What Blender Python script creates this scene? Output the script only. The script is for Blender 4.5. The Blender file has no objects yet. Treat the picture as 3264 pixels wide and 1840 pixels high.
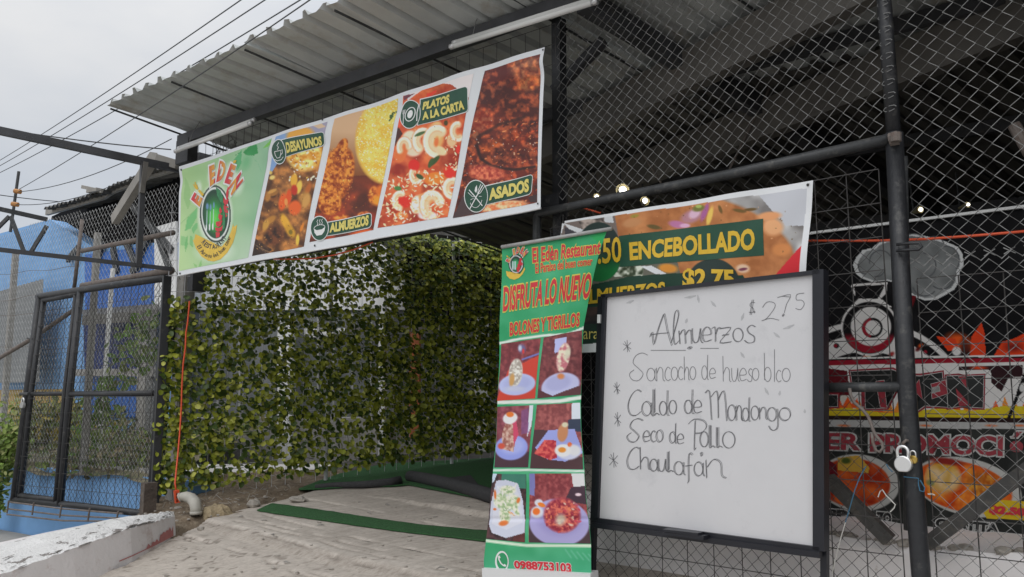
import bpy, bmesh, math, random
import numpy as np
from mathutils import Vector
D = bpy.data
S = bpy.context.scene
COL = S.collection
rnd = random.Random(7)
# ------------------------------------------------------------ camera, sky, sun, exposure
FPX, HZ, EYE = 2600.0, 1270.0, 1.5
PIT = math.atan((HZ - 920) / FPX)
cd = D.cameras.new('camera'); cam = D.objects.new('camera', cd); COL.objects.link(cam)
cam.location = (0, 0, EYE); cam.rotation_euler = (math.pi / 2 + PIT, 0, 0)
cd.sensor_fit = 'HORIZONTAL'; cd.sensor_width = 36; cd.lens = FPX / 3264 * 36
cd.clip_start = 0.05; cd.clip_end = 500
S.camera = cam
w = D.worlds.new('World'); S.world = w; w.use_nodes = True
nt = w.node_tree; nt.nodes.clear()
def nn(t, ty, **k):
    n = t.nodes.new(ty)
    for a, b in k.items(): setattr(n, a, b)
    return n
SUN_EL, SUN_AZ = math.radians(42), math.radians(208)      # azimuth from +Y, clockwise: behind the camera, a little left
sky = nn(nt, 'ShaderNodeTexSky', sky_type='NISHITA', sun_disc=False, sun_elevation=SUN_EL, sun_rotation=SUN_AZ)
b1 = nn(nt, 'ShaderNodeBackground'); b1.inputs[1].default_value = 0.1
nt.links.new(sky.outputs[0], b1.inputs[0])
tc = nn(nt, 'ShaderNodeTexCoord'); sx = nn(nt, 'ShaderNodeSeparateXYZ')
nt.links.new(tc.outputs['Generated'], sx.inputs[0])
no = nn(nt, 'ShaderNodeTexNoise'); no.inputs['Scale'].default_value = 2.6; no.inputs['Detail'].default_value = 5; no.inputs['Roughness'].default_value = .5
mp = nn(nt, 'ShaderNodeMapping'); mp.inputs['Scale'].default_value = (1, 1, 2.2)
nt.links.new(tc.outputs['Generated'], mp.inputs[0]); nt.links.new(mp.outputs[0], no.inputs['Vector'])
cr = nn(nt, 'ShaderNodeValToRGB')
cr.color_ramp.elements[0].position = .34; cr.color_ramp.elements[0].color = (.76, .805, .875, 1)
cr.color_ramp.elements[1].position = .66; cr.color_ramp.elements[1].color = (1.0, 1.0, 1.0, 1)
nt.links.new(no.outputs['Fac'], cr.inputs[0])
el = nn(nt, 'ShaderNodeMath', operation='MULTIPLY_ADD', use_clamp=False)   # overcast sky: brighter towards the zenith
cl = nn(nt, 'ShaderNodeMath', operation='MAXIMUM'); cl.inputs[1].default_value = 0
pw = nn(nt, 'ShaderNodeMath', operation='POWER'); pw.inputs[1].default_value = 3
nt.links.new(sx.outputs[2], cl.inputs[0]); nt.links.new(cl.outputs[0], pw.inputs[0]); nt.links.new(pw.outputs[0], el.inputs[0])
el.inputs[1].default_value = 1.5; el.inputs[2].default_value = .66
b2 = nn(nt, 'ShaderNodeBackground')
nt.links.new(cr.outputs[0], b2.inputs[0]); nt.links.new(el.outputs[0], b2.inputs[1])
mx = nn(nt, 'ShaderNodeMixShader'); mx.inputs[0].default_value = .9
wo = nn(nt, 'ShaderNodeOutputWorld')
nt.links.new(b1.outputs[0], mx.inputs[1]); nt.links.new(b2.outputs[0], mx.inputs[2]); nt.links.new(mx.outputs[0], wo.inputs[0])
sd = D.lights.new('sun', 'SUN'); sd.energy = .6; sd.angle = math.radians(50); sd.color = (1, .97, .93)
so = D.objects.new('sun', sd); COL.objects.link(so)
sv = Vector((math.sin(SUN_AZ) * math.cos(SUN_EL), math.cos(SUN_AZ) * math.cos(SUN_EL), math.sin(SUN_EL)))
so.rotation_euler = sv.to_track_quat('Z', 'Y').to_euler(); so.location = (0, -5, 12)
S.view_settings.view_transform = 'Standard'; S.view_settings.look = 'None'
S.view_settings.exposure = 0.2; S.view_settings.gamma = 1
# ------------------------------------------------------------ photo pixel -> place
_C = np.array([0, 0, EYE]); _f = np.array([0, math.cos(PIT), math.sin(PIT)]); _u = np.array([0, -math.sin(PIT), math.cos(PIT)])
def ray(px, py): return np.array([(px - 1632) / FPX, 0, 0]) + _u * ((920 - py) / FPX) + _f
def P(px, py, Y):
    r = ray(px, py); return _C + r * (Y / r[1])
class Plane:                     # a vertical plane through two ground points, normal towards the street
    def __init__(s, a, b, off=0.0):
        a = np.array([a[0], a[1], 0.]); b = np.array([b[0], b[1], 0.])
        s.U = (b - a) / np.linalg.norm(b - a); s.N = np.array([s.U[1], -s.U[0], 0.])
        if np.dot(s.N, _C - a) < 0: s.N = -s.N
        s.O = a + s.N * off
    def hit(s, px, py, d=0.0):
        r = ray(px, py); t = np.dot(s.O + s.N * d - _C, s.N) / np.dot(r, s.N); return _C + r * t
    def hitv(s, X, Y, d=0.0):
        r = np.stack([(X - 1632) / FPX, _f[1] + _u[1] * (920 - Y) / FPX, _f[2] + _u[2] * (920 - Y) / FPX], -1)
        t = (np.dot(s.O - _C, s.N) + d) / (r @ s.N); return _C + r * t[..., None]
    def uv(s, p): q = np.asarray(p) - s.O; return float(np.dot(q, s.U)), float(q[2])
    def pt(s, u, v, d=0.0): return s.O + s.U * u + np.array([0, 0, v]) + s.N * d
    def huv(s, px, py): return s.uv(s.hit(px, py))
    def shift(s, off):
        q = Plane.__new__(Plane); q.U, q.N, q.O = s.U, s.N, s.O + s.N * off; return q
# ------------------------------------------------------------ materials
def lin(c):
    c = np.asarray(c, float) / 255.0
    return np.where(c <= .04045, c / 12.92, ((c + .055) / 1.055) ** 2.4)
def new_mat(name):
    m = D.materials.new(name); m.use_nodes = True; t = m.node_tree
    return m, t, t.nodes['Principled BSDF']
def mat(name, c, rough=.6, metal=0.0, var=.0, vscale=6.0, bump=0.0, bscale=40.0, c2=None, c2pos=(.5, .62), stretch=(1, 1, 1), spec=.5, emit=None, estr=0, trans=0):
    m, t, b = new_mat(name)
    b.inputs['Roughness'].default_value = rough; b.inputs['Metallic'].default_value = metal
    b.inputs['Specular IOR Level'].default_value = spec
    base = tuple(c) + (1,)
    b.inputs['Base Color'].default_value = base
    if emit: b.inputs['Emission Color'].default_value = tuple(emit) + (1,); b.inputs['Emission Strength'].default_value = estr
    if var or c2 or bump:
        tc = nn(t, 'ShaderNodeTexCoord'); mp = nn(t, 'ShaderNodeMapping'); mp.inputs['Scale'].default_value = stretch
        t.links.new(tc.outputs['Object'], mp.inputs[0])
    if var or c2:
        n1 = nn(t, 'ShaderNodeTexNoise'); n1.inputs['Scale'].default_value = vscale; n1.inputs['Detail'].default_value = 8; n1.inputs['Roughness'].default_value = .62
        t.links.new(mp.outputs[0], n1.inputs['Vector'])
        r = nn(t, 'ShaderNodeValToRGB'); e = r.color_ramp.elements
        k = var if var else .12
        e[0].position = .28; e[0].color = tuple(x * (1 - k) for x in c) + (1,)
        e[1].position = .72; e[1].color = tuple(min(1, x * (1 + k)) for x in c) + (1,)
        t.links.new(n1.outputs['Fac'], r.inputs[0]); out = r.outputs[0]
        if c2:
            n2 = nn(t, 'ShaderNodeTexNoise'); n2.inputs['Scale'].default_value = vscale * 1.7; n2.inputs['Detail'].default_value = 10; n2.inputs['Roughness'].default_value = .7
            mp2 = nn(t, 'ShaderNodeMapping'); mp2.inputs['Location'].default_value = (3.1, 7.7, 1.3); mp2.inputs['Scale'].default_value = stretch
            t.links.new(tc.outputs['Object'], mp2.inputs[0]); t.links.new(mp2.outputs[0], n2.inputs['Vector'])
            r2 = nn(t, 'ShaderNodeValToRGB'); r2.color_ramp.elements[0].position = c2pos[0]; r2.color_ramp.elements[1].position = c2pos[1]
            t.links.new(n2.outputs['Fac'], r2.inputs[0])
            mxn = nn(t, 'ShaderNodeMix', data_type='RGBA'); t.links.new(r2.outputs[0], mxn.inputs['Factor'])
            t.links.new(out, mxn.inputs['A']); mxn.inputs['B'].default_value = tuple(c2) + (1,); out = mxn.outputs['Result']
        t.links.new(out, b.inputs['Base Color'])
    if bump:
        n3 = nn(t, 'ShaderNodeTexNoise'); n3.inputs['Scale'].default_value = bscale; n3.inputs['Detail'].default_value = 6
        t.links.new(mp.outputs[0], n3.inputs['Vector'])
        bp = nn(t, 'ShaderNodeBump'); bp.inputs['Strength'].default_value = bump; bp.inputs['Distance'].default_value = .02
        t.links.new(n3.outputs['Fac'], bp.inputs['Height']); t.links.new(bp.outputs[0], b.inputs['Normal'])
    return m
def mat_print(name, rough=.45, trans=0.0, spec=.4):          # pigment of a printed or coloured surface, stored per vertex
    m, t, b = new_mat(name)
    a = nn(t, 'ShaderNodeVertexColor', layer_name='Col'); t.links.new(a.outputs[0], b.inputs['Base Color'])
    b.inputs['Roughness'].default_value = rough; b.inputs['Specular IOR Level'].default_value = spec
    if trans:
        tr = nn(t, 'ShaderNodeBsdfTranslucent'); ms = nn(t, 'ShaderNodeMixShader'); ms.inputs[0].default_value = trans
        t.links.new(a.outputs[0], tr.inputs[0]); o = t.nodes['Material Output']
        t.links.new(b.outputs[0], ms.inputs[1]); t.links.new(tr.outputs[0], ms.inputs[2]); t.links.new(ms.outputs[0], o.inputs[0])
    return m
M = {}
M['steel_dark'] = mat('dark_painted_steel', (.036, .038, .04), .5, .0, .35, 9, .12, 60, c2=(.12, .115, .105), c2pos=(.54, .72))
M['steel_black'] = mat('black_painted_steel', (.022, .023, .026), .45, .0, .3, 8, .12, 60, c2=(.1, .097, .09), c2pos=(.56, .72))
M['beam'] = mat('dusty_steel_beam', (.05, .051, .056), .55, .0, .4, 5, .05, 50, c2=(.09, .075, .06), c2pos=(.58, .75))
M['brace'] = mat('dusty_black_brace', (.06, .058, .055), .7, 0, .35, 7, .1, 40, c2=(.13, .115, .095), c2pos=(.5, .72))
M['purlin'] = mat('grey_primed_purlin', (.14, .13, .117), .6, .0, .25, 3, c2=(.09, .06, .045), c2pos=(.6, .78))
M['old_iron'] = mat('rusty_iron_plate', (.1, .08, .065), .85, 0, .4, 12, .4, 50, c2=(.24, .21, .18), c2pos=(.58, .7))
M['rust'] = mat('rusty_pipe', (.16, .135, .12), .75, 0, .3, 14, .2, 70, c2=(.12, .07, .05), c2pos=(.52, .68))
M['wire'] = mat('galvanised_wire', (.21, .21, .205), .5, .3, .25, 20, c2=(.12, .09, .07), c2pos=(.6, .75))
M['wire_left'] = mat('weathered_galvanised_wire', (.38, .38, .37), .55, .2, .2, 12, c2=(.2, .15, .12), c2pos=(.58, .75))
M['wire_dark'] = mat('black_painted_wire', (.045, .042, .04), .55, 0, .3, 20, c2=(.1, .06, .045), c2pos=(.6, .75))
M['wire_white'] = mat('white_coated_wire', (.62, .62, .64), .45, 0, .1, 20)
M['shaded_zinc'] = mat('shade_darkened_tin', (.1, .095, .085), .7, .0, .25, 3, .05, 30, c2=(.055, .05, .045), c2pos=(.52, .75))  # zinc of the inner roof rows, the shed's shade put into its colour
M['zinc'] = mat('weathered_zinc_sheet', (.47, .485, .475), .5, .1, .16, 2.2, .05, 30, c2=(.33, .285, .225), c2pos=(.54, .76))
M['tube_white'] = mat('fluorescent_tube_glass', (.75, .75, .73), .22, 0, .03, 8)
M['tube_cap'] = mat('tube_end_cap', (.6, .6, .6), .3, .5, .05)
M['vinyl'] = mat('white_vinyl_sheet', (.7, .705, .71), .42, 0, .03, 3, .03, 10)
M['badge'] = mat('dark_green_print', (.014, .075, .042), .42, 0, .1, 14)
M['print_dim'] = mat_print('printed_poster_cloth', .7, 0, .12)
M['badge_white'] = mat('white_print', (.78, .79, .78), .42, 0, .03)
M['yellow_print'] = mat('pale_yellow_print', (.72, .62, .16), .42, 0, .06, 30)
M['gold_print'] = mat('golden_yellow_print', (.72, .46, .03), .42, 0, .06, 30)
M['ink'] = mat('dark_ink_print', (.03, .035, .04), .45)
M['ribbon'] = mat('golden_ribbon_print', (.75, .5, .06), .42, 0, .14, 10)
M['red_print'] = mat('red_print', (.62, .03, .045), .42, 0, .08, 20)
M['eyelet'] = mat('eyelet_metal', (.06, .06, .06), .35, .6, .1)
M['concrete_post'] = mat('concrete_post', (.3, .29, .27), .85, 0, .2, 8, .3, 50, c2=(.2, .17, .13), c2pos=(.55, .75))
M['board_white'] = mat('whiteboard_enamel', (.655, .65, .662), .28, 0, .035, 2.5, c2=(.5, .5, .515), c2pos=(.56, .8))
M['board_frame'] = mat('black_aluminium_frame', (.018, .019, .025), .38, .1, .15, 10)
M['marker'] = mat('black_marker_ink', (.15, .15, .16), .6, 0, .3, 40)
M['marker_faint'] = mat('half_wiped_marker_ink', (.42, .42, .43), .6, 0, .15, 40)
M['turf'] = mat('artificial_turf', (.04, .15, .045), .95, 0, .45, 60, .9, 420, c2=(.09, .23, .085), c2pos=(.5, .7))
M['turf_back'] = mat('turf_backing', (.045, .045, .047), .9, 0, .3, 40, .3, 120)
M['plinth'] = mat('whitewashed_plaster', (.78, .75, .745), .85, 0, .06, 5, .2, 25, c2=(.33, .27, .22), c2pos=(.66, .74))
M['blue_wall'] = mat('bright_blue_paint', (.2, .40, .70), .7, 0, .12, 3, .08, 20, c2=(.15, .32, .62), c2pos=(.55, .8))
M['blue_deep'] = mat('deep_blue_paint', (.04, .15, .5), .65, 0, .15, 3)
M['blue_dark'] = mat('shaded_opening_navy', (.012, .03, .14), .65, 0, .25, 4)  # navy for the building's opening, its inner shade put into the colour
M['yellow_paint'] = mat('ochre_yellow_paint', (.5, .34, .1), .7, 0, .1, 4)
M['white_paint'] = mat('white_wall_paint', (.78, .78, .77), .7, 0, .05, 3)
M['grey_clad'] = mat('grey_metal_cladding', (.2, .21, .215), .5, .1, .1, 4)
M['void'] = mat('shade_dark_boards', (.012, .012, .013), .95, 0, .4, 3, spec=.1)  # near-black for boards and openings, deep shade put into the colour
M['old_roof'] = mat('old_dark_roof_sheet', (.12, .115, .105), .8, 0, .35, 5, .2, 30, c2=(.06, .055, .05), c2pos=(.5, .65))
M['wood'] = mat('weathered_timber', (.3, .285, .26), .8, 0, .2, 6, .1, 40, stretch=(1, 1, .3))
M['orange'] = mat('orange_cable_sheath', (.75, .1, .035), .45, 0, .08)
M['pvc'] = mat('dirty_white_pvc', (.4, .38, .33), .5, 0, .14, 9, c2=(.3, .26, .2), c2pos=(.58, .8))
M['stone'] = mat('rough_stone', (.36, .33, .29), .9, 0, .3, 12, .6, 40)
M['chrome'] = mat('polished_padlock_steel', (.86, .86, .85), .3, .75)
M['brass'] = mat('padlock_brass', (.55, .38, .1), .3, .9, .1)
M['string_white'] = mat('white_string', (.55, .54, .5), .9)
M['string_blue'] = mat('blue_twine', (.05, .15, .24), .9)
M['cable'] = mat('black_cable', (.045, .047, .05), .6, 0, .2)
M['lamp'] = mat('lit_lamp_glass', (.9, .9, .85), .3, 0, emit=(1, .97, .88), estr=7)
M['lamp_metal'] = mat('lamp_reflector', (.45, .4, .25), .3, .5, .1)
M['orange_wall'] = mat('orange_plaster', (.45, .14, .055), .8, 0, .15, 5)
M['soil'] = mat('brown_soil', (.15, .112, .075), .95, 0, .4, 7, .9, 45, c2=(.29, .235, .165), c2pos=(.5, .68))
M['insulator'] = mat('orange_insulator', (.45, .2, .05), .4)
M['print'] = mat_print('printed_vinyl'); M['print_matt'] = mat_print('printed_banner_cloth', .55)
M['leaf'] = mat_print('plastic_leaf', .42, .22)
M['weed'] = mat_print('weed_leaf', .6, .25)
# ------------------------------------------------------------ mesh building
ORG = {}
class MB:
    def __init__(s): s.v = []; s.f = []
    def add(s, vs, fs):
        o = len(s.v); s.v += [(float(a[0]), float(a[1]), float(a[2])) for a in vs]; s.f += [tuple(i + o for i in f) for f in fs]; return s
    def quad(s, a, b, c, d): return s.add([a, b, c, d], [(0, 1, 2, 3)])
    def tube(s, pts, r, n=8, cap=True):
        pts = [np.asarray(p, float) for p in pts]; k = len(pts); vs = []; fs = []
        rs = r if hasattr(r, '__len__') else [r] * k
        prev = None
        for i, p in enumerate(pts):
            t = pts[min(i + 1, k - 1)] - pts[max(i - 1, 0)]; t = t / (np.linalg.norm(t) + 1e-12)
            if prev is None:
                a = np.array([0, 0, 1.]) if abs(t[2]) < .9 else np.array([1., 0, 0]); a = np.cross(t, a)
            else: a = prev - t * np.dot(prev, t)
            a /= np.linalg.norm(a) + 1e-12; prev = a; b = np.cross(t, a)
            for j in range(n):
                g = 2 * math.pi * (j + .5) / n; vs.append(p + rs[i] * (a * math.cos(g) + b * math.sin(g)))
        for i in range(k - 1):
            for j in range(n):
                fs.append((i * n + j, i * n + (j + 1) % n, (i + 1) * n + (j + 1) % n, (i + 1) * n + j))
        if cap: fs += [tuple(range(n))[::-1], tuple((k - 1) * n + j for j in range(n))]
        return s.add(vs, fs)
    def bar(s, a, b, wd, ht, up=(0, 0, 1)):
        a = np.asarray(a, float); b = np.asarray(b, float); t = b - a; t /= np.linalg.norm(t); up = np.asarray(up, float)
        x = np.cross(t, up); x /= np.linalg.norm(x); y = np.cross(x, t)
        vs = [p + x * sx * wd / 2 + y * sy * ht / 2 for p in (a, b) for sx, sy in ((-1, -1), (1, -1), (1, 1), (-1, 1))]
        return s.add(vs, [(3, 2, 1, 0), (4, 5, 6, 7), (0, 1, 5, 4), (1, 2, 6, 5), (2, 3, 7, 6), (3, 0, 4, 7)])
    def prism(s, poly, vec):
        n = len(poly); p = [np.asarray(a, float) for a in poly]; v = np.asarray(vec, float)
        return s.add(p + [a + v for a in p], [tuple(range(n)), tuple(range(2 * n - 1, n - 1, -1))] + [(i, i + n, (i + 1) % n + n, (i + 1) % n) for i in range(n)])
    def box(s, c, sx, sy, sz): c = np.asarray(c, float); return s.bar(c - np.array([0, 0, sz / 2]), c + np.array([0, 0, sz / 2]), sx, sy, (0, 1, 0))
    def ball(s, c, r, n=10, m=7, sc=(1, 1, 1), jit=0.0):
        vs = []; fs = []
        for i in range(m + 1):
            th = math.pi * i / m
            for j in range(n):
                ph = 2 * math.pi * j / n; q = 1 + (rnd.uniform(-jit, jit) if 0 < i < m else 0)
                vs.append((c[0] + r * q * sc[0] * math.sin(th) * math.cos(ph), c[1] + r * q * sc[1] * math.sin(th) * math.sin(ph), c[2] + r * q * sc[2] * math.cos(th)))
        for i in range(m):
            for j in range(n): fs.append((i * n + j, (i + 1) * n + j, (i + 1) * n + (j + 1) % n, i * n + (j + 1) % n))
        return s.add(vs, fs)
    def build(s, name, m, parent=None, smooth=False, loc=None):
        return mk(name, np.array(s.v, float).reshape(-1, 3), s.f, m, parent, smooth, loc)
def mk(name, v, f, m, parent=None, smooth=False, loc=None, colors=None):
    org = ORG[parent.name] if parent is not None else (np.asarray(loc, float) if loc is not None else base_of(v))
    me = D.meshes.new(name); vv = v - org
    if isinstance(f, np.ndarray):
        n = len(f); me.vertices.add(len(vv)); me.vertices.foreach_set('co', vv.astype(np.float32).ravel())
        me.loops.add(n * f.shape[1]); me.loops.foreach_set('vertex_index', f.astype(np.int32).ravel())
        me.polygons.add(n); me.polygons.foreach_set('loop_start', np.arange(0, n * f.shape[1], f.shape[1], dtype=np.int32))
        me.update(calc_edges=True); me.validate()
    else: me.from_pydata([tuple(a) for a in vv], [], f)
    if colors is not None:
        a = me.color_attributes.new('Col', 'FLOAT_COLOR', 'POINT'); c4 = np.ones((len(vv), 4), np.float32); c4[:, :3] = colors
        a.data.foreach_set('color', c4.ravel())
    if smooth: me.polygons.foreach_set('use_smooth', [True] * len(me.polygons))
    me.materials.append(m); me.update()
    o = D.objects.new(name, me); COL.objects.link(o)
    if parent is not None: o.parent = parent
    else: o.location = org
    ORG[o.name] = org
    return o
def base_of(v): return np.array([(v[:, 0].min() + v[:, 0].max()) / 2, (v[:, 1].min() + v[:, 1].max()) / 2, v[:, 2].min()])
def tag(o, label=None, cat=None, group=None, kind=None):
    if label: o['label'] = label
    if cat: o['category'] = cat
    if group: o['group'] = group
    if kind: o['kind'] = kind
    return o
def thing(name, loc, label, cat, group=None):
    o = D.objects.new(name, None); COL.objects.link(o); o.empty_display_size = .1; o.location = tuple(float(x) for x in loc)
    ORG[o.name] = np.asarray(loc, float); return tag(o, label, cat, group)
def arc_pts(cx, cy, rx, ry, a0, a1, n=16): return [(cx + rx * math.cos(math.radians(a0 + (a1 - a0) * i / n)), cy + ry * math.sin(math.radians(a0 + (a1 - a0) * i / n))) for i in range(n + 1)]
def lerp(a, b, t): return np.asarray(a, float) * (1 - t) + np.asarray(b, float) * t
# ------------------------------------------------------------ painting prints (colours of the ink, photo pixels as drawing coordinates)
def vnoise(X, Y, scale, seed):
    r = np.random.RandomState(seed); T = r.rand(64, 64); x = X / scale; y = Y / scale
    xi = np.floor(x).astype(int); yi = np.floor(y).astype(int); fx = x - xi; fy = y - yi; fx = fx * fx * (3 - 2 * fx); fy = fy * fy * (3 - 2 * fy)
    g = lambda a, b: T[a % 64, b % 64]
    return (g(xi, yi) * (1 - fx) + g(xi + 1, yi) * fx) * (1 - fy) + (g(xi, yi + 1) * (1 - fx) + g(xi + 1, yi + 1) * fx) * fy
class Paint:
    def __init__(s, quad, n, m):         # quad TL TR BR BL in photo pixels, n columns, m rows
        a = np.linspace(0, 1, n)[None, :, None]; b = np.linspace(0, 1, m)[:, None, None]; q = [np.array(p, float) for p in quad]
        xy = (q[0] * (1 - a) + q[1] * a) * (1 - b) + (q[3] * (1 - a) + q[2] * a) * b
        s.X, s.Y = xy[..., 0], xy[..., 1]; s.A = np.broadcast_to(a[..., 0], s.X.shape); s.B = np.broadcast_to(b[..., 0], s.X.shape); s.c = np.zeros(s.X.shape + (3,)); s.c[:] = 128; s.n, s.m = n, m
    def mix(s, msk, c): s.c += (np.asarray(c, float) - s.c) * msk[..., None]
    def fill(s, c): s.c[:] = c
    def noise(s, scale, seed, oct=3):
        o = 0; k = 0
        for i in range(oct): o = o + vnoise(s.X + i * 17, s.Y + i * 31, scale / 2 ** i, seed + i) / 2 ** i; k += 1 / 2 ** i
        return o / k
    def tex(s, c1, c2, scale, seed, lo=.35, hi=.65, oct=3, msk=None):
        t = np.clip((s.noise(scale, seed, oct) - lo) / (hi - lo), 0, 1)
        col = np.asarray(c1, float) + (np.asarray(c2, float) - np.asarray(c1, float)) * t[..., None]
        m_ = np.ones_like(t) if msk is None else msk
        s.c += (col - s.c) * m_[..., None]
    def emask(s, cx, cy, rx, ry, ang=0, soft=.15):
        a = math.radians(ang); dx = s.X - cx; dy = s.Y - cy
        u = (dx * math.cos(a) + dy * math.sin(a)) / rx; v = (-dx * math.sin(a) + dy * math.cos(a)) / ry
        return np.clip((1 - np.sqrt(u * u + v * v)) / soft, 0, 1)
    def ell(s, cx, cy, rx, ry, c, ang=0, soft=.15, al=1): s.mix(s.emask(cx, cy, rx, ry, ang, soft) * al, c)
    def pmask(s, pts):
        m_ = np.zeros(s.X.shape, bool); n = len(pts)
        for i in range(n):
            x1, y1 = pts[i]; x2, y2 = pts[(i + 1) % n]
            if y1 == y2: continue
            c = ((y1 > s.Y) != (y2 > s.Y)) & (s.X < (x2 - x1) * (s.Y - y1) / (y2 - y1) + x1); m_ ^= c
        return m_.astype(float)
    def poly(s, pts, c, al=1): s.mix(s.pmask(pts) * al, c)
    def line(s, pts, wd, c, soft=1.0, al=1):
        dm = np.full(s.X.shape, 1e9)
        for (x1, y1), (x2, y2) in zip(pts[:-1], pts[1:]):
            dx, dy = x2 - x1, y2 - y1; t = np.clip(((s.X - x1) * dx + (s.Y - y1) * dy) / (dx * dx + dy * dy + 1e-9), 0, 1)
            dm = np.minimum(dm, np.hypot(s.X - x1 - t * dx, s.Y - y1 - t * dy))
        s.mix(np.clip((wd / 2 - dm) / soft + .5, 0, 1) * al, c)
    def scatter(s, n, box, size, asp, cols, seed, ang=(0, 180), al=.9, clip=None):
        r = random.Random(seed)
        for _ in range(n):
            x = r.uniform(box[0], box[2]); y = r.uniform(box[1], box[3])
            if clip is not None and not clip(x, y): continue
            z = r.uniform(*size); s.ell(x, y, z, z * asp, r.choice(cols), r.uniform(*ang), .35, al)
    def build(s, name, surf, parent, mt=None, gain=1.18, off=0.0, mask=None):
        pts = surf(s.X, s.Y, off).reshape(-1, 3); n, m_ = s.n, s.m
        i = np.arange(m_ - 1)[:, None] * n + np.arange(n - 1)[None, :]
        f = np.stack([i, i + n, i + n + 1, i + 1], -1).reshape(-1, 4)
        if mask is not None:
            k = mask.astype(bool).reshape(-1); f = f[k[f].all(1)]
        col = np.clip(lin(np.clip(s.c, 0, 255)) * gain, .004, .86).reshape(-1, 3)
        return mk(name, pts, f, mt or M['print'], parent, True, None, col)
# ------------------------------------------------------------ lettering
_TC = {}
def text_mesh(t, bold):
    if (t, bold) not in _TC:
        cu = D.curves.new('t', 'FONT'); cu.body = t; cu.size = 1; cu.offset = bold; cu.resolution_u = 3
        o = D.objects.new('t', cu); COL.objects.link(o); bpy.context.view_layer.update()
        me = D.meshes.new_from_object(o.evaluated_get(bpy.context.evaluated_depsgraph_get()))
        v = np.array([x.co[:] for x in me.vertices]); f = [tuple(p.vertices) for p in me.polygons]
        D.objects.remove(o); D.curves.remove(cu); D.meshes.remove(me); _TC[(t, bold)] = (v, f)
    return _TC[(t, bold)]
def text_on(mb, t, quad, surf, off, bold=0.0, grow=0.0):
    v0, _ = text_mesh(t, bold); v, f = text_mesh(t, bold + grow)
    lo, hi = v0.min(0), v0.max(0); a = (v[:, 0] - lo[0]) / (hi[0] - lo[0]); b = 1 - (v[:, 1] - lo[1]) / (hi[1] - lo[1])
    q = [np.array(p, float) for p in quad]; a = a[:, None]; b = b[:, None]
    xy = (q[0] * (1 - a) + q[1] * a) * (1 - b) + (q[3] * (1 - a) + q[2] * a) * b
    mb.add(surf(xy[:, 0], xy[:, 1], off), f); return mb
def lettering(name, t, quad, surf, off, m, parent, bold=0.0, grow=0.0): return text_on(MB(), t, quad, surf, off, bold, grow).build(name, m, parent)
def fill_poly(mb, pts, surf, off, step=14):      # a flat shape cut fine enough to follow the folds of the cloth
    bm = bmesh.new(); vs = [bm.verts.new((x, y, 0)) for x, y in pts]; bm.faces.new(vs); bmesh.ops.triangulate(bm, faces=bm.faces[:])
    for _ in range(6):
        e = [e for e in bm.edges if e.calc_length() > step]
        if not e: break
        bmesh.ops.subdivide_edges(bm, edges=e, cuts=1); bmesh.ops.triangulate(bm, faces=[f for f in bm.faces if len(f.verts) > 3])
    bm.verts.index_update(); p = np.array([v.co[:2] for v in bm.verts]); fs = [tuple(v.index for v in f.verts) for f in bm.faces]; bm.free()
    return mb.add(surf(p[:, 0], p[:, 1], off), fs)
def shape(name, pts, surf, off, m, parent): return fill_poly(MB(), pts, surf, off).build(name, m, parent)
def shapes(name, polys, surf, off, m, parent):
    b = MB()
    for pts in polys: fill_poly(b, pts, surf, off)
    return b.build(name, m, parent)
def stroke_poly(pts, wd):        # a flat ribbon outline round a polyline (photo pixels)
    L = []; R = []
    for i, p in enumerate(pts):
        a = np.array(pts[max(i - 1, 0)], float); b = np.array(pts[min(i + 1, len(pts) - 1)], float); t = b - a; t /= np.linalg.norm(t) + 1e-9; n_ = np.array([-t[1], t[0]])
        w_ = wd[i] if hasattr(wd, '__len__') else wd
        L.append(tuple(np.array(p) + n_ * w_ / 2)); R.append(tuple(np.array(p) - n_ * w_ / 2))
    return L, R
def ribbon(mb, pts, wd, surf, off):
    L, R = stroke_poly(pts, wd); k = len(L); q = np.array(L + R, float)
    mb.add(surf(q[:, 0], q[:, 1], off), [(i, i + 1, k + i + 1, k + i) for i in range(k - 1)]); return mb
# ------------------------------------------------------------ wire mesh
def chain_link(mb, pl, u0, u1, v0, v1, w_, h, r, inside=None, d=0.0, n=3):
    w_ = w_ / 2
    for i in range(int((u1 - u0) / w_) + 1):
        uc = u0 + i * w_; pts = []
        for k in range(int((v1 - v0) / (h / 2)) + 1):
            sgn = 1 if (k + i) % 2 else -1
            u = uc + sgn * w_ * .54; v = v0 + k * h / 2
            ok = (inside is None or inside(u, v)) and u0 - .001 <= u <= u1 + w_ * .6
            if ok: pts.append(pl.pt(u + rnd.gauss(0, .0011), v + rnd.gauss(0, .0011), .008 * math.sin(u * 4.1 + v * 2.3) + d + sgn * r * (1 if i % 2 else -1)))
            if (not ok or k == int((v1 - v0) / (h / 2))) and len(pts) > 1: mb.tube(pts, r, n, False)
            if not ok: pts = []
    return mb
def wire_grid(mb, pl, u0, u1, v0, v1, du, dv, r, d=0.0, wob=0.0):
    k = int((u1 - u0) / du + .5)
    for i in range(k + 1):
        u = u0 + (u1 - u0) * i / k; mb.tube([pl.pt(u + rnd.uniform(-wob, wob), v0, d), pl.pt(u + rnd.uniform(-wob, wob), (v0 + v1) / 2, d), pl.pt(u + rnd.uniform(-wob, wob), v1, d)], r, 4, False)
    k = int((v1 - v0) / dv + .5)
    for i in range(k + 1):
        v = v0 + (v1 - v0) * i / k; mb.tube([pl.pt(u0, v + rnd.uniform(-wob, wob), d + 2 * r), pl.pt((u0 + u1) / 2, v + rnd.uniform(-wob, wob), d + 2 * r), pl.pt(u1, v + rnd.uniform(-wob, wob), d + 2 * r)], r, 4, False)
    return mb
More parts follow.
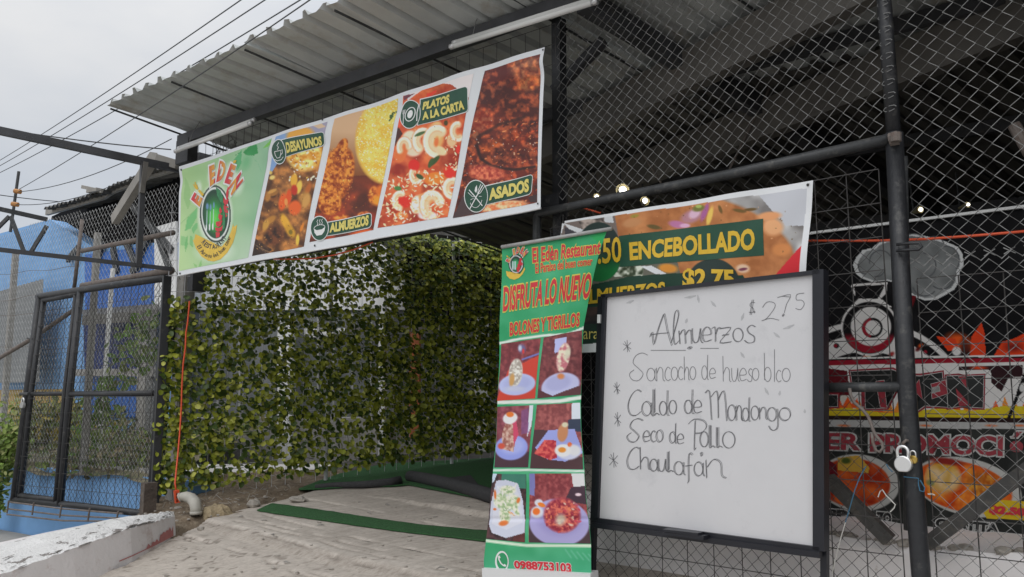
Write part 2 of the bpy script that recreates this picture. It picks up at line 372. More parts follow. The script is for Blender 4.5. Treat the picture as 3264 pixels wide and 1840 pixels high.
# ------------------------------------------------------------ the planes of the place
PB = Plane((-2.98, 7.13), (.18, 4.68))                 # big banner over the entrance
PG = Plane((.22, 4.78), (1.69, 3.44))                  # pedestrian gate and tall fence
PW = Plane((.485, 4.42), (1.34, 3.59))                 # whiteboard
PS = Plane((-.06, 4.57), (.5, 4.26))                   # roll-up banner
PL = Plane((-3.2, 7.68), (-6.4, 10.08))                # chain link fence on the left
PGL = Plane((-5.3, 9.02), (-3.3, 7.7))                 # big gate leaf on the left
PP = PG.shift(-.95)                                    # promotion poster behind the fence
PH = Plane((-3.2, 7.5), (-.19, 9.6))                   # artificial hedge
PT = Plane((-3.15, 7.4), (-6.55, 4.8))                 # steel frame towards the street
PBB = Plane((-6.15, 12.0), (-4.5, 10.76))              # blue building front
NX, NY = .69, .724
def gz(x, y):                                          # height of the concrete ramp / floor
    d = (x + 3.2) * NX + (y - 7.5) * NY
    return .55 + (.15 * d if d < 0 else .07 * d)
def ghit(px, py, up=0.0):
    r = ray(px, py); a, b = .5, 80.0
    for _ in range(50):
        t = (a + b) / 2; p = _C + r * t
        if p[2] - (gz(p[0], p[1]) + up) > 0: a = t
        else: b = t
    return _C + r * a
# ------------------------------------------------------------ ground: street, ramp, soil, embankment
def fbm(x, y, sc, seed, o=3): return sum(float(vnoise(np.array([x * 2 ** i]), np.array([y * 2 ** i]), sc, seed + i)[0]) / 2 ** i for i in range(o)) / 1.75
m, t, b = new_mat('street_concrete')
M['street'] = mat('street_concrete', (.3, .285, .265), .9, 0, .15, 1.2, .25, 30, c2=(.22, .205, .19), c2pos=(.5, .8))
M['pavement'] = mat('pavement_concrete', (.36, .345, .32), .9, 0, .12, 2, .2, 30, c2=(.27, .25, .23), c2pos=(.5, .75))
D.materials.remove(m)
M['floor_dark'] = mat('dark_earth_floor', (.075, .07, .062), .95, 0, .3, 3)
s_ = MB(); s_.add([(-90, -60, -.02), (90, -60, -.02), (90, 140, -.02), (-90, 140, -.02)], [(0, 1, 2, 3)])
tag(s_.build('street', M['street'], loc=(0, 0, -.02)), kind='structure')
s_ = MB(); q = [(-3.0, 3.6), (-2.55, 6.6), (-3.6, 8.1), (-7.8, 10.9), (-9.5, 9.5), (-6, 5.2)]
s_.prism([(x, y, -.015) for x, y in q][::-1], (0, 0, .03)); tag(s_.build('pavement', M['pavement'], loc=(-5, 7, 0)), kind='structure')
# concrete ramp with worn relief (two broken ledges, shallow tooling lines, hollows)
def dd(x, y): return (x + 3.2) * NX + (y - 7.5) * NY
def ss(x, y): return (x + 3.2) * NY - (y - 7.5) * NX
gx = np.arange(-3.3, 2.4, .0125); gy = np.arange(3.2, 10.2, .0125)
X, Y = np.meshgrid(gx, gy); dv = (X + 3.2) * NX + (Y - 7.5) * NY; sv_ = (X + 3.2) * NY - (Y - 7.5) * NX
Z = np.where(dv < 0, .55 + .15 * dv, .55 + .07 * dv)
LED = dd(*ghit(1400, 1608)[:2]); L2 = dd(*ghit(1100, 1748)[:2])
wob = (vnoise(sv_ * 100, dv * 0, 30, 5) - .5) * .05 + (vnoise(sv_ * 100, dv * 0, 8, 6) - .5) * .03
Z -= np.clip((LED + wob - dv) / .03, 0, 1) * .04 * np.clip((sv_ - 1.2) / 1.6, 0, 1)
wob2 = (vnoise(sv_ * 100, dv * 0, 90, 15) - .5) * .05
Z -= np.clip((L2 + wob2 - dv) / .10, 0, 1) * .04
Z += (vnoise(X * 100, Y * 100, 90, 21) - .5) * .008 + (vnoise(X * 100, Y * 100, 14, 22) - .5) * .002
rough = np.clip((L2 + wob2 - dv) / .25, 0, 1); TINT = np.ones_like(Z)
Z += (vnoise(X * 100, Y * 100, 7, 23) - .5) * .004 * rough - np.clip(vnoise(X * 100, Y * 100, 5, 24) - .82, 0, 1) * .03 * rough
for px in (1330, 1420, 1500): pass
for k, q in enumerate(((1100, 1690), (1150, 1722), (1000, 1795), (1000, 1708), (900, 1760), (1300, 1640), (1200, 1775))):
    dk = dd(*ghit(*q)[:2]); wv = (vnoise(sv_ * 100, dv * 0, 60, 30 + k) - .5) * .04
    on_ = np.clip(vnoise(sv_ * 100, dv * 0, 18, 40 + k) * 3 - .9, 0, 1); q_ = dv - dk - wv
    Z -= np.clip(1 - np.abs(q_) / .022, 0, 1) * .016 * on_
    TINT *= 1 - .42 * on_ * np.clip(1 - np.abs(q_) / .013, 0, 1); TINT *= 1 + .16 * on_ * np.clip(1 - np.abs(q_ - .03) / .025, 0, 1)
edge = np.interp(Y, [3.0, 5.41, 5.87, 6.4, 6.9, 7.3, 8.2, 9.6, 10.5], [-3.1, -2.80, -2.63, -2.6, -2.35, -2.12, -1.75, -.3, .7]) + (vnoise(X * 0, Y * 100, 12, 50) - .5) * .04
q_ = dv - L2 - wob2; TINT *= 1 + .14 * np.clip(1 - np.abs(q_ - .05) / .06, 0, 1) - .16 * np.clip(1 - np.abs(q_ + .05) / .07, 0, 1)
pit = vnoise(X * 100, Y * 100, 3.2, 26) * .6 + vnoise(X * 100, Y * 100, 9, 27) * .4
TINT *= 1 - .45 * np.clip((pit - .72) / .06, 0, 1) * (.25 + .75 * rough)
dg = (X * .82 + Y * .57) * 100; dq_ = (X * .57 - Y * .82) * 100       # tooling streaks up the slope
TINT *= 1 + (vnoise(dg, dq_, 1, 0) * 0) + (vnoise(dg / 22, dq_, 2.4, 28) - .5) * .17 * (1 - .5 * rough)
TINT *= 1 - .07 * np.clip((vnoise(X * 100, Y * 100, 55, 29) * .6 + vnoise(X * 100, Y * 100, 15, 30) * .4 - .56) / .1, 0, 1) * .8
keep = X > edge
i = np.arange(len(gy) - 1)[:, None] * len(gx) + np.arange(len(gx) - 1)[None, :]
f = np.stack([i, i + 1, i + 1 + len(gx), i + len(gx)], -1).reshape(-1, 4); f = f[keep.reshape(-1)[f].all(1)]
M['ramp'] = None
m, t, b = new_mat('worn_concrete'); b.inputs['Roughness'].default_value = .9
tcn = nn(t, 'ShaderNodeTexCoord'); mpn = nn(t, 'ShaderNodeMapping'); mpn.inputs['Rotation'].default_value = (0, 0, math.radians(40)); mpn.inputs['Scale'].default_value = (.8, 1.7, 1)
t.links.new(tcn.outputs['Object'], mpn.inputs[0])
def noise_ramp(t, vec, sc, det, c0, c1, p0, p1, rgh=.6):
    n_ = nn(t, 'ShaderNodeTexNoise'); n_.inputs['Scale'].default_value = sc; n_.inputs['Detail'].default_value = det; n_.inputs['Roughness'].default_value = rgh
    t.links.new(vec, n_.inputs['Vector']); r_ = nn(t, 'ShaderNodeValToRGB'); e_ = r_.color_ramp.elements
    e_[0].position, e_[1].position = p0, p1; e_[0].color = tuple(c0) + (1,); e_[1].color = tuple(c1) + (1,); t.links.new(n_.outputs['Fac'], r_.inputs[0]); return r_.outputs[0], n_
a1, _ = noise_ramp(t, mpn.outputs[0], 4.2, 12, (.455, .41, .36), (.52, .47, .415), .34, .66, .7)
a2, _ = noise_ramp(t, tcn.outputs['Object'], 1.3, 8, (.24, .215, .19), (1, 1, 1), .36, .56)
a3, n3 = noise_ramp(t, mpn.outputs[0], 34, 10, (.62, .59, .56), (1.06, 1.05, 1.04), .33, .55, .75)
v1 = nn(t, 'ShaderNodeMix', data_type='RGBA', blend_type='MULTIPLY'); v1.inputs['Factor'].default_value = .16; t.links.new(a1, v1.inputs['A']); t.links.new(a2, v1.inputs['B'])
v2 = nn(t, 'ShaderNodeMix', data_type='RGBA', blend_type='MULTIPLY'); v2.inputs['Factor'].default_value = .8; t.links.new(v1.outputs['Result'], v2.inputs['A']); t.links.new(a3, v2.inputs['B'])
vo = nn(t, 'ShaderNodeTexNoise'); vo.inputs['Scale'].default_value = 13; vo.inputs['Detail'].default_value = 4; mv = nn(t, 'ShaderNodeMapping'); mv.inputs['Rotation'].default_value = (0, 0, math.radians(40)); mv.inputs['Scale'].default_value = (.5, 1.5, 1)
t.links.new(tcn.outputs['Object'], mv.inputs[0]); t.links.new(mv.outputs[0], vo.inputs['Vector'])
vr = nn(t, 'ShaderNodeValToRGB'); vr.color_ramp.elements[0].position = .29; vr.color_ramp.elements[1].position = .33; vr.color_ramp.elements[0].color = (.45, .42, .4, 1); t.links.new(vo.outputs['Fac'], vr.inputs[0])
v3 = nn(t, 'ShaderNodeMix', data_type='RGBA', blend_type='MULTIPLY'); v3.inputs['Factor'].default_value = .8; t.links.new(v2.outputs['Result'], v3.inputs['A']); t.links.new(vr.outputs[0], v3.inputs['B'])
t.links.new(v3.outputs['Result'], b.inputs['Base Color'])
bp = nn(t, 'ShaderNodeBump'); bp.inputs['Strength'].default_value = .35; bp.inputs['Distance'].default_value = .01; t.links.new(n3.outputs['Fac'], bp.inputs['Height']); t.links.new(bp.outputs[0], b.inputs['Normal'])
M['ramp'] = m
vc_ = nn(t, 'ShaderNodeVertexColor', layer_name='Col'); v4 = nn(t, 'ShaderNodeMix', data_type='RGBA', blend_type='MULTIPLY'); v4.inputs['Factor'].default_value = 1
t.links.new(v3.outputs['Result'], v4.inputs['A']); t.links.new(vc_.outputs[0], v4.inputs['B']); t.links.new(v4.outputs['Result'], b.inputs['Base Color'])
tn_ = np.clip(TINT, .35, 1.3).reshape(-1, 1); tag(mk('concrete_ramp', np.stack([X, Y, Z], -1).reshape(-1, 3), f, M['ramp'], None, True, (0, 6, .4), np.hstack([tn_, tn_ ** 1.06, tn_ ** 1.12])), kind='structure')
s_ = MB(); s_.add([(p[0], p[1], gz(p[0], p[1]) - .05) for p in ((-3.3, 7.7), (1.0, 4.0), (9, 6), (6, 14), (-1, 13))], [(0, 1, 2, 3, 4)])
tag(s_.build('shed_floor', M['floor_dark'], loc=(2, 8, .6)), kind='structure')
# soil between ramp, kerb and hedge
gx2 = np.arange(-3.75, -1.2, .03); gy2 = np.arange(6.36, 9.3, .03); X2, Y2 = np.meshgrid(gx2, gy2)
d2 = (X2 + 3.2) * NX + (Y2 - 7.5) * NY; Z2 = np.where(d2 < 0, .55 + .15 * d2, .55 + .07 * d2)
edge2 = np.interp(Y2, [3.0, 5.41, 5.87, 6.4, 6.9, 7.3, 7.9, 9.6], [-3.1, -2.80, -2.63, -2.6, -2.35, -2.12, -2.08, -1.55])
into = np.clip((edge2 + .08 - X2) / .3, -1, 1)
Z2 = Z2 + np.where(into > 0, into * .015, into * .3) - np.clip((6.75 - Y2) / .35, 0, 1) * .07 + (vnoise(X2 * 100, Y2 * 100, 30, 60) - .5) * .07 + (vnoise(X2 * 100, Y2 * 100, 9, 61) - .5) * .035 + (vnoise(X2 * 100, Y2 * 100, 4, 62) - .5) * .018
i = np.arange(len(gy2) - 1)[:, None] * len(gx2) + np.arange(len(gx2) - 1)[None, :]
f = np.stack([i, i + 1, i + 1 + len(gx2), i + len(gx2)], -1).reshape(-1, 4)
leftlim = np.interp(Y2, [5.9, 6.2, 6.5, 7.0, 7.6, 9.5], [-2.62, -2.7, -2.85, -3.18, -3.36, -3.36])
kk = ((X2 < edge2 + .5) & (X2 > leftlim)).reshape(-1); f = f[kk[f].all(1)]
tag(mk('bare_soil', np.stack([X2, Y2, Z2], -1).reshape(-1, 3), f, M['soil'], None, True, (-2.6, 7.2, .5)), kind='structure')
# earth bank behind the blue retaining wall
M['bank'] = mat('weedy_earth', (.2, .175, .12), .95, 0, .35, 3, .6, 30, c2=(.1, .12, .05), c2pos=(.48, .62))
gb = []; fb = []; nb = 40
for j in range(nb + 1):
    for k in range(24):
        a = j / nb; bq = k / 23
        p0 = lerp((-8.4, 11.3), (-3.35, 7.95), a); p1 = lerp((-9.6, 14.6), (-3.2, 10.6), a); p = lerp(p0, p1, bq)
        gb.append((p[0], p[1], .70 + .40 * bq ** .8 + (fbm(p[0] * 100, p[1] * 100, 40, 70) - .5) * .16)); 
for j in range(nb):
    for k in range(23): fb.append((j * 24 + k, (j + 1) * 24 + k, (j + 1) * 24 + k + 1, j * 24 + k + 1))
tag(MB().add(gb, fb).build('earth_bank', M['bank'], smooth=True), kind='structure')
def bankz(x, y):
    best = min(gb, key=lambda g: (g[0] - x) ** 2 + (g[1] - y) ** 2); return best[2]
# ------------------------------------------------------------ blue retaining wall and painted kerb
PR = PGL.shift(-.26)
wl = thing('retaining_wall', PR.pt(.6, -.05), 'low bright blue retaining wall with weeds on top, behind the black double gate', 'wall')
s_ = MB(); s_.prism([PR.pt(-2.8, -.1), PR.pt(2.62, -.1), PR.pt(2.62, .73), PR.pt(-2.8, .73)], PR.N * -.2); s_.build('wall_body', M['blue_wall'], wl)
s_ = MB(); pts = [PR.pt(1.0 + k * .16, .76 + rnd.uniform(-.012, .012), -.1) for k in range(11)]
s_.tube(pts, .05, 8); s_.build('coping', M['concrete_post'], wl)
M['kerb_white'] = mat('chipped_white_paint', (.7, .69, .675), .9, 0, .1, 5, .9, 55, c2=(.2, .18, .165), c2pos=(.585, .61))
M['kerb_smooth'] = mat('smooth_white_paint', (.66, .63, .62), .8, 0, .06, 4, .15, 30, c2=(.46, .38, .35), c2pos=(.52, .68))
M['chip'] = mat('bare_chipped_concrete', (.13, .115, .1), .95, 0, .4, 20, .5, 60)
M['kerb_red'] = mat('faded_red_paint', (.4, .16, .15), .85, 0, .2, 8, .3, 40)
kb = thing('kerb', (-2.9, 5.9, .35), 'chipped white painted kerb wall with faded red patches beside the ramp', 'kerb')
# stations along the kerb: (front base, front top, back top, back base)
st = []
for a, fb_, ft, bt in ((0, (-2.57, 6.44), (-2.6, 6.47), (-2.68, 6.53)), (.16, (-2.59, 6.17), (-2.62, 6.18), (-2.83, 6.42)), (.45, (-2.63, 5.86), (-2.67, 5.88), (-3.02, 6.22)), (.8, (-2.78, 5.42), (-2.83, 5.44), (-3.36, 6.02)), (1.2, (-3.0, 4.9), (-3.05, 4.92), (-3.75, 5.72)), (1.5, (-3.25, 4.4), (-3.3, 4.42), (-4.1, 5.3))):
    zf = gz(*fb_); zt = zf + (.10 + .07 * min(1, a * 3)); st.append((np.array([*fb_, zf - .08]), np.array([*ft, zt]), np.array([*bt, zt + .02 + .02 * a]), zf))
N_ = 60
def kst(t):
    x = t * (len(st) - 1); k = min(int(x), len(st) - 2); f_ = x - k; return [lerp(st[k][j], st[k + 1][j], f_) for j in range(3)]
fr = MB(); tp = MB(); bk = MB(); rd = MB()
cols = []
for k in range(N_ + 1):
    A, B_, C_ = kst(k / N_); cols.append((A, B_ + np.array([0, 0, rnd.uniform(-.006, .006)]), C_, ))
rows = 9
for k in range(N_):
    (A, B_, C_), (A2, B2, C2) = cols[k], cols[k + 1]
    fr.quad(A, A2, B2, B_)
vt = []; ft_ = []
for k in range(N_ + 1):
    A, B_, C_ = cols[k]
    for j in range(rows):
        g = j / (rows - 1); p = lerp(B_, C_, g * .78); bump_ = math.sin(math.pi * min(1, g)) * .025
        if 0 < j < rows - 1: bump_ += rnd.uniform(-.006, .006)
        vt.append(p + np.array([0, 0, bump_]))
for k in range(N_):
    for j in range(rows - 1): ft_.append((k * rows + j, (k + 1) * rows + j, (k + 1) * rows + j + 1, k * rows + j + 1))
tp.add(vt, ft_)
for k in range(N_):
    (A, B_, C_), (A2, B2, C2) = cols[k], cols[k + 1]
    E1, E2 = lerp(B_, C_, .78), lerp(B2, C2, .78); F1, F2 = C_ - np.array([0, 0, .03]), C2 - np.array([0, 0, .03]); dn = np.array([0, 0, -.6]); o_ = np.array([-.03, .05, 0])
    bk.quad(E1, E2, F2, F1); rd.quad(F1, F2, F2 + o_ + dn * .12, F1 + o_ + dn * .12); bk.quad(F1 + o_ + dn * .12, F2 + o_ + dn * .12, F2 + o_ + dn, F1 + o_ + dn)
ch_ = MB()
for k in range(46):
    t_ = rnd.uniform(.02, .98); A, B_, C_ = kst(t_); A2, B2, C2 = kst(min(1, t_ + .01)); dr_ = (B2 - B_) / (np.linalg.norm(B2 - B_) + 1e-9); L_ = rnd.uniform(.008, .05) * (1.6 if rnd.random() < .2 else 1); g = rnd.uniform(-.02, .25) if rnd.random() < .35 else rnd.uniform(-.01, .05)
    c_ = lerp(B_, C_, max(0, g)) + np.array([0, 0, .004 + math.sin(math.pi * min(1, max(0, g) / .78)) * .032]); dc = (C_ - B_) / (np.linalg.norm(C_ - B_) + 1e-9); n_ = 8
    ch_.add([c_ + dr_ * L_ * math.cos(6.283 * i / n_) * rnd.uniform(.6, 1.2) + (dc * rnd.uniform(.3, .5) + np.array([0, 0, .004])) * L_ * .5 * math.sin(6.283 * i / n_) for i in range(n_)], [tuple(range(n_))])
tag(ch_.build('chipped_spots', M['chip'], kb), kind='stuff')
fr.build('front_face', M['kerb_smooth'], kb); tp.build('rough_top', M['kerb_white'], kb, True); bk.build('rear_slope', M['kerb_smooth'], kb); rd.build('red_edge', M['kerb_red'], kb)
s_ = MB()      # flaked red paint at the foot of the front face
def foot(px, py): 
    h = ghit(px, py); return h + np.array([-.004, -.004, .012])
KF = lambda t_, u_: lerp(kst(t_)[0], kst(t_)[1], u_) + np.array([.006, -.006, 0])
top_ = []; bot_ = []
for k in range(25):
    t_ = .03 + .42 * k / 24; top_.append(KF(t_, max(.28, .62 - 1.2 * t_ + rnd.uniform(-.14, .14)))); bot_.append(KF(t_, .25))
for k in range(24): s_.quad(bot_[k], bot_[k + 1], top_[k + 1], top_[k])
s_.build('red_patch', M['kerb_red'], kb)
# ------------------------------------------------------------ blue building on the left
bb = thing('blue_building', PBB.pt(0, 1.2), 'bright blue building with a yellow base band and a sagging dark tin roof', 'building')
def bbq(*q, d=0.0): return [PBB.hit(x, y, d) for x, y in q]
s_ = MB(); s_.prism(bbq((-200, 1420), (548, 1420), (548, 770), (300, 790), (160, 700), (-200, 800)), PBB.N * -.25); s_.build('wall', M['blue_wall'], bb)
s_ = MB(); s_.prism(bbq((-200, 1322), (235, 1322), (235, 1240), (-200, 1246), d=.02), PBB.N * -.01); s_.build('yellow_band', M['yellow_paint'], bb)
s_ = MB(); s_.prism(bbq((155, 740), (300, 795), (548, 775), (600, 510), (380, 590), (165, 690), d=-.3), PBB.N * -.1); s_.build('loft_shade_sheet', M['void'], bb)  # near-black sheet paints the shade inside the open loft
s_ = MB(); s_.prism(bbq((270, 812), (492, 782), (492, 1000), (270, 1005), d=.03), PBB.N * -.02); s_.build('blue_panel', M['blue_deep'], bb)
s_ = MB(); s_.prism(bbq((492, 725), (560, 705), (560, 1000), (492, 995), d=.04), PBB.N * -.03); s_.build('white_panel', M['white_paint'], bb)
for q in (((300, 860), (330, 770)), ((400, 770), (440, 860)), ((470, 760), (420, 870)), ((500, 740), (545, 870)), ((360, 790), (372, 870)), ((420, 650), (548, 800)), ((250, 790), (215, 830))):
    s_ = MB(); s_.bar(PBB.hit(*q[0], .06), PBB.hit(*q[1], .06), .09, .05, PBB.N); s_.build('roof_strut', M['steel_dark'], bb)
s_ = MB(); s_.prism(bbq((265, 1012), (492, 992), (492, 1190), (270, 1192), d=.035), PBB.N * -.02); s_.build('dark_opening', M['blue_dark'], bb)
s_ = MB(); s_.prism(bbq((275, 1195), (452, 1200), (452, 1330), (290, 1330), d=.035), PBB.N * -.02); s_.build('lower_panel', M['blue_deep'], bb)
s_ = MB(); s_.bar(PBB.hit(235, 1188, .12), PBB.hit(500, 1188, .12), .1, .1, (0, 0, 1)); s_.build('lintel', M['concrete_post'], bb)
s_ = MB(); s_.bar(PBB.hit(470, 1000, .16), PBB.hit(462, 1400, .16), .22, .14, PBB.N); s_.build('pillar', M['concrete_post'], bb)
s_ = MB()            # scalloped awning edge over the opening
top_ = [PBB.hit(262 + 24 * k, 1006 - 2 * k + rnd.uniform(-2, 2), .35) for k in range(11)]
for k in range(10):
    a, c = top_[k], top_[k + 1]; s_.quad(a, c, PBB.hit(262 + 24 * (k + 1), 986 - 2 * k, .05), PBB.hit(262 + 24 * k, 988 - 2 * k, .05)); s_.quad(a, c, c + np.array([0, 0, -.14]), a + np.array([0, 0, -.14]))
s_.build('awning', M['old_roof'], bb)
s_ = MB()            # corrugated roof edge: sheet and its under-fascia
rl = [(150, 668), (215, 650), (275, 632), (330, 617), (360, 598), (420, 575), (475, 550), (540, 532), (612, 505)]
ed = []
for (x1, y1), (x2, y2) in zip(rl[:-1], rl[1:]):
    n_ = int((x2 - x1) / 4)
    for k in range(n_): ed.append(lerp((x1, y1), (x2, y2), k / n_))
vt = []
for k, e_ in enumerate(ed):
    zz = .03 * math.sin(k * 1.9) + rnd.uniform(-.012, .012)
    for dq, up_ in ((.35, 0), (.0, .05), (-2.6, .9)): vt.append(PBB.hit(e_[0], e_[1], .3) + PBB.N * (dq - .3) + np.array([0, 0, up_ + zz]))
f = [(k * 3 + j, (k + 1) * 3 + j, (k + 1) * 3 + j + 1, k * 3 + j + 1) for k in range(len(ed) - 1) for j in range(2)]
s_.add(vt, f); rf = s_.build('roof', M['old_roof'], bb)
s_ = MB()
for a, c in zip(rl[:-1], rl[1:]): s_.bar(PBB.hit(a[0], a[1] + 9, .2), PBB.hit(c[0], c[1] + 9, .2), .05, .1)
s_.build('fascia', M['concrete_post'], rf)
s_ = MB(); s_.bar(PBB.hit(272, 598, .3), PBB.hit(335, 612, .3), .12, .05); s_.bar(PBB.hit(288, 612, .35), PBB.hit(320, 606, .35), .12, .05); s_.build('loose_board', M['wood'], rf)
# zinc sheet leaning against the blue wall
zs = MB(); q0 = [PBB.hit(-60, 945, .3), PBB.hit(142, 888, .3), PBB.hit(128, 1218, .3), PBB.hit(-60, 1222, .3)]
vt = []; n_ = 60
for k in range(n_ + 1):
    o_ = PBB.N * (.015 * math.sin(k * 1.7)); vt += [lerp(q0[0], q0[1], k / n_) + o_, lerp(q0[3], q0[2], k / n_) + o_]
zs.add(vt, [(2 * k, 2 * k + 2, 2 * k + 3, 2 * k + 1) for k in range(n_)])
tag(zs.build('corrugated_sheet', M['grey_clad']), 'tall grey corrugated metal sheet leaning against the blue wall at the left', 'metal sheet')
# ------------------------------------------------------------ neighbour house seen through the hedge
nh = thing('neighbour_house', (-2.5, 11.2, 0), 'pale house with white upper wall seen through the gaps of the artificial hedge', 'house')
def nq(x0, y0, x1, y1, Y): return [P(x0, y1, Y), P(x1, y1, Y), P(x1, y0, Y), P(x0, y0, Y)]
def nbox(name, mt, x0, y0, x1, y1, Y, dp=.2): s_ = MB(); s_.prism(nq(x0, y0, x1, y1, Y), (0, dp, 0)); return s_.build(name, mt, nh)
nbox('upper_wall', M['white_paint'], 548, 742, 1290, 988, 11.2); nbox('gable_shade_sheet', M['void'], 1292, 640, 1640, 1050, 11.2); nbox('lower_wall', M['grey_clad'], 548, 990, 1600, 1330, 11.25)  # near-black gable sheet paints the dark interior behind the hedge
nbox('base_wall', M['concrete_post'], 548, 1332, 1640, 1480, 11.0)
nbox('white_pillar', M['white_paint'], 884, 1000, 930, 1480, 10.9); nbox('white_pillar', M['white_paint'], 1206, 900, 1226, 1450, 10.8)
nbox('white_pillar', M['white_paint'], 1512, 1010, 1556, 1440, 10.9)
nbox('orange_pillar', M['orange_wall'], 1304, 1060, 1336, 1400, 10.7)
for x in (690, 760, 1010, 1060, 1120, 1180, 1250, 1400): nbox('metal_stud', M['wire_left'], x, 1000, x + 6, 1400, 11.1, .05)
nbox('shelf_beam', M['purlin'], 1100, 1040, 1420, 1058, 10.95, .1); nbox('vent', M['void'], 665, 1268, 672, 1292, 11.2, .02)
nbox('window_band', M['white_paint'], 970, 1046, 1100, 1075, 11.15, .05)

s_ = MB(); s_.prism([(-1.75, 9.0, 3.42), (1.2, 10.6, 3.42), (1.2, 11.6, 3.6), (-1.75, 11.6, 3.6)], (0, 0, .05)); s_.build('hedge_light_blocker', M['old_roof'], nh)  # slab added to keep sky light off the right end of the hedge
# ------------------------------------------------------------ shed: tin roof, front beam, purlins, posts, dark boards
BD = PB.U; RD = np.array([.82, .58, -.2]); RD = RD / np.hypot(RD[0], RD[1]); B0 = PB.pt(0, 3.87)
def roofp(u, bq, dz=0.0): return B0 + BD * u + RD * bq + np.array([0, 0, dz])
sh = thing('restaurant_shed', PB.pt(2, .6), 'long open fronted shed with a grey tin roof jutting over the entrance', 'shed')
U0 = -.14
prof = [(0, .0), (.055, .0), (.073, .038), (.107, .038), (.125, .0)]
k = 0; u = U0 - 1.0
seams = []
while u < 8.2:
    k += 1
    ju = rnd.uniform(-.02, .02); base = .018 * (k % 2); xs = []
    for r_ in range(5):
        for a, z in prof: xs.append((r_ * .2 + a, z))
    xs += [(1.0, 0), (1.055, 0.0)]; nx_ = len(xs)
    u += 0 if k == 1 else 1.0
    if k == 1: u += 1.0
    for rows, nm, mt_, dz_ in (([-.56 + ju, -.3, .0, .4, 1.2, 1.55], 'roof_sheet', M['zinc'], .06), ([1.45, 2.4, 3.6, 4.8, 6.6], 'inner_roof_sheet', M['shaded_zinc'], .045)):
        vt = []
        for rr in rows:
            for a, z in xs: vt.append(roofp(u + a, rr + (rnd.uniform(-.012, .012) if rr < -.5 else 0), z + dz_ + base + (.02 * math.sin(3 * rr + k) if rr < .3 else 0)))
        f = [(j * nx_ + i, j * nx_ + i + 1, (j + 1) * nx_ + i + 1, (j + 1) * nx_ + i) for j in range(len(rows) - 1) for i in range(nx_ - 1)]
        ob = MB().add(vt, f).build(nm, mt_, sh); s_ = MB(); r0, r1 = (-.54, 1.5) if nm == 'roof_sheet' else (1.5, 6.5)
        if nm == 'roof_sheet': s_.bar(roofp(u - .01, r0, .052), roofp(u - .01, .2, .052), .007, .016); r0 = .2
        s_.bar(roofp(u - .01, r0, dz_ - .008), roofp(u - .01, r1, dz_ - .008), .007, .016); s_.build('seam_lip', M['steel_dark'], ob)
s_ = MB(); s_.bar(PB.pt(-.12, 3.84, -.05), PB.pt(8.4, 3.87, -.05), .07, .09); s_.build('front_beam', M['beam'], sh)
def ceil_hit(px, py, drop):
    r = ray(px, py); n_ = np.cross(BD, RD); o = roofp(0, 0, -drop); return _C + r * (np.dot(o - _C, n_) / np.dot(r, n_))
PU = np.array([.58, -.82, .061])
for q in ((1767, 486), (2330, 470)):
    c = ceil_hit(*q, .22); s_ = MB(); s_.bar(c - PU * 2.0 + np.array([0, 0, .1]), c + PU * 6 + np.array([0, 0, .1]), .1, .26); s_.build('purlin', M['purlin'], sh)
for bq in (1.15, 2.6, 4.0, 5.4):
    s_ = MB(); s_.bar(roofp(-.1, bq, .0), roofp(8, bq, .0), .05, .09); s_.build('batten', M['beam'], sh)
for u in (4.25, 6.1, 7.7):
    s_ = MB(); s_.bar(roofp(u, .05, -.03), roofp(u, 6.2, -.03), .09, .13); s_.build('rafter', M['beam'], sh)
s_ = MB(); s_.bar(P(1767, 290, 5.1), ceil_hit(1925, 130, .08), .06, .06); s_.build('brace', M['beam'], sh)
s_ = MB(); a = P(1858, 182, 6.0); c = P(2107, 583, 6.0); s_.tube([a - (c - a) * .4, c], .009, 6); s_.build('tie_rod', M['rust'], sh)
s_ = MB(); a = P(2592, 0, 5.2); c = P(2325, 540, 5.6); s_.tube([a, c], .009, 6); s_.build('tie_rod', M['rust'], sh)
s_ = MB(); a = P(3100, -30, 4.6); c = P(3290, 150, 4.6); s_.tube([a, c], .012, 6); s_.build('tie_rod', M['rust'], sh)
# posts of the shed front
s_ = MB(); x0 = np.array([-3.115, 7.72, 0]); s_.bar(x0 + np.array([0, 0, .3]), x0 + np.array([0, 0, 3.84]), .12, .12, PB.N); s_.build('concrete_post', M['concrete_post'], sh); s_ = MB(); s_.bar(np.array([-3.13, 7.2, .3]), np.array([-3.13, 7.2, .78]), .08, .11, (.69, .72, 0)); s_.build('post_footing', M['old_iron'], sh)
s_ = MB(); x0 = np.array([-2.99, 7.66, 0]); s_.bar(x0 + np.array([0, 0, 2.5]), x0 + np.array([0, 0, 3.84]), .09, .14, PB.N); x0 = PB.pt(-.12, 3.72, -.06); s_.bar(x0, x0 + BD * .2, .1, .22); s_.build('steel_post', M['beam'], sh)
s_ = MB(); x0 = PG.pt(.04, 0, -.06); s_.bar(x0 + np.array([0, 0, .5]), x0 + np.array([0, 0, 3.83]), .065, .065, PG.N); s_.build('entrance_post', M['steel_black'], sh)
s_ = MB()             # broken tin and frayed wire above the left post
for k in range(14):
    a = PB.pt(.03 + .03 * k, 3.66 + rnd.uniform(-.05, .05), -.3); s_.tube([a, a + np.array([rnd.uniform(-.05, .05), .02, .12]), a + np.array([rnd.uniform(-.1, .1), .02, .16])], .004, 4, False)
s_.build('frayed_wire', M['wire'], sh)
s_ = MB()
for k in range(5):
    a = PB.pt(.22 + .26 * k, 3.4 + rnd.uniform(-.02, .02), -.45 - .15 * k); s_.quad(a, a + BD * .2, a + BD * .22 + np.array([0, 0, .2]), a + np.array([0, 0, .24]))
s_.build('torn_tin', M['old_roof'], sh)
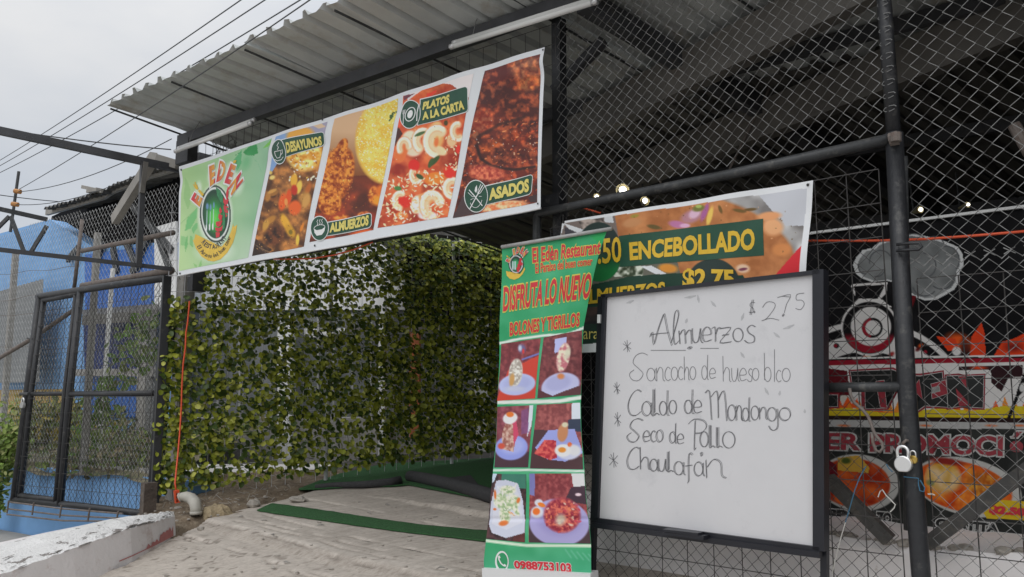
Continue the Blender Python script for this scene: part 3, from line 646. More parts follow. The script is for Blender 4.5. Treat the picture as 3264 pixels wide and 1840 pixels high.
# lintel behind the banner and dark back boards
s_ = MB(); s_.bar(PB.pt(.0, 2.66, -.12), PB.pt(4.05, 2.66, -.12), .06, .1); s_.build('lintel', M['steel_black'], sh)
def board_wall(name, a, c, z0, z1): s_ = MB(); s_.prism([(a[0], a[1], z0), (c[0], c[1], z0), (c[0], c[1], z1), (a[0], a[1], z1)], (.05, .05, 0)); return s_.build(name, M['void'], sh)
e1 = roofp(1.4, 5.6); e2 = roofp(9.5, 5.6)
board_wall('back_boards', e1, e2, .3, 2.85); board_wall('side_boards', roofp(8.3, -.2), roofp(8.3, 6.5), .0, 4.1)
board_wall('light_blocking_boards', PG.pt(2.95, 0), PG.pt(6.5, 0), .0, 4.2); board_wall('rear_partition', (-.1, 9.7), e1 , .6, 3.0)  # front wall added out of view to cut light into the shed
# ------------------------------------------------------------ welded mesh above the banner
s_ = MB(); wire_grid(s_, PB, .16, 4.05, 3.5, 3.76, .115, .13, .0022, -.07, .004)
tag(s_.build('wire_mesh_panel', M['wire_dark']), 'thin dark welded wire mesh closing the gap between banner and roof beam', 'wire mesh')
# ------------------------------------------------------------ fluorescent tubes
def tube_light(px0, px1, label, n=2, dy=(11, 9)):
    a = PB.hit(*px0, .06); c = PB.hit(*px1, .06); o = thing('tube_light', a, label, 'tube light', 'fluorescent tubes under the roof beam')
    for k in range(n):
        ofs = np.array([0, 0, -.034 * k]) + PB.N * .028 * k; t_ = (c - a) / np.linalg.norm(c - a)
        s_ = MB(); s_.tube([a + ofs + t_ * .03, c + ofs - t_ * .03], .018, 12); tb = s_.build('tube', M['tube_white'], o, True)
        for e_, sg in ((a, 1), (c, -1)):
            s_ = MB(); s_.tube([e_ + ofs, e_ + ofs + t_ * sg * .035], .0192, 12); s_.build('end_cap', M['tube_cap'], tb, True)
    for g in (.15, .5, .85):
        s_ = MB(); p = lerp(a, c, g); s_.tube([p + np.array([0, 0, .02]), p + np.array([0, 0, .12]) - PB.N * .03, p + np.array([0, 0, .25]) - PB.N * .1], .003, 4); s_.build('hanger_wire', M['wire'], o); return o
tube_light((569, 474), (812, 382), 'white twin fluorescent tube above the green end of the banner')
tube_light((1445, 139), (1912, -8), 'white twin fluorescent tube above the grilled meat end of the banner')
# ------------------------------------------------------------ tall chain link fence on the right
fc = thing('chain_link_fence', PG.pt(1.2, .6), 'tall dark chain link fence closing the front of the shed on the right', 'fence')
s_ = MB(); chain_link(s_, PG, .06, 1.93, 2.66, 4.15, .066, .066, .0021); s_.build('upper_mesh', M['wire'], fc)
s_ = MB(); chain_link(s_, PG, 2.0, 2.97, 2.05, 4.3, .072, .068, .0021); s_.build('side_mesh', M['wire'], fc)
s_ = MB(); chain_link(s_, PG, 2.0, 2.97, .55, 2.09, .07, .07, .0019, d=.006)
for k in range(13):
    p = PG.pt(2.02 + k * .07, 2.08); s_.tube([p + BD * -.02 + np.array([0, 0, -.012]), p + BD * .02 + np.array([0, 0, .014])], .0025, 4); s_.tube([p + BD * .02 + np.array([0, 0, -.012]), p + BD * -.02 + np.array([0, 0, .014])], .0025, 4)
s_.build('lower_mesh', M['wire'], fc)
s_ = MB(); wire_grid(s_, PG, 2.02, 2.97, .6, 2.0, .148, .14, .0026, -.012, .004); s_.build('wire_grid', M['wire_dark'], fc)
def gp(px, py, d=0.0): return PG.hit(px, py, d)
s_ = MB(); top = gp(2813, -40); bot = gp(2850, 440); s_.tube([top + np.array([0, 0, 1]) * .3, bot], .031, 14); s_.tube([gp(2850, 425), gp(2890, 1235), gp(2936, 1835), gp(2952, 2050)], .037, 14)
s_.build('post', M['steel_black'], fc, True)
s_ = MB()
for a, c in (((2640, 1525), (2835, 1722)), ((2955, 1735), (3300, 1480))): s_.bar(PG.hit(*a, -.22), PG.hit(*c, -.22), .058, .05, PG.N)
s_.build('knee_brace', M['brace'], fc)
s_ = MB(); s_.tube([PG.hit(3232, 398, -.6), PG.hit(3300, 520, -.6)], .028, 10); s_.build('stub_pipe', M['rust'], fc)
s_ = MB(); s_.tube([gp(2858, 780, .05), gp(2900, 776, .055), gp(2930, 775, .05), gp(2938, 786, .05), gp(2928, 796, .05), gp(2895, 797, .055), gp(2858, 800, .05)], .0065, 8); s_.build('hook', M['steel_black'], fc, True)
for k in range(9):
    s_ = MB(); p = gp(2816 + 2.6 * k, 10 + 42 * k, .03); s_.tube([p + PG.U * .03 * math.cos(g) + np.array([0, 0, .012 * math.sin(g)]) + PG.N * .01 * math.cos(g) for g in np.linspace(0, 5.5, 8)], .0022, 4, False); s_.build('tie_wire', M['wire'], fc)
# ------------------------------------------------------------ pedestrian gate
gt = thing('steel_gate', PG.pt(.9, .6), 'black pipe framed gate filled with chain link and wire grid behind the whiteboard', 'gate')
s_ = MB(); s_.tube([gp(1712, 2000, .02), gp(1712, 692, .02), gp(1718, 681, .02), gp(1735, 676, .02), gp(2300, 562, .02), gp(2845, 442, .02)], .026, 14); s_.tube([gp(2600, 1236, .01), gp(2888, 1233, .01)], .022, 12); s_.tube([gp(2895, 1690, -.02), gp(2880, 500, -.02)], .018, 10)
fr_ = s_.build('pipe_frame', M['steel_dark'], gt, True)
s_ = MB(); s_.tube([gp(2838, 448, .025), gp(2864, 440, .025)], .033, 12); s_.tube([gp(2856, 452, .06), gp(2856, 424, .06)], .022, 10); s_.build('welded_hinge', M['rust'], gt)
s_ = MB(); chain_link(s_, PG, .02, 1.9, .5, 2.58, .066, .066, .0019, d=.0); s_.build('mesh', M['wire_dark'], gt)
s_ = MB(); wire_grid(s_, PG, .02, 1.9, .55, 2.5, .146, .145, .0026, .01, .004); s_.build('wire_grid', M['wire_dark'], gt)
def z7(x, y): return (2560 + x / 2.2685, 1200 + y / 2.2685)
s_ = MB(); s_.tube([gp(*z7(x, y), .05) for x, y in ((335, 85), (345, 140), (370, 190), (430, 240), (470, 290), (490, 340), (510, 400), (535, 440), (570, 480), (578, 520), (555, 548), (525, 535), (505, 480), (497, 410))], .007, 8); s_.build('latch_hook', M['rust'], gt, True)
s_ = MB(); s_.tube([gp(*z7(735, 500), .03), gp(*z7(722, 482), .05), gp(*z7(745, 462), .05), gp(*z7(765, 470), .03)], .006, 8); s_.build('hasp', M['rust'], gt, True)
# padlocks
def padlock(px, py, r, pl, dist, label, mt, wn, body='round', sh_h=2.1):
    c = pl.hit(px, py, dist); o = thing('padlock', c - np.array([0, 0, r]), label, 'padlock', 'padlocks on the gates'); n_ = pl.N
    x = pl.U; z = np.array([0, 0, 1.]); s_ = MB()
    ring = [x * r * math.cos(g) + z * r * max(-.88, math.sin(g)) for g in np.linspace(0, 2 * math.pi, 25)[:-1]]
    vs = []; k = len(ring)
    for dq, sc_ in ((-.42, .9), (-.34, 1), (.34, 1), (.42, .9)): vs += [c + q * sc_ + n_ * r * dq for q in ring]
    fs = [tuple(range(k))[::-1], tuple(range(3 * k, 4 * k))] + [(j * k + i, j * k + (i + 1) % k, (j + 1) * k + (i + 1) % k, (j + 1) * k + i) for j in range(3) for i in range(k)]
    s_.add(vs, fs); s_.build('body', mt, o)
    s_ = MB(); s_.tube([c + x * (-r * .62) + z * r * .5] + [c + x * (-r * .62) + z * r * 1.3] + [c + x * r * .62 * math.cos(g) + z * (r * sh_h * .72 + r * .62 * math.sin(g)) for g in np.linspace(math.pi, 0, 9)] + [c + x * r * .62 + z * r * .5], r * .19, 10); s_.build('shackle', M['chrome'], o, True)
    return o
padlock(2880, 1480, .034, PG, .07, 'large shiny round padlock hanging on the black post by the poster', M['chrome'], 1)
padlock(2911, 1466, .017, PG, .045, 'small brass padlock half hidden behind the shiny round padlock', M['brass'], 1)
# ------------------------------------------------------------ left fence, frame and double gate
lf = thing('wire_fence', PL.pt(1.8, .8), 'rusty chain link fence on concrete posts in front of the blue building', 'fence')
s_ = MB(); chain_link(s_, PL, .02, 4.9, .8, 3.6, .07, .075, .0019, lambda u, v: v < 3.58 + .02 * math.sin(u * 3)); s_.build('mesh', M['wire_left'], lf)
for px, r in ((280, .03), (22, .032), (640, .05)):
    if px > 600: continue
    u, _ = PL.huv(px, 900); s_ = MB(); s_.bar(PL.pt(u - .02, .7, -.08), PL.pt(u + .02, 3.3, -.08), r * 1.9, r * 1.9, PL.N); s_.build('concrete_post', M['concrete_post'], lf)
u, _ = PL.huv(208, 900); s_ = MB(); s_.tube([PL.pt(u, .7, -.5), PL.pt(u - .05, 3.0, -.5)], .025, 8); s_.build('thin_post', M['white_paint'], lf)
for a, c, r in (((263, 912), (547, 862), .036), ((262, 800), (552, 742), .026), ((-20, 1152), (96, 1084), .024), ((96, 1084), (240, 985), .024), ((236, 925), (262, 700), .02)):
    s_ = MB(); s_.tube([PL.hit(*a, .04), PL.hit(*c, .04)], r, 10); s_.build('rusty_rail', M['rust'], lf, True)
s_ = MB()
for y0, sg in ((960, .16), (1005, .02), (1105, -.04), (875, .1)): s_.tube([PL.hit(x, y0 - sg * x + 3 * math.sin(x * .05), .02) for x in range(-20, 241, 20)], .003, 4, False)
s_.build('loose_wire', M['rust'], lf)
sf = thing('steel_gantry', PT.pt(.6, 2.7), 'overhead gantry of two thin steel rails reaching left from the concrete post', 'gantry')
def tp_(x, y, d=0): return PT.hit(x, y, d)
s_ = MB(); s_.bar(tp_(-30, 411), tp_(600, 546), .045, .065); s_.build('top_rail', M['beam'], sf)
s_ = MB(); s_.bar(tp_(-30, 793), tp_(548, 858), .03, .035); s_.build('bottom_rail', M['beam'], sf)
s_ = MB(); s_.bar(tp_(458, 508), tp_(441, 852), .045, .07, PT.N); s_.build('upright', M['beam'], sf)
s_ = MB(); s_.bar(tp_(464, 518, .03), tp_(452, 616, .03), .04, .05, PT.N); s_.build('grey_bracket', M['purlin'], sf)
s_ = MB(); s_.bar(PL.hit(492, 500, .3), PL.hit(366, 702, .1), .1, .07, PL.N); s_.bar(PL.hit(500, 506, .3), PL.hit(566, 526, .2), .05, .08); tag(s_.build('timber_strut', M['wood']), 'pale weathered timber strut leaning behind the steel gantry under the roof', 'strut')
tr_ = thing('roof_truss', P(20, 760, 9.2), 'bare rusty steel truss end beyond the chain link fence at the left edge', 'truss')
s_ = MB(); s_.bar(P(-30, 660, 9.4), P(150, 700, 9.9), .035, .05); s_.build('top_chord', M['steel_dark'], tr_)
for a, c in (((30, 690), (-20, 740)), ((34, 690), (75, 800)), ((150, 720), (95, 810))):
    s_ = MB(); s_.bar(P(*a, 9.4), P(*c, 9.4), .03, .04); s_.build('strut', M['steel_dark'], tr_)
gl = thing('double_gate', PGL.pt(1.2, .42), 'leaning black pipe gate with a narrow door in front of the blue retaining wall', 'gate')
def lp(x, y, d=0): return PGL.hit(x, y, d)
s_ = MB(); s_.tube([lp(45, 1592), lp(88, 1240), lp(127, 944)], .04, 12); s_.tube([lp(122, 946), lp(330, 914), lp(530, 886)], .036, 12); s_.tube([lp(534, 884), lp(505, 1250), lp(478, 1642)], .036, 12); s_.tube([lp(40, 1592), lp(250, 1612), lp(480, 1640)], .033, 12)
s_.tube([lp(192, 1610), lp(222, 1255), lp(257, 930)], .036, 12); s_.tube([lp(222, 1256), lp(488, 1254)], .028, 12); s_.build('pipe_frame', M['steel_black'], gl, True)
dr = MB(); dr.tube([lp(64, 1586), lp(100, 1250), lp(139, 958)], .028, 12); dr.tube([lp(137, 958), lp(247, 938)], .028, 12); dr.tube([lp(178, 1600), lp(207, 1255), lp(243, 940)], .028, 12); dr.tube([lp(62, 1578), lp(178, 1594)], .028, 12); dr.tube([lp(97, 1256), lp(208, 1255)], .024, 12); do = dr.build('narrow_door', M['steel_black'], gl, True)
uvs = [PGL.huv(*q) for q in ((48, 1590), (128, 946), (534, 886), (480, 1640))]
def inq(u, v, pol=uvs):
    c = False
    for (x1, y1), (x2, y2) in zip(pol, pol[1:] + pol[:1]):
        if (y1 > v) != (y2 > v) and u < (x2 - x1) * (v - y1) / (y2 - y1) + x1: c = not c
    return c
s_ = MB(); chain_link(s_, PGL, -.15, 2.42, .42, 2.62, .072, .072, .0022, inq); s_.build('mesh', M['wire_dark'], gl)
s_ = MB()
for k in range(19):
    a = k / 18; s_.tube([lp(*lerp((48, 1592), (480, 1638), a), .02), lp(*lerp((128, 948), (533, 888), a), .02)], .0026, 4, False)
for k in range(1, 14):
    a = k / 14; s_.tube([lp(*lerp((128, 948), (48, 1592), a), .025), lp(*lerp((533, 888), (480, 1638), a), .025)], .0026, 4, False)
s_.build('wire_grid', M['wire_dark'], gl)
s_ = MB()
for y in (0, 22, 40): s_.tube([lp(26 + .3 * y * -.3, 1600 + y, .08), lp(200, 1622 + y * .95, .08), lp(392, 1642 + y * .5 + (-4 if y == 0 else 0), .08)], .0085, 8)
for x, y in ((26, 1600), (106, 1606), (194, 1614), (284, 1624), (375, 1634)): s_.tube([lp(x + 2, y - 4, .09), lp(x - 4, y + (36 if x < 350 else 25), .09)], .0085, 8)
s_.build('bottom_grille', M['rust'], gl)
s_ = MB()
for x, y, r in ((540, 1020, .03), (494, 1510, .03), (532, 1000, .02)): s_.tube([lp(x, y, .01), lp(x - 3, y + 34, .01)], r, 10)
s_.bar(lp(548, 985, -.02), lp(493, 1640, -.02), .05, .07, PGL.N); s_.build('hinge_bar', M['steel_black'], gl)
s_ = MB(); s_.tube([lp(66, 1256, .03), lp(92, 1256, .03)], .018, 8); s_.tube([lp(86, 1078, .03), lp(104, 1081, .03)], .008, 6); s_.build('bolt', M['steel_dark'], gl)
padlock(72, 1292, .036, PGL, .07, 'dull padlock on the left edge of the leaning double gate', M['wire_left'], 0)
# overhead wires and the little mast
ms = thing('wire_mast', P(34, 740, 10.2), 'thin rod mast with two orange insulators at the far left under the wires', 'mast')
s_ = MB(); s_.tube([P(60, 547, 10.2), P(33, 740, 10.2)], .02, 6); s_.build('rod', M['cable'], ms)
for x, y in ((53, 610), (45, 651)):
    s_ = MB(); s_.tube([P(x - 7, y - 1, 10.1), P(x + 13, y + 2, 10.1)], .03, 8); s_.build('insulator', M['insulator'], ms)
def wire(pts, r, label, sag=0.0):
    p = [P(*q) for q in pts]; o = []
    for a, c in zip(p[:-1], p[1:]):
        for k in range(12): g = k / 12; o.append(lerp(a, c, g) - np.array([0, 0, sag * 4 * g * (1 - g)]))
    o.append(p[-1]); s_ = MB(); s_.tube(o, r, 5); tag(s_.build('power_line', M['cable']), label, 'wire', 'overhead wires')
wire([(-40, 535, 16), (790, -15, 7)], .0062, 'overhead wire highest of the four crossing the sky to the roof', .05)
wire([(-40, 551, 15.5), (868, -15, 6.8)], .0062, 'overhead wire second from the top of the four crossing the sky', .05)
wire([(-40, 570, 15), (982, -15, 6.5)], .0062, 'overhead wire third from the top of the four crossing the sky', .07)
wire([(55, 607, 10.2), (1010, -15, 4.2)], .0042, 'overhead wire lowest of the four, running in front of the roof edge', .04)
wire([(-40, 404, 7.3), (545, 477, 7.3)], .006, 'thin service wire running level to the top of the concrete post', .02)
wire([(55, 612, 10.1), (547, 443, 7.3)], .0045, 'thin wire from upper insulator of the mast to the roof corner', .1)
wire([(47, 652, 10.1), (452, 551, 7.6)], .0045, 'thin wire from lower insulator of the mast to the steel gantry', .1)
wire([(-40, 616, 10.3), (190, 643, 11.5)], .006, 'short level wire ending at the tin roof of the blue building', .01)
# ------------------------------------------------------------ big banner over the entrance
def zz(x0, y0, s): return lambda *q: [(x0 + x / s, y0 + y / s) for x, y in q]
def z1(zf, x, y): return zf((x, y))[0]
zA = zz(540, 430, 3.227); zB = zz(800, 0, 2.576); zC = zz(1100, 150, 2.64); zD = zz(1700, 540, 2.3415)
zE = zz(1520, 700, 3.025); zF = zz(1520, 1160, 2.135); zW = zz(1880, 850, 1.5615); zP = zz(2560, 600, 2.2685); zQ = zz(2560, 1200, 2.2685); zK = zz(2620, 1080, 4); zL = zz(2620, 1480, 4)
def s_banner(X, Y, off=0.0):
    X = np.asarray(X, float); Y = np.asarray(Y, float)
    wv = .008 * np.sin(X / 75 + Y / 210) + .006 * np.sin(X / 31 - Y / 130) * np.clip((X - 600) / 300, .2, 1) + .014 * np.exp(-((Y - (560 - (X - 570) * .33 + 18)) / 26) ** 2) * np.sin(X / 120)
    wv = wv + .005 * np.sin((X * .5 + Y) / 23) * np.exp(-((X - 1690) ** 2 + (Y - 190) ** 2) / 9000.)
    return PB.hitv(X, Y, .10 + off) + PB.N * wv[..., None]
bn = thing('shop_banner', PB.pt(2, 2.6, .1), 'long glossy banner with a round green logo and four slanted food photos over the entrance', 'banner')
Q = [(569, 531), (1732, 148), (1726, 665), (565, 879)]
pa = Paint(Q, 260, 80); pa.fill((206, 209, 212)); pa.build('sheet', s_banner, bn)
s_ = MB(); ringp = []
for k in range(61): ringp.append(lerp(Q[0], Q[1], k / 60))
for k in range(61): ringp.append(lerp(Q[2], Q[3], k / 60))
q = np.array(ringp); f_ = s_banner(q[:, 0], q[:, 1], 0.0); 
# green logo ground
gq = [(577, 541), (868, 442), (794, 822), (568, 864)]
p = Paint(gq, 110, 130); X, Y = p.X, p.Y
t_ = np.clip((X - 570) / 280, 0, 1)[..., None]; p.c = np.array([176, 206, 142.]) * (1 - t_) + np.array([128, 172, 142.]) * t_
p.mix(np.clip((Y - 700) / 160, 0, 1) * np.clip((X - 640) / 160, 0, 1) * .75, (196, 208, 196)); p.ell(640, 620, 120, 90, (176, 196, 140), 0, .9, .6)
p.tex((110, 165, 110), (190, 214, 170), 70, 3, .2, .8, 2, np.full(X.shape, .25))
p.poly(zA((670, 215), (760, 180), (830, 115), (900, 100), (925, 190), (880, 215), (800, 212), (740, 170)), (48, 138, 72)); p.poly(zA((660, 260), (750, 150), (745, 300), (690, 400)), (72, 160, 100), .8)
p.poly(zA((970, 140), (1060, 40), (1050, 110), (1000, 135)), (110, 180, 70), .9); p.ell(*z1(zA, 800, 280), 22, 40, (80, 165, 105), 20, .8, .5)
for pts, c, al in (([(140, 430), (210, 560), (205, 720), (180, 770), (140, 650)], (130, 178, 110), .55), ([(100, 920), (200, 830), (290, 745)], (130, 175, 110), .6), ([(150, 990), (175, 860), (285, 740), (275, 850), (215, 960)], (104, 178, 108), .85), ([(220, 960), (260, 910), (290, 905), (280, 960), (240, 1020)], (104, 176, 108), .8), ([(110, 1040), (180, 1050), (170, 1150), (110, 1130)], (124, 184, 118), .7), ([(180, 1020), (150, 1120), (155, 1215), (185, 1130)], (100, 172, 100), .7), ([(210, 1030), (200, 1130), (240, 1160), (235, 1050)], (106, 176, 106), .7), ([(300, 1350), (330, 1280), (335, 1340), (318, 1365)], (120, 180, 100), .7), ([(245, 1320), (285, 1340), (280, 1370), (255, 1350)], (124, 184, 104), .7)): p.poly(zA(*pts), c, al)
p.line(zA((105, 915), (200, 825), (300, 735)), 1.6, (120, 170, 105), 1, .7); p.line(zA((860, 220), (920, 300), (950, 380)), 1.2, (100, 170, 120), 1, .6)
# pale glow round logo letters and disc
p.ell(*z1(zA, 470, 820), 62, 106, (214, 222, 210), 0, .2, .95)
for x, y, rx, ry in ((275, 655, 22, 26), (290, 560, 14, 34), (425, 420, 20, 36), (525, 375, 24, 40), (630, 390, 26, 42), (690, 510, 32, 44), (470, 1200, 78, 44)): p.ell(*z1(zA, x, y), rx, ry, (206, 220, 200), 0, .5, .8)
gp_ = p.build('logo_ground', s_banner, bn, off=.0015)
em = Paint([(np.array(z1(zA, 470, 815)) + d_) for d_ in np.array([(-58, -100), (58, -100), (58, 100), (-58, 100)])], 80, 130)
cx, cy = z1(zA, 470, 813)
em.fill((60, 72, 62)); em.ell(cx, cy, 46.5, 87, (214, 218, 214), -3, .03); em.ell(cx, cy, 42.5, 80, (28, 62, 44), -3, .04); em.ell(cx - 2, cy + 6, 39, 74, (46, 158, 60), -3, .75); em.ell(cx - 4, cy + 14, 24, 48, (104, 200, 80), -3, .9)
for x, ys, yb, w_ in ((382, 690, 990, 11), (416, 700, 980, 7), (450, 678, 975, 6)):
    em.line(zA((x, ys + 90), (x - 3, yb)), 2.2, (190, 205, 215), 1); em.ell(*z1(zA, x + 2, ys + 45), w_ / 2 + .5, 14, (110, 140, 190), 0, .5, .9); em.ell(*z1(zA, x - 6, yb - 30), 2.6, 13, (224, 230, 234), 0, .3)
mk_ = em.emask(cx, cy, 52, 93, -3, .01) > .4
eo = em.build('emblem_disc', s_banner, bn, off=.003, mask=mk_)
for nm, mt_, polys in (('green_leaf', mat('leaf_green_print', (.03, .22, .08), .42, 0, .3, 30), [[(470, 535), (520, 570), (548, 640), (545, 700), (520, 690), (485, 620)], [(545, 700), (560, 760), (575, 850), (570, 960), (545, 985), (550, 850)], [(590, 720), (612, 760), (595, 860), (575, 800)], [(545, 640), (555, 700), (560, 780), (535, 800), (545, 720)]]),
                        ('red_flower', M['red_print'], [[(600, 530), (610, 560), (605, 640), (585, 680), (580, 600)], [(555, 640), (580, 670), (612, 660), (600, 710), (570, 725), (552, 690)], [(560, 720), (590, 750), (607, 740), (600, 790), (570, 800), (556, 760)], [(575, 800), (607, 775), (600, 830), (580, 850)], [(520, 740), (540, 790), (520, 815), (508, 780)], [(505, 810), (545, 830), (535, 880), (515, 880), (500, 850)], [(475, 895), (505, 890), (545, 880), (530, 930), (500, 950), (478, 930)], [(470, 950), (510, 960), (550, 930), (540, 985), (500, 1000), (475, 985)], [(475, 1000), (520, 1005), (515, 1050), (480, 1060)]])):
    shapes(nm, [zA(*a) for a in polys], s_banner, .0045, mt_, bn)
def logo_letters(T, surf, off, parent, bold=.055):        # red to gold letters of the round logo; T maps logo coordinates
    rp = MB(); yp = MB(); wp = MB()
    for ch, q in (('E', [(213, 662), (250, 588), (333, 652), (302, 740)]), ('E', [(390, 322), (446, 298), (460, 490), (408, 532)]), ('D', [(508, 262), (580, 285), (548, 460), (472, 486)]), ('E', [(628, 292), (688, 322), (622, 512), (560, 492)]), ('N', [(738, 382), (768, 474), (640, 627), (603, 545)])):
        q = [np.array(a, float) for a in q]
        text_on(rp, ch, T(*[tuple(a) for a in q]), surf, off + .003, bold)
        text_on(wp, ch, T(*[tuple(a) for a in q]), surf, off, bold, .07)
    for pts in ([(283, 575), (300, 560), (348, 612), (330, 630)], [(250, 520), (268, 505), (285, 545), (283, 562), (262, 560)], [(228, 508), (236, 502), (262, 545), (255, 552)], [(240, 484), (250, 480), (272, 540), (262, 545)], [(652, 278), (668, 262), (692, 262), (686, 285), (660, 296)]):
        k = np.array(T(*pts)); yp.add(surf(k[:, 0], k[:, 1], off + .003), [tuple(range(len(k)))])
    wp.build('letter_halo', M['badge_white'], parent)
    m_ = M.get('logo_red'); 
    rp.build('logo_letters', m_, parent); yp.build('fork_letter', M['gold_print'], parent)
m, t, b = new_mat('red_to_gold_print'); tcn = nn(t, 'ShaderNodeTexCoord'); sp = nn(t, 'ShaderNodeSeparateXYZ'); t.links.new(tcn.outputs['Generated'], sp.inputs[0])
wv_ = nn(t, 'ShaderNodeMath', operation='MULTIPLY'); wv_.inputs[1].default_value = 4.6; fr2 = nn(t, 'ShaderNodeMath', operation='FRACT'); t.links.new(sp.outputs[0], wv_.inputs[0]); t.links.new(wv_.outputs[0], fr2.inputs[0])
rr = nn(t, 'ShaderNodeValToRGB'); rr.color_ramp.elements[0].color = (.62, .035, .05, 1); rr.color_ramp.elements[1].color = (.75, .42, .04, 1); rr.color_ramp.elements[0].position = .3; t.links.new(fr2.outputs[0], rr.inputs[0]); t.links.new(rr.outputs[0], b.inputs['Base Color']); b.inputs['Roughness'].default_value = .42
M['logo_red'] = m
logo_letters(zA, s_banner, .0035, bn)
rib = shape('golden_ribbon', zA((262, 1020), (268, 1062), (300, 1100), (345, 1150), (400, 1182), (470, 1188), (540, 1150), (600, 1080), (640, 990), (662, 915), (668, 950), (690, 935), (704, 928), (690, 1010), (660, 1110), (600, 1212), (530, 1282), (460, 1304), (400, 1296), (330, 1252), (270, 1172), (235, 1078), (250, 1082)), s_banner, .003, M['ribbon'], bn)
def arc_text(mb, txt, path, h, surf, off, T, bold=0.0, wfac=.62):     # letters along a curve (logo coordinates), baseline on the curve
    seg = [np.array(a, float) for a in path]; L = [0]
    for a, c in zip(seg[:-1], seg[1:]): L.append(L[-1] + np.linalg.norm(c - a))
    def at(s):
        s = min(max(s, 0), L[-1] - 1e-6); k = max(i for i in range(len(L)) if L[i] <= s); k = min(k, len(seg) - 2); return lerp(seg[k], seg[k + 1], (s - L[k]) / (L[k + 1] - L[k]))
    n_ = len(txt)
    for i, ch in enumerate(txt):
        if ch == ' ': continue
        s0, s1 = L[-1] * i / n_, L[-1] * (i + .8) / n_; a, c = at(s0), at(s1); d_ = (c - a) / (np.linalg.norm(c - a) + 1e-9); up = np.array([d_[1], -d_[0]]); hh = h
        if ch in 'aeiomnurscv': hh = h * .68
        if ch in 'iIl': m_ = (a + c) / 2; a = m_ - d_ * h * .1; c = m_ + d_ * h * .1
        text_on(mb, ch, T(tuple(a + up * hh), tuple(c + up * hh), tuple(c), tuple(a)), surf, off, bold)
    return mb
arc_text(MB(), 'RESTAURANT', [(325, 1110), (360, 1150), (410, 1176), (470, 1178), (530, 1148), (570, 1100), (598, 1060)], 50, s_banner, .0032, zA, .03).build('lettering', M['ink'], bn)
arc_text(MB(), 'El paraiso del buen comer', [(280, 1150), (320, 1215), (375, 1255), (440, 1270), (510, 1245), (575, 1185), (615, 1110), (640, 1050)], 42, s_banner, .0045, zA, .02).build('lettering', M['ink'], rib)
# --- photo panels
def panel(name, quad, n, m_, fn, seed):
    p = Paint(quad, n, m_); fn(p); return p.build(name, s_banner, bn, off=.0015, gain=1.3)
def breakfast(p):
    p.tex((76, 46, 26), (190, 124, 60), 26, 11, .3, .7, 4); p.poly([(860, 430), (930, 420), (900, 500), (860, 560)], (120, 150, 190)); p.poly([(940, 400), (1050, 380), (1050, 450), (1010, 470)], (150, 150, 176), .9); p.poly(zB((500, 1030), (560, 1000), (610, 1040), (560, 1060)), (196, 170, 140))
    p.ell(*z1(zB, 440, 1250), 62, 66, (214, 158, 52), 0, .25); p.ell(*z1(zB, 420, 1120), 50, 36, (206, 150, 60), 0, .3)
    p.tex((190, 120, 30), (250, 226, 150), 14, 21, .35, .7, 3, p.emask(*z1(zB, 440, 1260), 58, 62, 0, .25) * .8)
    p.scatter(60, (925, 470, 1010, 580), (2, 7), .5, [(248, 238, 206), (226, 190, 90), (150, 88, 30), (252, 246, 226)], 3)
    for x, y, rx, ry, c, a in ((1040, 390, 22, 16, (206, 176, 90), 20), (1060, 440, 30, 18, (220, 190, 110), -20), (1080, 640, 46, 30, (122, 72, 34), -30), (1070, 620, 30, 22, (60, 34, 18), -30), (1430, 560, 24, 60, (170, 92, 36), 20), (1400, 650, 50, 50, (176, 126, 60), 20)): p.ell(*z1(zA, x, y), rx / 2.4, ry / 2.0, c, a, .5)
    for x, y, rx, ry, c, a in ((1290, 470, 40, 75, (220, 160, 50), 10), (1340, 540, 32, 80, (226, 182, 78), 14), (1290, 570, 38, 60, (176, 44, 22), 0), (1165, 690, 45, 100, (214, 88, 30), 12), (1230, 640, 34, 90, (206, 76, 26), 8), (1290, 750, 72, 85, (222, 92, 34), 20), (1200, 690, 20, 40, (240, 140, 70), 0)): p.ell(*z1(zA, x, y), rx / 3, ry / 3, c, a, .35)
    for x, y, rx, ry, c, a in ((1080, 600, 60, 30, (148, 98, 44), -30), (1020, 640, 26, 60, (166, 112, 52), 15), (1060, 580, 60, 20, (190, 140, 70), -25), (1040, 880, 80, 36, (170, 116, 48), -40), (1000, 930, 34, 70, (186, 138, 58), 15), (1190, 900, 46, 110, (212, 158, 48), -24), (1240, 990, 50, 90, (190, 140, 40), -30), (1310, 1080, 22, 70, (232, 180, 66), 6), (1240, 1000, 24, 30, (120, 100, 30), 0), (1360, 950, 18, 60, (206, 122, 40), 20), (1410, 680, 40, 90, (192, 142, 74), 20)): p.ell(*z1(zA, x, y), rx / 3.1, ry / 3.1, c, a, .4)
    p.tex((40, 24, 18), (110, 62, 34), 12, 31, .3, .7, 3, p.emask(*z1(zA, 1080, 1040), 34, 44, 30, .4)); p.tex((44, 28, 22), (90, 60, 40), 16, 33, .3, .7, 2, p.pmask(zA((860, 1250), (900, 1070), (1060, 1180), (1000, 1240))))
    for k in range(4): p.line(zA((880 + 30 * k, 1120 + 20 * k), (1000 + 26 * k, 1215 + 2 * k)), 1.3, (150, 120, 90), 1, .7)
    p.scatter(140, (810, 560, 970, 800), (1.2, 4), .4, [(90, 50, 22), (206, 140, 60), (50, 28, 18), (232, 176, 96)], 9, al=.7)
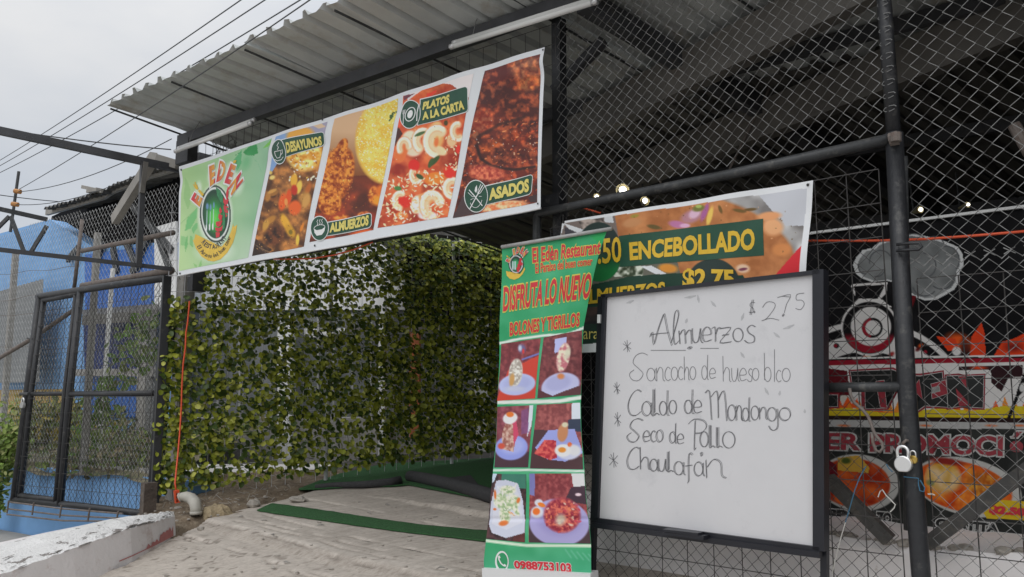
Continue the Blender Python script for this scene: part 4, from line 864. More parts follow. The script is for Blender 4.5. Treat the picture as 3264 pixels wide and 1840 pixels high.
def chicken(p):
    p.fill((196, 160, 124)); p.mix(np.clip((p.Y - 420) / 140, 0, 1), (122, 70, 34)); p.mix(p.pmask([(1000, 560), (1300, 560), (1300, 760), (960, 760)]) * .9, (92, 38, 22)); p.tex((84, 36, 22), (176, 66, 30), 30, 5, .3, .7, 3, np.clip((p.Y - 560) / 60, 0, 1) * .8)
    for x, y, rx, ry, a in ((1700, 420, 190, 330, 20), (1760, 150, 60, 130, 25), (1640, 700, 120, 130, 0)):
        e_ = p.emask(*z1(zA, x, y), rx / 3.2, ry / 3.2, a, .15); p.mix(e_, (166, 82, 26)); p.tex((126, 48, 14), (226, 140, 52), 9, 41, .3, .7, 3, e_)
    p.scatter(260, (990, 470, 1130, 690), (1.0, 3.4), .7, [(232, 152, 60), (206, 110, 34), (120, 44, 14), (244, 186, 100)], 17, al=.75, clip=lambda x, y: (x - 1066) ** 2 / 3600 + (y - 570) ** 2 / 12000 < 1)
    e_ = p.emask(1248, 436, 118, 158, 10, .08); p.mix(e_, (222, 184, 74)); p.mix(e_ * np.clip((1175 - p.X) / 50, 0, 1) * .55, (176, 122, 30)); p.mix(e_ * np.clip((p.Y - 500) / 90, 0, 1) * .5, (190, 130, 30)); p.tex((214, 168, 56), (238, 212, 120), 24, 51, .3, .7, 2, e_ * .5)
    p.scatter(1500, (1120, 310, 1290, 600), (2.6, 4.4), .42, [(252, 236, 160), (244, 216, 110), (226, 182, 60), (250, 244, 206), (206, 156, 44)], 19, al=.85, clip=lambda x, y: (x - 1248) ** 2 / 112 ** 2 + (y - 436) ** 2 / 150 ** 2 < 1)
    for k in range(9): p.ell(1252 + rnd.uniform(-14, 12), 368 + rnd.uniform(-16, 16), 7, 3.4, (58, 88, 44), rnd.uniform(0, 180), .4)
    for x, y, rx, ry, a in ((1160, 690, 30, 18, -10), (1090, 700, 40, 20, 10), (1190, 620, 16, 30, 10), (1040, 720, 40, 16, 0)): e_ = p.emask(x, y, rx, ry, a, .3); p.tex((150, 60, 22), (240, 150, 60), 9, 43, .3, .7, 3, e_)
    p.ell(1150, 640, 26, 50, (66, 30, 18), 25, .6, .8); p.ell(1220, 610, 26, 26, (206, 106, 34), 0, .4); p.ell(1210, 640, 34, 22, (230, 140, 40), 0, .5); p.ell(1175, 700, 40, 26, (150, 44, 24), 0, .6); p.ell(1160, 742, 60, 10, (226, 96, 30), -6, .6)
    p.scatter(90, (1000, 600, 1240, 730), (1.5, 5), .5, [(222, 120, 40), (120, 40, 18), (236, 170, 80), (70, 26, 16)], 23, al=.6)
def shrimp(p):
    p.tex((168, 48, 26), (226, 128, 74), 24, 61, .25, .75, 3); p.tex((110, 30, 22), (220, 110, 60), 60, 64, .35, .6, 2, np.full(p.X.shape, .45))
    p.poly([(1280, 290), (1520, 220), (1520, 330), (1440, 270), (1380, 262), (1300, 320)], (212, 205, 204)); p.poly(zB((1440, 770), (1525, 735), (1510, 760), (1430, 805)), (222, 62, 44)); p.poly(zB((1255, 790), (1350, 765), (1300, 800), (1250, 830)), (110, 60, 70)); p.poly(zB((1180, 1080), (1210, 1040), (1250, 1100), (1180, 1200)), (70, 40, 36))
    for x, y, rx, ry, c, a in ((1310, 1130, 78, 62, (238, 206, 180), -20), (1345, 1230, 86, 72, (240, 196, 168), 0), (1510, 1130, 90, 150, (232, 158, 92), 8), (1520, 1090, 60, 110, (240, 184, 122), 12), (1470, 1190, 30, 90, (248, 232, 212), 14), (1560, 1240, 60, 40, (240, 196, 150), 30), (1240, 1230, 70, 46, (226, 110, 60), 10), (1650, 1150, 50, 70, (238, 176, 130), 10), (1210, 1000, 40, 60, (214, 84, 54), 0)): p.ell(*z1(zB, x, y), rx / 2.6, ry / 2.6, c, a, .3)
    p.ell(*z1(zB, 1525, 1170), 9, 22, (206, 96, 44), 10, .5, .8)
    for x, y, rx, ry, c, a in ((640, 1330, 90, 90, (240, 206, 176), 0), (600, 1330, 40, 80, (250, 230, 210), 10), (690, 1280, 70, 50, (232, 150, 90), 20), (500, 1300, 70, 60, (206, 48, 30), 20), (590, 1000, 56, 56, (204, 38, 28), 30), (760, 1110, 90, 60, (226, 122, 44), -16), (880, 1050, 60, 60, (206, 52, 34), 0), (480, 1420, 60, 40, (224, 120, 60), 0), (700, 1420, 90, 40, (226, 206, 206), 0), (470, 900, 60, 90, (214, 108, 54), 20)): p.ell(*z1(zC, x, y), rx / 2.6, ry / 2.6, c, a, .25)
    for x, y, r_, a0, a1, w_ in ((1352, 450, 26, 120, 330, 17), (1395, 452, 34, 100, 300, 20), (1380, 655, 30, 130, 340, 19), (1440, 600, 22, 60, 280, 14), (1290, 470, 20, 150, 360, 13), (1275, 640, 20, 90, 300, 12), (1460, 420, 20, 60, 280, 12), (1330, 560, 18, 30, 230, 11)):
        p.line(arc_pts(x, y, r_, r_ * 1.3, a0, a1, 10), w_ + 3, (214, 110, 66), 6, .8); p.line(arc_pts(x, y, r_ * .8, r_ * 1.05, a0, a1, 10), w_ * 1.5, (240, 190, 150), 8); p.line(arc_pts(x, y, r_, r_ * 1.3, a0, a1, 10), w_ * .8, (248, 216, 188), 7); p.line(arc_pts(x, y, r_ * 1.16, r_ * 1.5, a0, a1, 10), 4, (250, 236, 220), 3, .8); p.line(arc_pts(x, y, r_ * .75, r_ * 1.0, a0, a1, 10), 3, (226, 140, 90), 3, .5)
    p.scatter(430, (1215, 520, 1480, 730), (4.6, 8.5), .36, [(250, 226, 186), (244, 206, 160), (252, 240, 214), (236, 176, 120)], 29, al=.92, clip=lambda x, y: (y - 560) + (x - 1320) * .25 > -10 and rnd.random() < .8)
    p.scatter(60, (1420, 430, 1500, 560), (4, 7), .36, [(250, 226, 186), (246, 210, 170), (232, 130, 90)], 33, al=.9)
    for x, y, rx, ry, c, a in ((590, 1000, 46, 46, (206, 40, 30), 30), (880, 1060, 40, 50, (208, 46, 34), 0), (500, 1300, 56, 46, (206, 44, 30), 20), (445, 1190, 38, 22, (70, 120, 60), 5), (640, 1095, 40, 22, (54, 80, 44), 30), (760, 960, 66, 22, (56, 78, 40), -50), (730, 980, 20, 50, (60, 84, 44), 20), (640, 735, 56, 16, (70, 96, 54), -25), (850, 640, 20, 26, (70, 60, 30), 0), (950, 860, 20, 40, (210, 50, 40), 10)): p.ell(*z1(zC, x, y), rx / 2.6, ry / 2.6, c, a, .3)
    p.scatter(70, (1215, 330, 1500, 720), (1, 2.2), .8, [(110, 40, 20), (250, 240, 220), (60, 80, 40)], 35, al=.7)
def grill(p):
    p.tex((58, 32, 30), (132, 56, 40), 36, 71, .3, .7, 4)
    p.poly(zC((1130, 180), (1640, 60), (1640, 330), (1450, 260), (1250, 370), (1130, 380)), (110, 56, 58)); p.ell(*z1(zC, 1540, 180), 64, 44, (200, 138, 104), -10, .4); p.tex((150, 90, 80), (226, 176, 130), 10, 81, .3, .7, 3, p.emask(*z1(zC, 1540, 180), 60, 40, -10, .4) * .8)
    p.poly(zC((1130, 330), (1280, 300), (1440, 250), (1180, 480), (1120, 480)), (64, 44, 48), .8); p.ell(*z1(zC, 1560, 300), 52, 24, (214, 128, 56), -18, .5); p.tex((170, 70, 30), (232, 160, 84), 9, 83, .3, .7, 3, p.emask(*z1(zC, 1540, 310), 52, 28, -18, .5))
    p.ell(*z1(zC, 1160, 620), 36, 46, (206, 82, 48), 12, .3); p.tex((176, 50, 28), (240, 140, 92), 10, 85, .3, .7, 3, p.emask(*z1(zC, 1160, 620), 34, 44, 12, .3)); p.ell(*z1(zC, 1100, 740), 12, 16, (222, 150, 96), 0, .4)
    for x, y, rx, ry, c, a in ((1400, 760, 120, 40, (150, 54, 24), -50), (1250, 820, 90, 40, (176, 84, 32), -40), (1520, 760, 110, 26, (140, 42, 24), -40), (1180, 860, 50, 60, (170, 76, 30), -30), (1330, 1060, 220, 60, (150, 52, 38), 8), (1560, 1130, 90, 40, (140, 40, 26), 0), (1480, 960, 140, 36, (126, 50, 44), 12), (1450, 500, 160, 60, (54, 30, 26), -20), (1600, 520, 60, 80, (64, 34, 28), 0)): p.ell(*z1(zC, x, y), rx / 2.4, ry / 2.4, c, a, .6, .85)
    p.tex((70, 26, 22), (232, 110, 56), 14, 91, .42, .75, 4, np.full(p.X.shape, .55))
    p.scatter(120, (1470, 380, 1715, 640), (2, 8), .35, [(236, 120, 60), (214, 84, 44), (244, 160, 100), (60, 30, 28)], 93, ang=(-50, 0), al=.7)
    p.line(zC((1110, 830), (1140, 940), (1230, 1000), (1400, 1030), (1600, 1010)), 9, (42, 26, 26), 4, .85); p.line(zC((1120, 760), (1300, 640), (1500, 590)), 10, (48, 28, 26), 5, .7)
    p.scatter(170, (1470, 380, 1715, 600), (1.2, 3), .6, [(232, 150, 90), (200, 196, 190), (236, 206, 170), (214, 90, 40), (30, 18, 18)], 95, al=.8)
    e_ = p.emask(*z1(zC, 1180, 1060), 70, 30, 8, .4); p.tex((150, 52, 44), (220, 120, 84), 8, 97, .3, .7, 3, e_)
    p.ell(*z1(zC, 1340, 1340), 84, 20, (226, 168, 122), -6, .3); p.tex((206, 110, 64), (240, 196, 150), 9, 99, .3, .7, 3, p.emask(*z1(zC, 1330, 1345), 80, 20, -6, .3)); p.poly(zC((900, 1440), (980, 1250), (1130, 1380), (1100, 1400)), (70, 54, 54)); p.poly(zC((1540, 1260), (1620, 1240), (1620, 1310), (1560, 1310)), (60, 46, 46))
pan1 = panel('photo_panel', [(882, 437), (1043, 388), (966, 786), (807, 817)], 84, 190, breakfast, 1)
pan2 = panel('photo_panel', [(1066, 379), (1268, 314), (1193, 734), (985, 772)], 104, 200, chicken, 2)
pan3 = panel('photo_panel', [(1286, 306), (1512, 236), (1426, 692), (1207, 728)], 116, 210, shrimp, 3)
pan4 = panel('photo_panel', [(1545, 226), (1721, 172), (1714, 646), (1441, 695)], 120, 230, grill, 4)
# --- caption badges
def badge(rect, cir, texts, icon):
    cx, cy, rx, ry = cir
    tl, tr, br, bl = [np.array(a, float) for a in rect]
    def rnd_rect(gw):
        pts = []; q = [tl + (-gw, -gw), tr + (gw, -gw), br + (gw, gw), bl + (-gw, gw)]
        r_ = 10 + gw
        pts.append(q[0]); ex = (q[1] - q[0]) / np.linalg.norm(q[1] - q[0]); ey = (q[2] - q[1]) / np.linalg.norm(q[2] - q[1])
        for k in range(7): a = math.pi / 2 * k / 6; pts.append(q[1] - ex * r_ * (1 - math.sin(a)) + ey * r_ * (1 - math.cos(a)))
        for k in range(7): a = math.pi / 2 * k / 6; pts.append(q[2] - ey * r_ * (1 - math.sin(a)) - ex * r_ * (1 - math.cos(a)))
        pts.append(q[3]); return [tuple(a) for a in pts]
    ob = shape('caption_badge', rnd_rect(2.4), s_banner, .003, M['badge_white'], bn)
    shape('badge_fill', rnd_rect(0), s_banner, .0042, M['badge'], ob)
    shape('icon_rim', arc_pts(cx, cy, rx + 1.6, ry + 2, 0, 360, 32)[:-1], s_banner, .0052, M['badge_white'], ob); shape('icon_disc', arc_pts(cx, cy, rx - .8, ry - .8, 0, 360, 32)[:-1], s_banner, .0062, M['badge'], ob)
    for t_, q in texts: lettering('lettering', t_, q, s_banner, .0072, M['yellow_print'], ob, .055)
    ib = MB()
    for pts, w_ in icon:
        pts = [(cx + x * rx, cy + y * ry - x * rx * .2) for x, y in pts]
        if w_ == 0: k = np.array(pts); ib.add(s_banner(k[:, 0], k[:, 1], .0085), [tuple(range(len(k)))])
        else: ribbon(ib, pts, w_, s_banner, .0085)
    ib.build('icon', M['badge_white'], ob); return ob
circ = lambda x, y, r, n=20, ry=None: [(x + r * math.cos(2 * math.pi * k / n), y + (ry or r) * math.sin(2 * math.pi * k / n)) for k in range(n + 1)]
badge([(905, 449), (1033, 421), (1031, 463), (905, 504)], (893, 485, 23, 38), [('DESAYUNOS', [(919, 457), (1025, 434), (1025, 463), (919, 491)])],
      [([(-.55, -.05), (-.5, .25), (-.3, .5), (.1, .5), (.3, .25), (.35, -.05), (-.55, -.05)], 2.0), ([(.35, .0), (.6, -.1), (.55, .2), (.25, .3)], 1.8), ([(-.7, .55), (-.3, .72), (.3, .7), (.6, .5)], 2), ([(-.1, -.15), (.1, -.35), (-.15, -.5), (.1, -.75)], 2.2)])
badge([(1338, 317), (1492, 277), (1494, 356), (1336, 400)], (1308, 365, 33, 45), [('PLATOS', [(1347, 324), (1433, 300), (1434, 329), (1347, 352)]), ('A LA CARTA', [(1348, 359), (1481, 320), (1484, 350), (1349, 385)])],
      [(circ(.02, 0, .5), 3.0), (circ(.02, 0, .27, 20, .3)[:-1], 0), ([(-.78, -.45), (-.74, -.15), (-.68, -.1), (-.64, .62)], 2.2), ([(-.66, -.45), (-.66, -.12)], 1.6), ([(-.56, -.45), (-.6, -.12)], 1.6), ([(.74, -.6), (.7, 0), (.72, .6)], 3)])
badge([(1030, 712), (1186, 680), (1185, 724), (1030, 753)], (1017, 728, 27, 38), [('ALMUERZOS', [(1048, 711), (1178, 685), (1177, 719), (1048, 742)])],
      [([(-.62, -.05), (-.55, .3), (-.3, .58), (.3, .58), (.58, .3), (.65, -.05), (.3, .12), (-.3, .12)], 0), (circ(0, -.05, .62, 20, .24), 1.8), ([(-.25, -.3), (-.15, -.45), (-.28, -.6), (-.16, -.75)], 1.6), ([(0, -.3), (.1, -.45), (-.02, -.6), (.1, -.75)], 1.6), ([(.25, -.3), (.35, -.45), (.23, -.6), (.35, -.75)], 1.6)])
badge([(1540, 596), (1698, 557), (1692, 617), (1540, 654)], (1515, 625, 38, 50), [('ASADOS', [(1557, 602), (1685, 568), (1686, 611), (1558, 640)])],
      [([(-.6, -.5), (-.1, .0), (.55, .7)], 3.2), ([(-.7, -.35), (-.3, .0), (-.1, .0)], 1.6), ([(.6, -.6), (.15, -.1), (-.6, .75)], 3.2), ([(.75, -.5), (.4, -.15), (.2, -.1)], 2), ([(.45, -.7), (.2, -.35), (.15, -.12)], 2), ([(-.05, -.55), (.1, -.7), (.12, -.4), (.02, -.2), (-.12, -.35)], 0), (arc_pts(0, .12, .55, .6, 20, 160, 12), 1.6), ([(-.5, .15), (-.2, .1)], 1.4), ([(.5, .1), (.25, .05)], 1.4)])
for x, y in ((575, 541), (1727, 157), (1716, 650), (571, 872), (1026, 381), (1002, 783)):
    s_ = MB(); c = np.array([x, y], float); k = np.array([(x + 2.6 * math.cos(g), y + 3.4 * math.sin(g)) for g in np.linspace(0, 2 * math.pi, 13)[:-1]]); s_.add(s_banner(k[:, 0], k[:, 1], .004), [tuple(range(12))]); s_.build('eyelet', M['eyelet'], bn)
s_ = MB(); s_.tube([s_banner(np.array([x]), np.array([y]), .0)[0] for x, y in lerp(Q[3], Q[2], 0)[None, :].tolist() + [list(lerp(Q[3], Q[2], k / 30)) for k in range(1, 31)]], .006, 6); s_.build('hem', M['vinyl'], bn)
# ------------------------------------------------------------ banner with prices on the gate
eb_q = [(1792, 706), (2592, 575), (2552, 1100), (1754, 1128)]
def s_price(X, Y, off=0.0):
    X = np.asarray(X, float); Y = np.asarray(Y, float); return PG.hitv(X, Y, .055 + off) + PG.N * (.006 * np.sin(X / 60) * np.sin(Y / 90 + 1) + .004 * np.sin((X + Y) / 33))[..., None]
eb = thing('price_banner', PG.pt(.9, 1.6, .06), 'soup photo banner with a green price band tied to the gate behind the whiteboard', 'banner')
p = Paint(eb_q, 330, 220)
p.fill((212, 214, 216)); inner = p.pmask(zD((235, 400), (2040, 140), (1990, 760), (1940, 1150), (150, 1330), (200, 520)))
sub = p.c.copy()
p.fill((172, 110, 62)); p.tex((164, 100, 54), (196, 130, 78), 60, 101, .3, .7, 4); p.tex((130, 78, 42), (206, 142, 90), 22, 105, .35, .7, 3, np.full(p.X.shape, .18))
far = 1 - p.emask(*z1(zD, 1240, 640), 330, 195, 12, .06); p.mix(far, (150, 146, 142)); p.tex((110, 106, 104), (196, 196, 196), 50, 108, .3, .7, 2, far * .9); p.mix(far * p.pmask(zD((1600, 100), (2050, 100), (2050, 420), (1880, 420))), (186, 188, 194))
p.mix(p.pmask(zD((200, 380), (600, 300), (640, 520), (400, 560), (200, 540))), (112, 100, 94)); p.tex((70, 62, 58), (176, 160, 150), 14, 111, .3, .7, 2, p.pmask(zD((330, 380), (520, 350), (520, 470), (390, 480))))
p.poly(zD((225, 400), (400, 460), (470, 500), (300, 480)), (206, 208, 210)); p.poly(zD((235, 430), (390, 500), (240, 520)), (60, 58, 64)); p.poly(zD((530, 350), (590, 345), (600, 400), (530, 395)), (196, 198, 200))
for x, y, rx, ry, c, a in ((1180, 350, 110, 60, (170, 120, 130), -20), (1200, 330, 60, 40, (206, 170, 190), -30), (1280, 320, 26, 90, (160, 90, 140), 20), (1320, 350, 24, 90, (226, 186, 90), 15), (1070, 410, 80, 34, (176, 110, 150), 10), (1130, 420, 50, 20, (206, 160, 190), 0), (1230, 290, 60, 30, (110, 110, 50), -10), (1230, 275, 30, 16, (160, 176, 90), 0), (740, 400, 90, 40, (186, 130, 84), -10), (760, 350, 40, 16, (150, 130, 50), -10), (900, 430, 60, 20, (96, 80, 40), 10), (1540, 310, 60, 16, (110, 84, 40), 10), (1620, 300, 60, 14, (100, 76, 36), -5), (1400, 300, 16, 40, (110, 84, 40), -20), (1790, 430, 90, 80, (224, 164, 116), 10), (1760, 350, 110, 40, (216, 150, 100), -5), (1850, 600, 90, 60, (196, 126, 70), 0), (1560, 740, 60, 40, (226, 190, 160), 0), (1560, 745, 40, 14, (120, 60, 80), -10)): p.ell(*z1(zD, x, y), rx / 2.34, ry / 2.34, c, a, .4)
p.scatter(60, (2000, 640, 2550, 850), (1.5, 4), .7, [(110, 76, 36), (90, 70, 40), (226, 176, 130)], 113, al=.7)
p.poly(zD((2010, 560), (1990, 770), (1800, 800)), (196, 34, 44))
p.poly(zD((400, 730), (1080, 690), (1110, 840), (400, 880)), (96, 96, 84)); p.tex((50, 60, 40), (206, 210, 196), 14, 115, .35, .65, 2, p.pmask(zD((560, 730), (820, 720), (820, 800), (560, 800)))); p.ell(*z1(zD, 1010, 740), 38, 18, (206, 136, 50), 5, .4); p.poly(zD((800, 725), (880, 718), (1000, 780), (920, 785)), (206, 208, 210))
p.poly(zD((395, 870), (700, 800), (1160, 770), (1560, 790), (1640, 1010), (395, 1040)), (22, 56, 42)); p.ell(*z1(zD, 1340, 850), 84, 80, (34, 50, 46), 0, .04)
p.poly(zD((150, 1040), (1960, 960), (1940, 1320), (150, 1400)), (26, 26, 28)); p.tex((20, 20, 22), (70, 50, 44), 40, 118, .4, .7, 3, p.pmask(zD((150, 1040), (1960, 960), (1960, 1100), (150, 1150)))); p.poly(zD((150, 1155), (520, 1155), (520, 1310), (150, 1310)), (18, 48, 36)); p.poly(zD((100, 1312), (900, 1318), (900, 1364), (100, 1368)), (196, 198, 200))
p.ell(1908, 803, 74, 96, (26, 44, 40), 0, .03); p.mix(p.emask(1908, 803, 74, 96, 0, .03) * np.clip((p.Y - 800) / 60, 0, 1), (20, 108, 52))
p.c = sub + (p.c - sub) * inner[..., None]; p.build('sheet', s_price, eb, M['print_matt'])
g_ = shape('price_band', zD((640, 498), (1718, 369), (1718, 642), (640, 728)), s_price, .0015, M['badge'], eb)
lettering('lettering', 'ENCEBOLLADO', zD((715, 545), (1655, 437), (1655, 603), (715, 680)), s_price, .003, M['gold_print'], g_, .04)
lettering('lettering', '$1.50', [(1842, 769), (1980, 754), (1980, 847), (1842, 862)], s_price, .003, M['gold_print'], eb, .02)
lettering('lettering', 'ALMUERZOS', zD((330, 905), (985, 838), (985, 955), (330, 1012)), s_price, .003, M['gold_print'], eb, .04)
lettering('lettering', '$2.75', zD((1115, 738), (1495, 748), (1495, 900), (1115, 912)), s_price, .003, M['gold_print'], eb, .04)
lettering('lettering', 'para', zD((330, 1205), (488, 1210), (488, 1292), (330, 1300)), s_price, .003, M['yellow_print'], eb, .0)
for x, y in ((2047, 116), (222, 392)):
    s_ = MB(); k = np.array([(z1(zD, x, y)[0] + 4.4 * math.cos(g), z1(zD, x, y)[1] + 5 * math.sin(g)) for g in np.linspace(0, 2 * math.pi, 15)[:-1]]); s_.add(s_price(k[:, 0], k[:, 1], .002), [tuple(range(14))]); s_.build('eyelet', M['eyelet'], eb)
s_ = MB(); s_.tube([gp(*z1(zD, 222, 392), .07), gp(*z1(zD, 222, 340), .03)], .0025, 5); s_.build('tie_wire', M['wire_dark'], eb); s_ = MB(); s_.tube([gp(*z1(zD, 2047, 116), .07), gp(*z1(zD, 2080, 90), .02)], .002, 5); s_.build('tie_wire', M['wire_dark'], eb)
# ------------------------------------------------------------ roll-up banner
SY = [736, 790, 806, 870, 948, 1042, 1095, 1150, 1284, 1400, 1509, 1640, 1734, 1838]
def edgeL(y): return np.interp(y, [790, 900, 1095, 1277, 1400, 1509, 1640, 1717, 1790, 1835], [1601, 1598, 1592, 1587, 1580, 1572, 1558, 1549, 1543, 1546])
def edgeR(y): return np.interp(y, [736, 806, 870, 948, 1042, 1150, 1284, 1400, 1509, 1640, 1734, 1838], [1933, 1908, 1890, 1871, 1852, 1845, 1844, 1850, 1860, 1874, 1883, 1886])
def s_roll(X, Y, off=0.0):
    X = np.asarray(X, float); Y = np.asarray(Y, float)
    s = (X - edgeL(Y)) / (edgeR(Y) - edgeL(Y)); c = np.clip((s - .72) / .28, 0, 1)
    dsp = -.035 * c ** 2 * np.exp(-((Y - 1150) / 330) ** 2) + .004 * np.sin(Y / 40 + X / 60) - .004 * np.exp(-((Y - 1655) / 7) ** 2) + .006 * np.sin(X / 50) * np.exp(-((Y - 1080) / 60) ** 2)
    return PS.hitv(X, Y, off) + PS.N * dsp[..., None]
ru = thing('rollup_banner', PS.pt(.3, .55), 'green roll-up banner with red lettering and six plate photos standing before the gate', 'roll-up banner')
p = Paint([(1601, 790), (1933, 736), (1886, 1838), (1546, 1836)], 120, 330)
bt = 790 + (1836 - 790) * p.B; tp2 = 736 + (1838 - 736) * p.B; p.Y = bt * (1 - p.A) + tp2 * p.A; p.X = edgeL(p.Y) * (1 - p.A) + edgeR(p.Y) * p.A
p.fill((40, 150, 96)); gr = np.clip((p.Y - 790) / 300, 0, 1); p.mix((1 - np.abs(p.A - .5) * 1.6).clip(0, 1) * np.clip(gr * 2, 0, 1) * .5, (112, 190, 150)); p.tex((30, 134, 80), (96, 180, 136), 60, 201, .3, .7, 2, np.full(p.X.shape, .35))
p.poly(zE((1090, 160), (1245, 115), (1200, 240), (1140, 200)), (30, 160, 80), .8)
p.line(zE((215, 1195), (420, 1150), (640, 1118), (850, 1108), (930, 1080), (1005, 1040)), 8, (214, 226, 214), 2)
p.line(zF((130, 262), (395, 258), (560, 254), (694, 228)), 12, (216, 226, 214), 3); p.line(zF((110, 724), (350, 722), (725, 732)), 7, (206, 222, 210), 3); p.line(zF((50, 1202), (340, 1236), (780, 1240)), 9, (206, 222, 200), 3)
p.mix(np.clip((p.Y - 1745) / 60, 0, 1) * .6, (70, 160, 124))
for k in range(5): p.line(zF((600 + 40 * k, 1265 + 8 * k), (640 + 42 * k, 1320 + 6 * k)), 5, (110, 180, 150), 3, .6)
p.line(zF((50, 1420), (240, 1445), (780, 1460)), 9, (214, 218, 216), 2)
p.build('sheet', s_roll, ru, M['print_matt'])
def dish(quad, n, m_, fn): p = Paint(quad, n, m_); fn(p); return p.build('photo_panel', s_roll, ru, M['print_matt'], off=.0015)
def wood_bg(p, c1=(110, 50, 56), c2=(150, 74, 76)): p.tex(c1, c2, 9, 301, .3, .7, 2); q = vnoise(p.X, p.Y * 0 + 3, 8, 305); p.mix(np.clip(q * 1.6 - .5, 0, 1) * .5, (96, 40, 48))
def dA(p):
    wood_bg(p); p.ell(1664, 1112, 16, 20, (90, 110, 170), 0, .6, .7); p.ell(1658, 1110, 8, 14, (190, 200, 220), 0, .6); p.poly([(1620, 1180), (1725, 1130), (1715, 1280), (1580, 1285)], (196, 66, 50)); p.line(zE((440, 1350), (610, 1290)), 5, (110, 120, 190), 3); p.ell(1668, 1120, 5, 11, (206, 60, 60), 0, .5)
    p.ell(*z1(zF, 275, 140), 62, 36, (176, 184, 224), -8, .1); p.ell(*z1(zF, 275, 132), 52, 26, (166, 172, 214), -8, .3); p.ell(*z1(zF, 265, 60), 24, 48, (196, 190, 180), 6, .15); p.tex((160, 150, 140), (226, 224, 214), 6, 311, .3, .7, 2, p.emask(*z1(zF, 265, 60), 23, 46, 6, .2)); p.ell(*z1(zF, 240, 110), 10, 26, (196, 150, 90), 8, .4); p.ell(*z1(zF, 260, 170), 44, 12, (186, 190, 214), 0, .6)
def dB(p):
    wood_bg(p, (100, 50, 54), (140, 76, 76)); p.poly(zE((750, 1150), (860, 1130), (850, 1250), (750, 1290)), (176, 180, 226)); p.ell(*z1(zF, 560, 150), 62, 42, (186, 188, 226), -20, .1); p.ell(*z1(zF, 550, 130), 46, 28, (170, 172, 212), -15, .3); p.mix(p.pmask([(1700, 1235), (1760, 1262), (1850, 1225), (1850, 1275), (1700, 1280)]), (90, 52, 56))
    e_ = p.emask(*z1(zE, 830, 1330), 20, 50, 10, .15); p.mix(e_, (206, 140, 150)); p.tex((190, 110, 120), (226, 214, 190), 8, 321, .3, .7, 2, e_); p.ell(*z1(zE, 870, 1290), 10, 26, (206, 206, 180), 10, .4, .8); p.ell(*z1(zF, 570, 85), 14, 12, (206, 130, 80), 0, .5)
def dC(p):
    wood_bg(p, (120, 60, 70), (156, 84, 96)); p.poly(zF((355, 270), (390, 270), (370, 420), (340, 500)), (206, 214, 236)); p.poly(zF((300, 320), (350, 300), (350, 470), (300, 480)), (120, 80, 140), .6); p.mix(p.pmask(zF((110, 600), (360, 600), (355, 720), (110, 720))), (70, 46, 56)); p.ell(*z1(zF, 235, 570), 56, 42, (140, 150, 216), -4, .1); p.ell(*z1(zF, 240, 560), 48, 32, (160, 168, 222), -4, .4)
    p.poly(zF((170, 470), (190, 410), (250, 390), (270, 470), (250, 600), (170, 580)), (176, 130, 110)); p.tex((150, 90, 80), (206, 176, 160), 8, 331, .3, .7, 2, p.pmask(zF((170, 470), (190, 410), (250, 390), (270, 470), (250, 600), (170, 580)))); p.poly(zF((240, 390), (262, 370), (282, 480), (250, 560)), (196, 70, 100)); p.ell(*z1(zF, 165, 560), 14, 12, (196, 80, 60), 0, .4); p.ell(*z1(zF, 225, 370), 26, 20, (224, 224, 228), -20, .2); p.ell(*z1(zF, 225, 345), 14, 10, (222, 120, 50), 0, .3)
def dD(p):
    wood_bg(p, (130, 66, 66), (170, 96, 92)); p.poly(zF((640, 260), (700, 260), (700, 400), (640, 380)), (206, 214, 226)); p.poly(zF((620, 380), (720, 370), (720, 470), (620, 450)), (50, 60, 80)); p.mix(p.pmask(zF((360, 450), (500, 450), (480, 570), (720, 640), (720, 730), (355, 730))), (76, 50, 54)); p.poly(zF((490, 450), (660, 445), (712, 610), (600, 665), (480, 650), (400, 570)), (150, 158, 216)); p.ell(*z1(zF, 620, 600), 40, 28, (196, 200, 222), 0, .2)
    p.poly(zF((460, 520), (540, 520), (545, 640), (500, 655), (390, 610), (440, 580)), (196, 62, 70)); p.tex((166, 40, 56), (216, 100, 90), 7, 341, .3, .7, 2, p.pmask(zF((460, 520), (540, 520), (545, 640), (500, 655), (390, 610)))); p.ell(*z1(zF, 585, 470), 18, 32, (190, 130, 90), 8, .2); p.ell(*z1(zF, 600, 415), 12, 10, (206, 200, 170), 0, .4); p.ell(*z1(zF, 585, 590), 28, 22, (226, 226, 224), 0, .2); p.ell(*z1(zF, 580, 586), 14, 10, (232, 140, 50), 0, .3); p.ell(*z1(zF, 630, 550), 8, 9, (226, 110, 60), 0, .3); p.ell(*z1(zF, 660, 590), 22, 22, (216, 216, 214), 0, .4, .8)
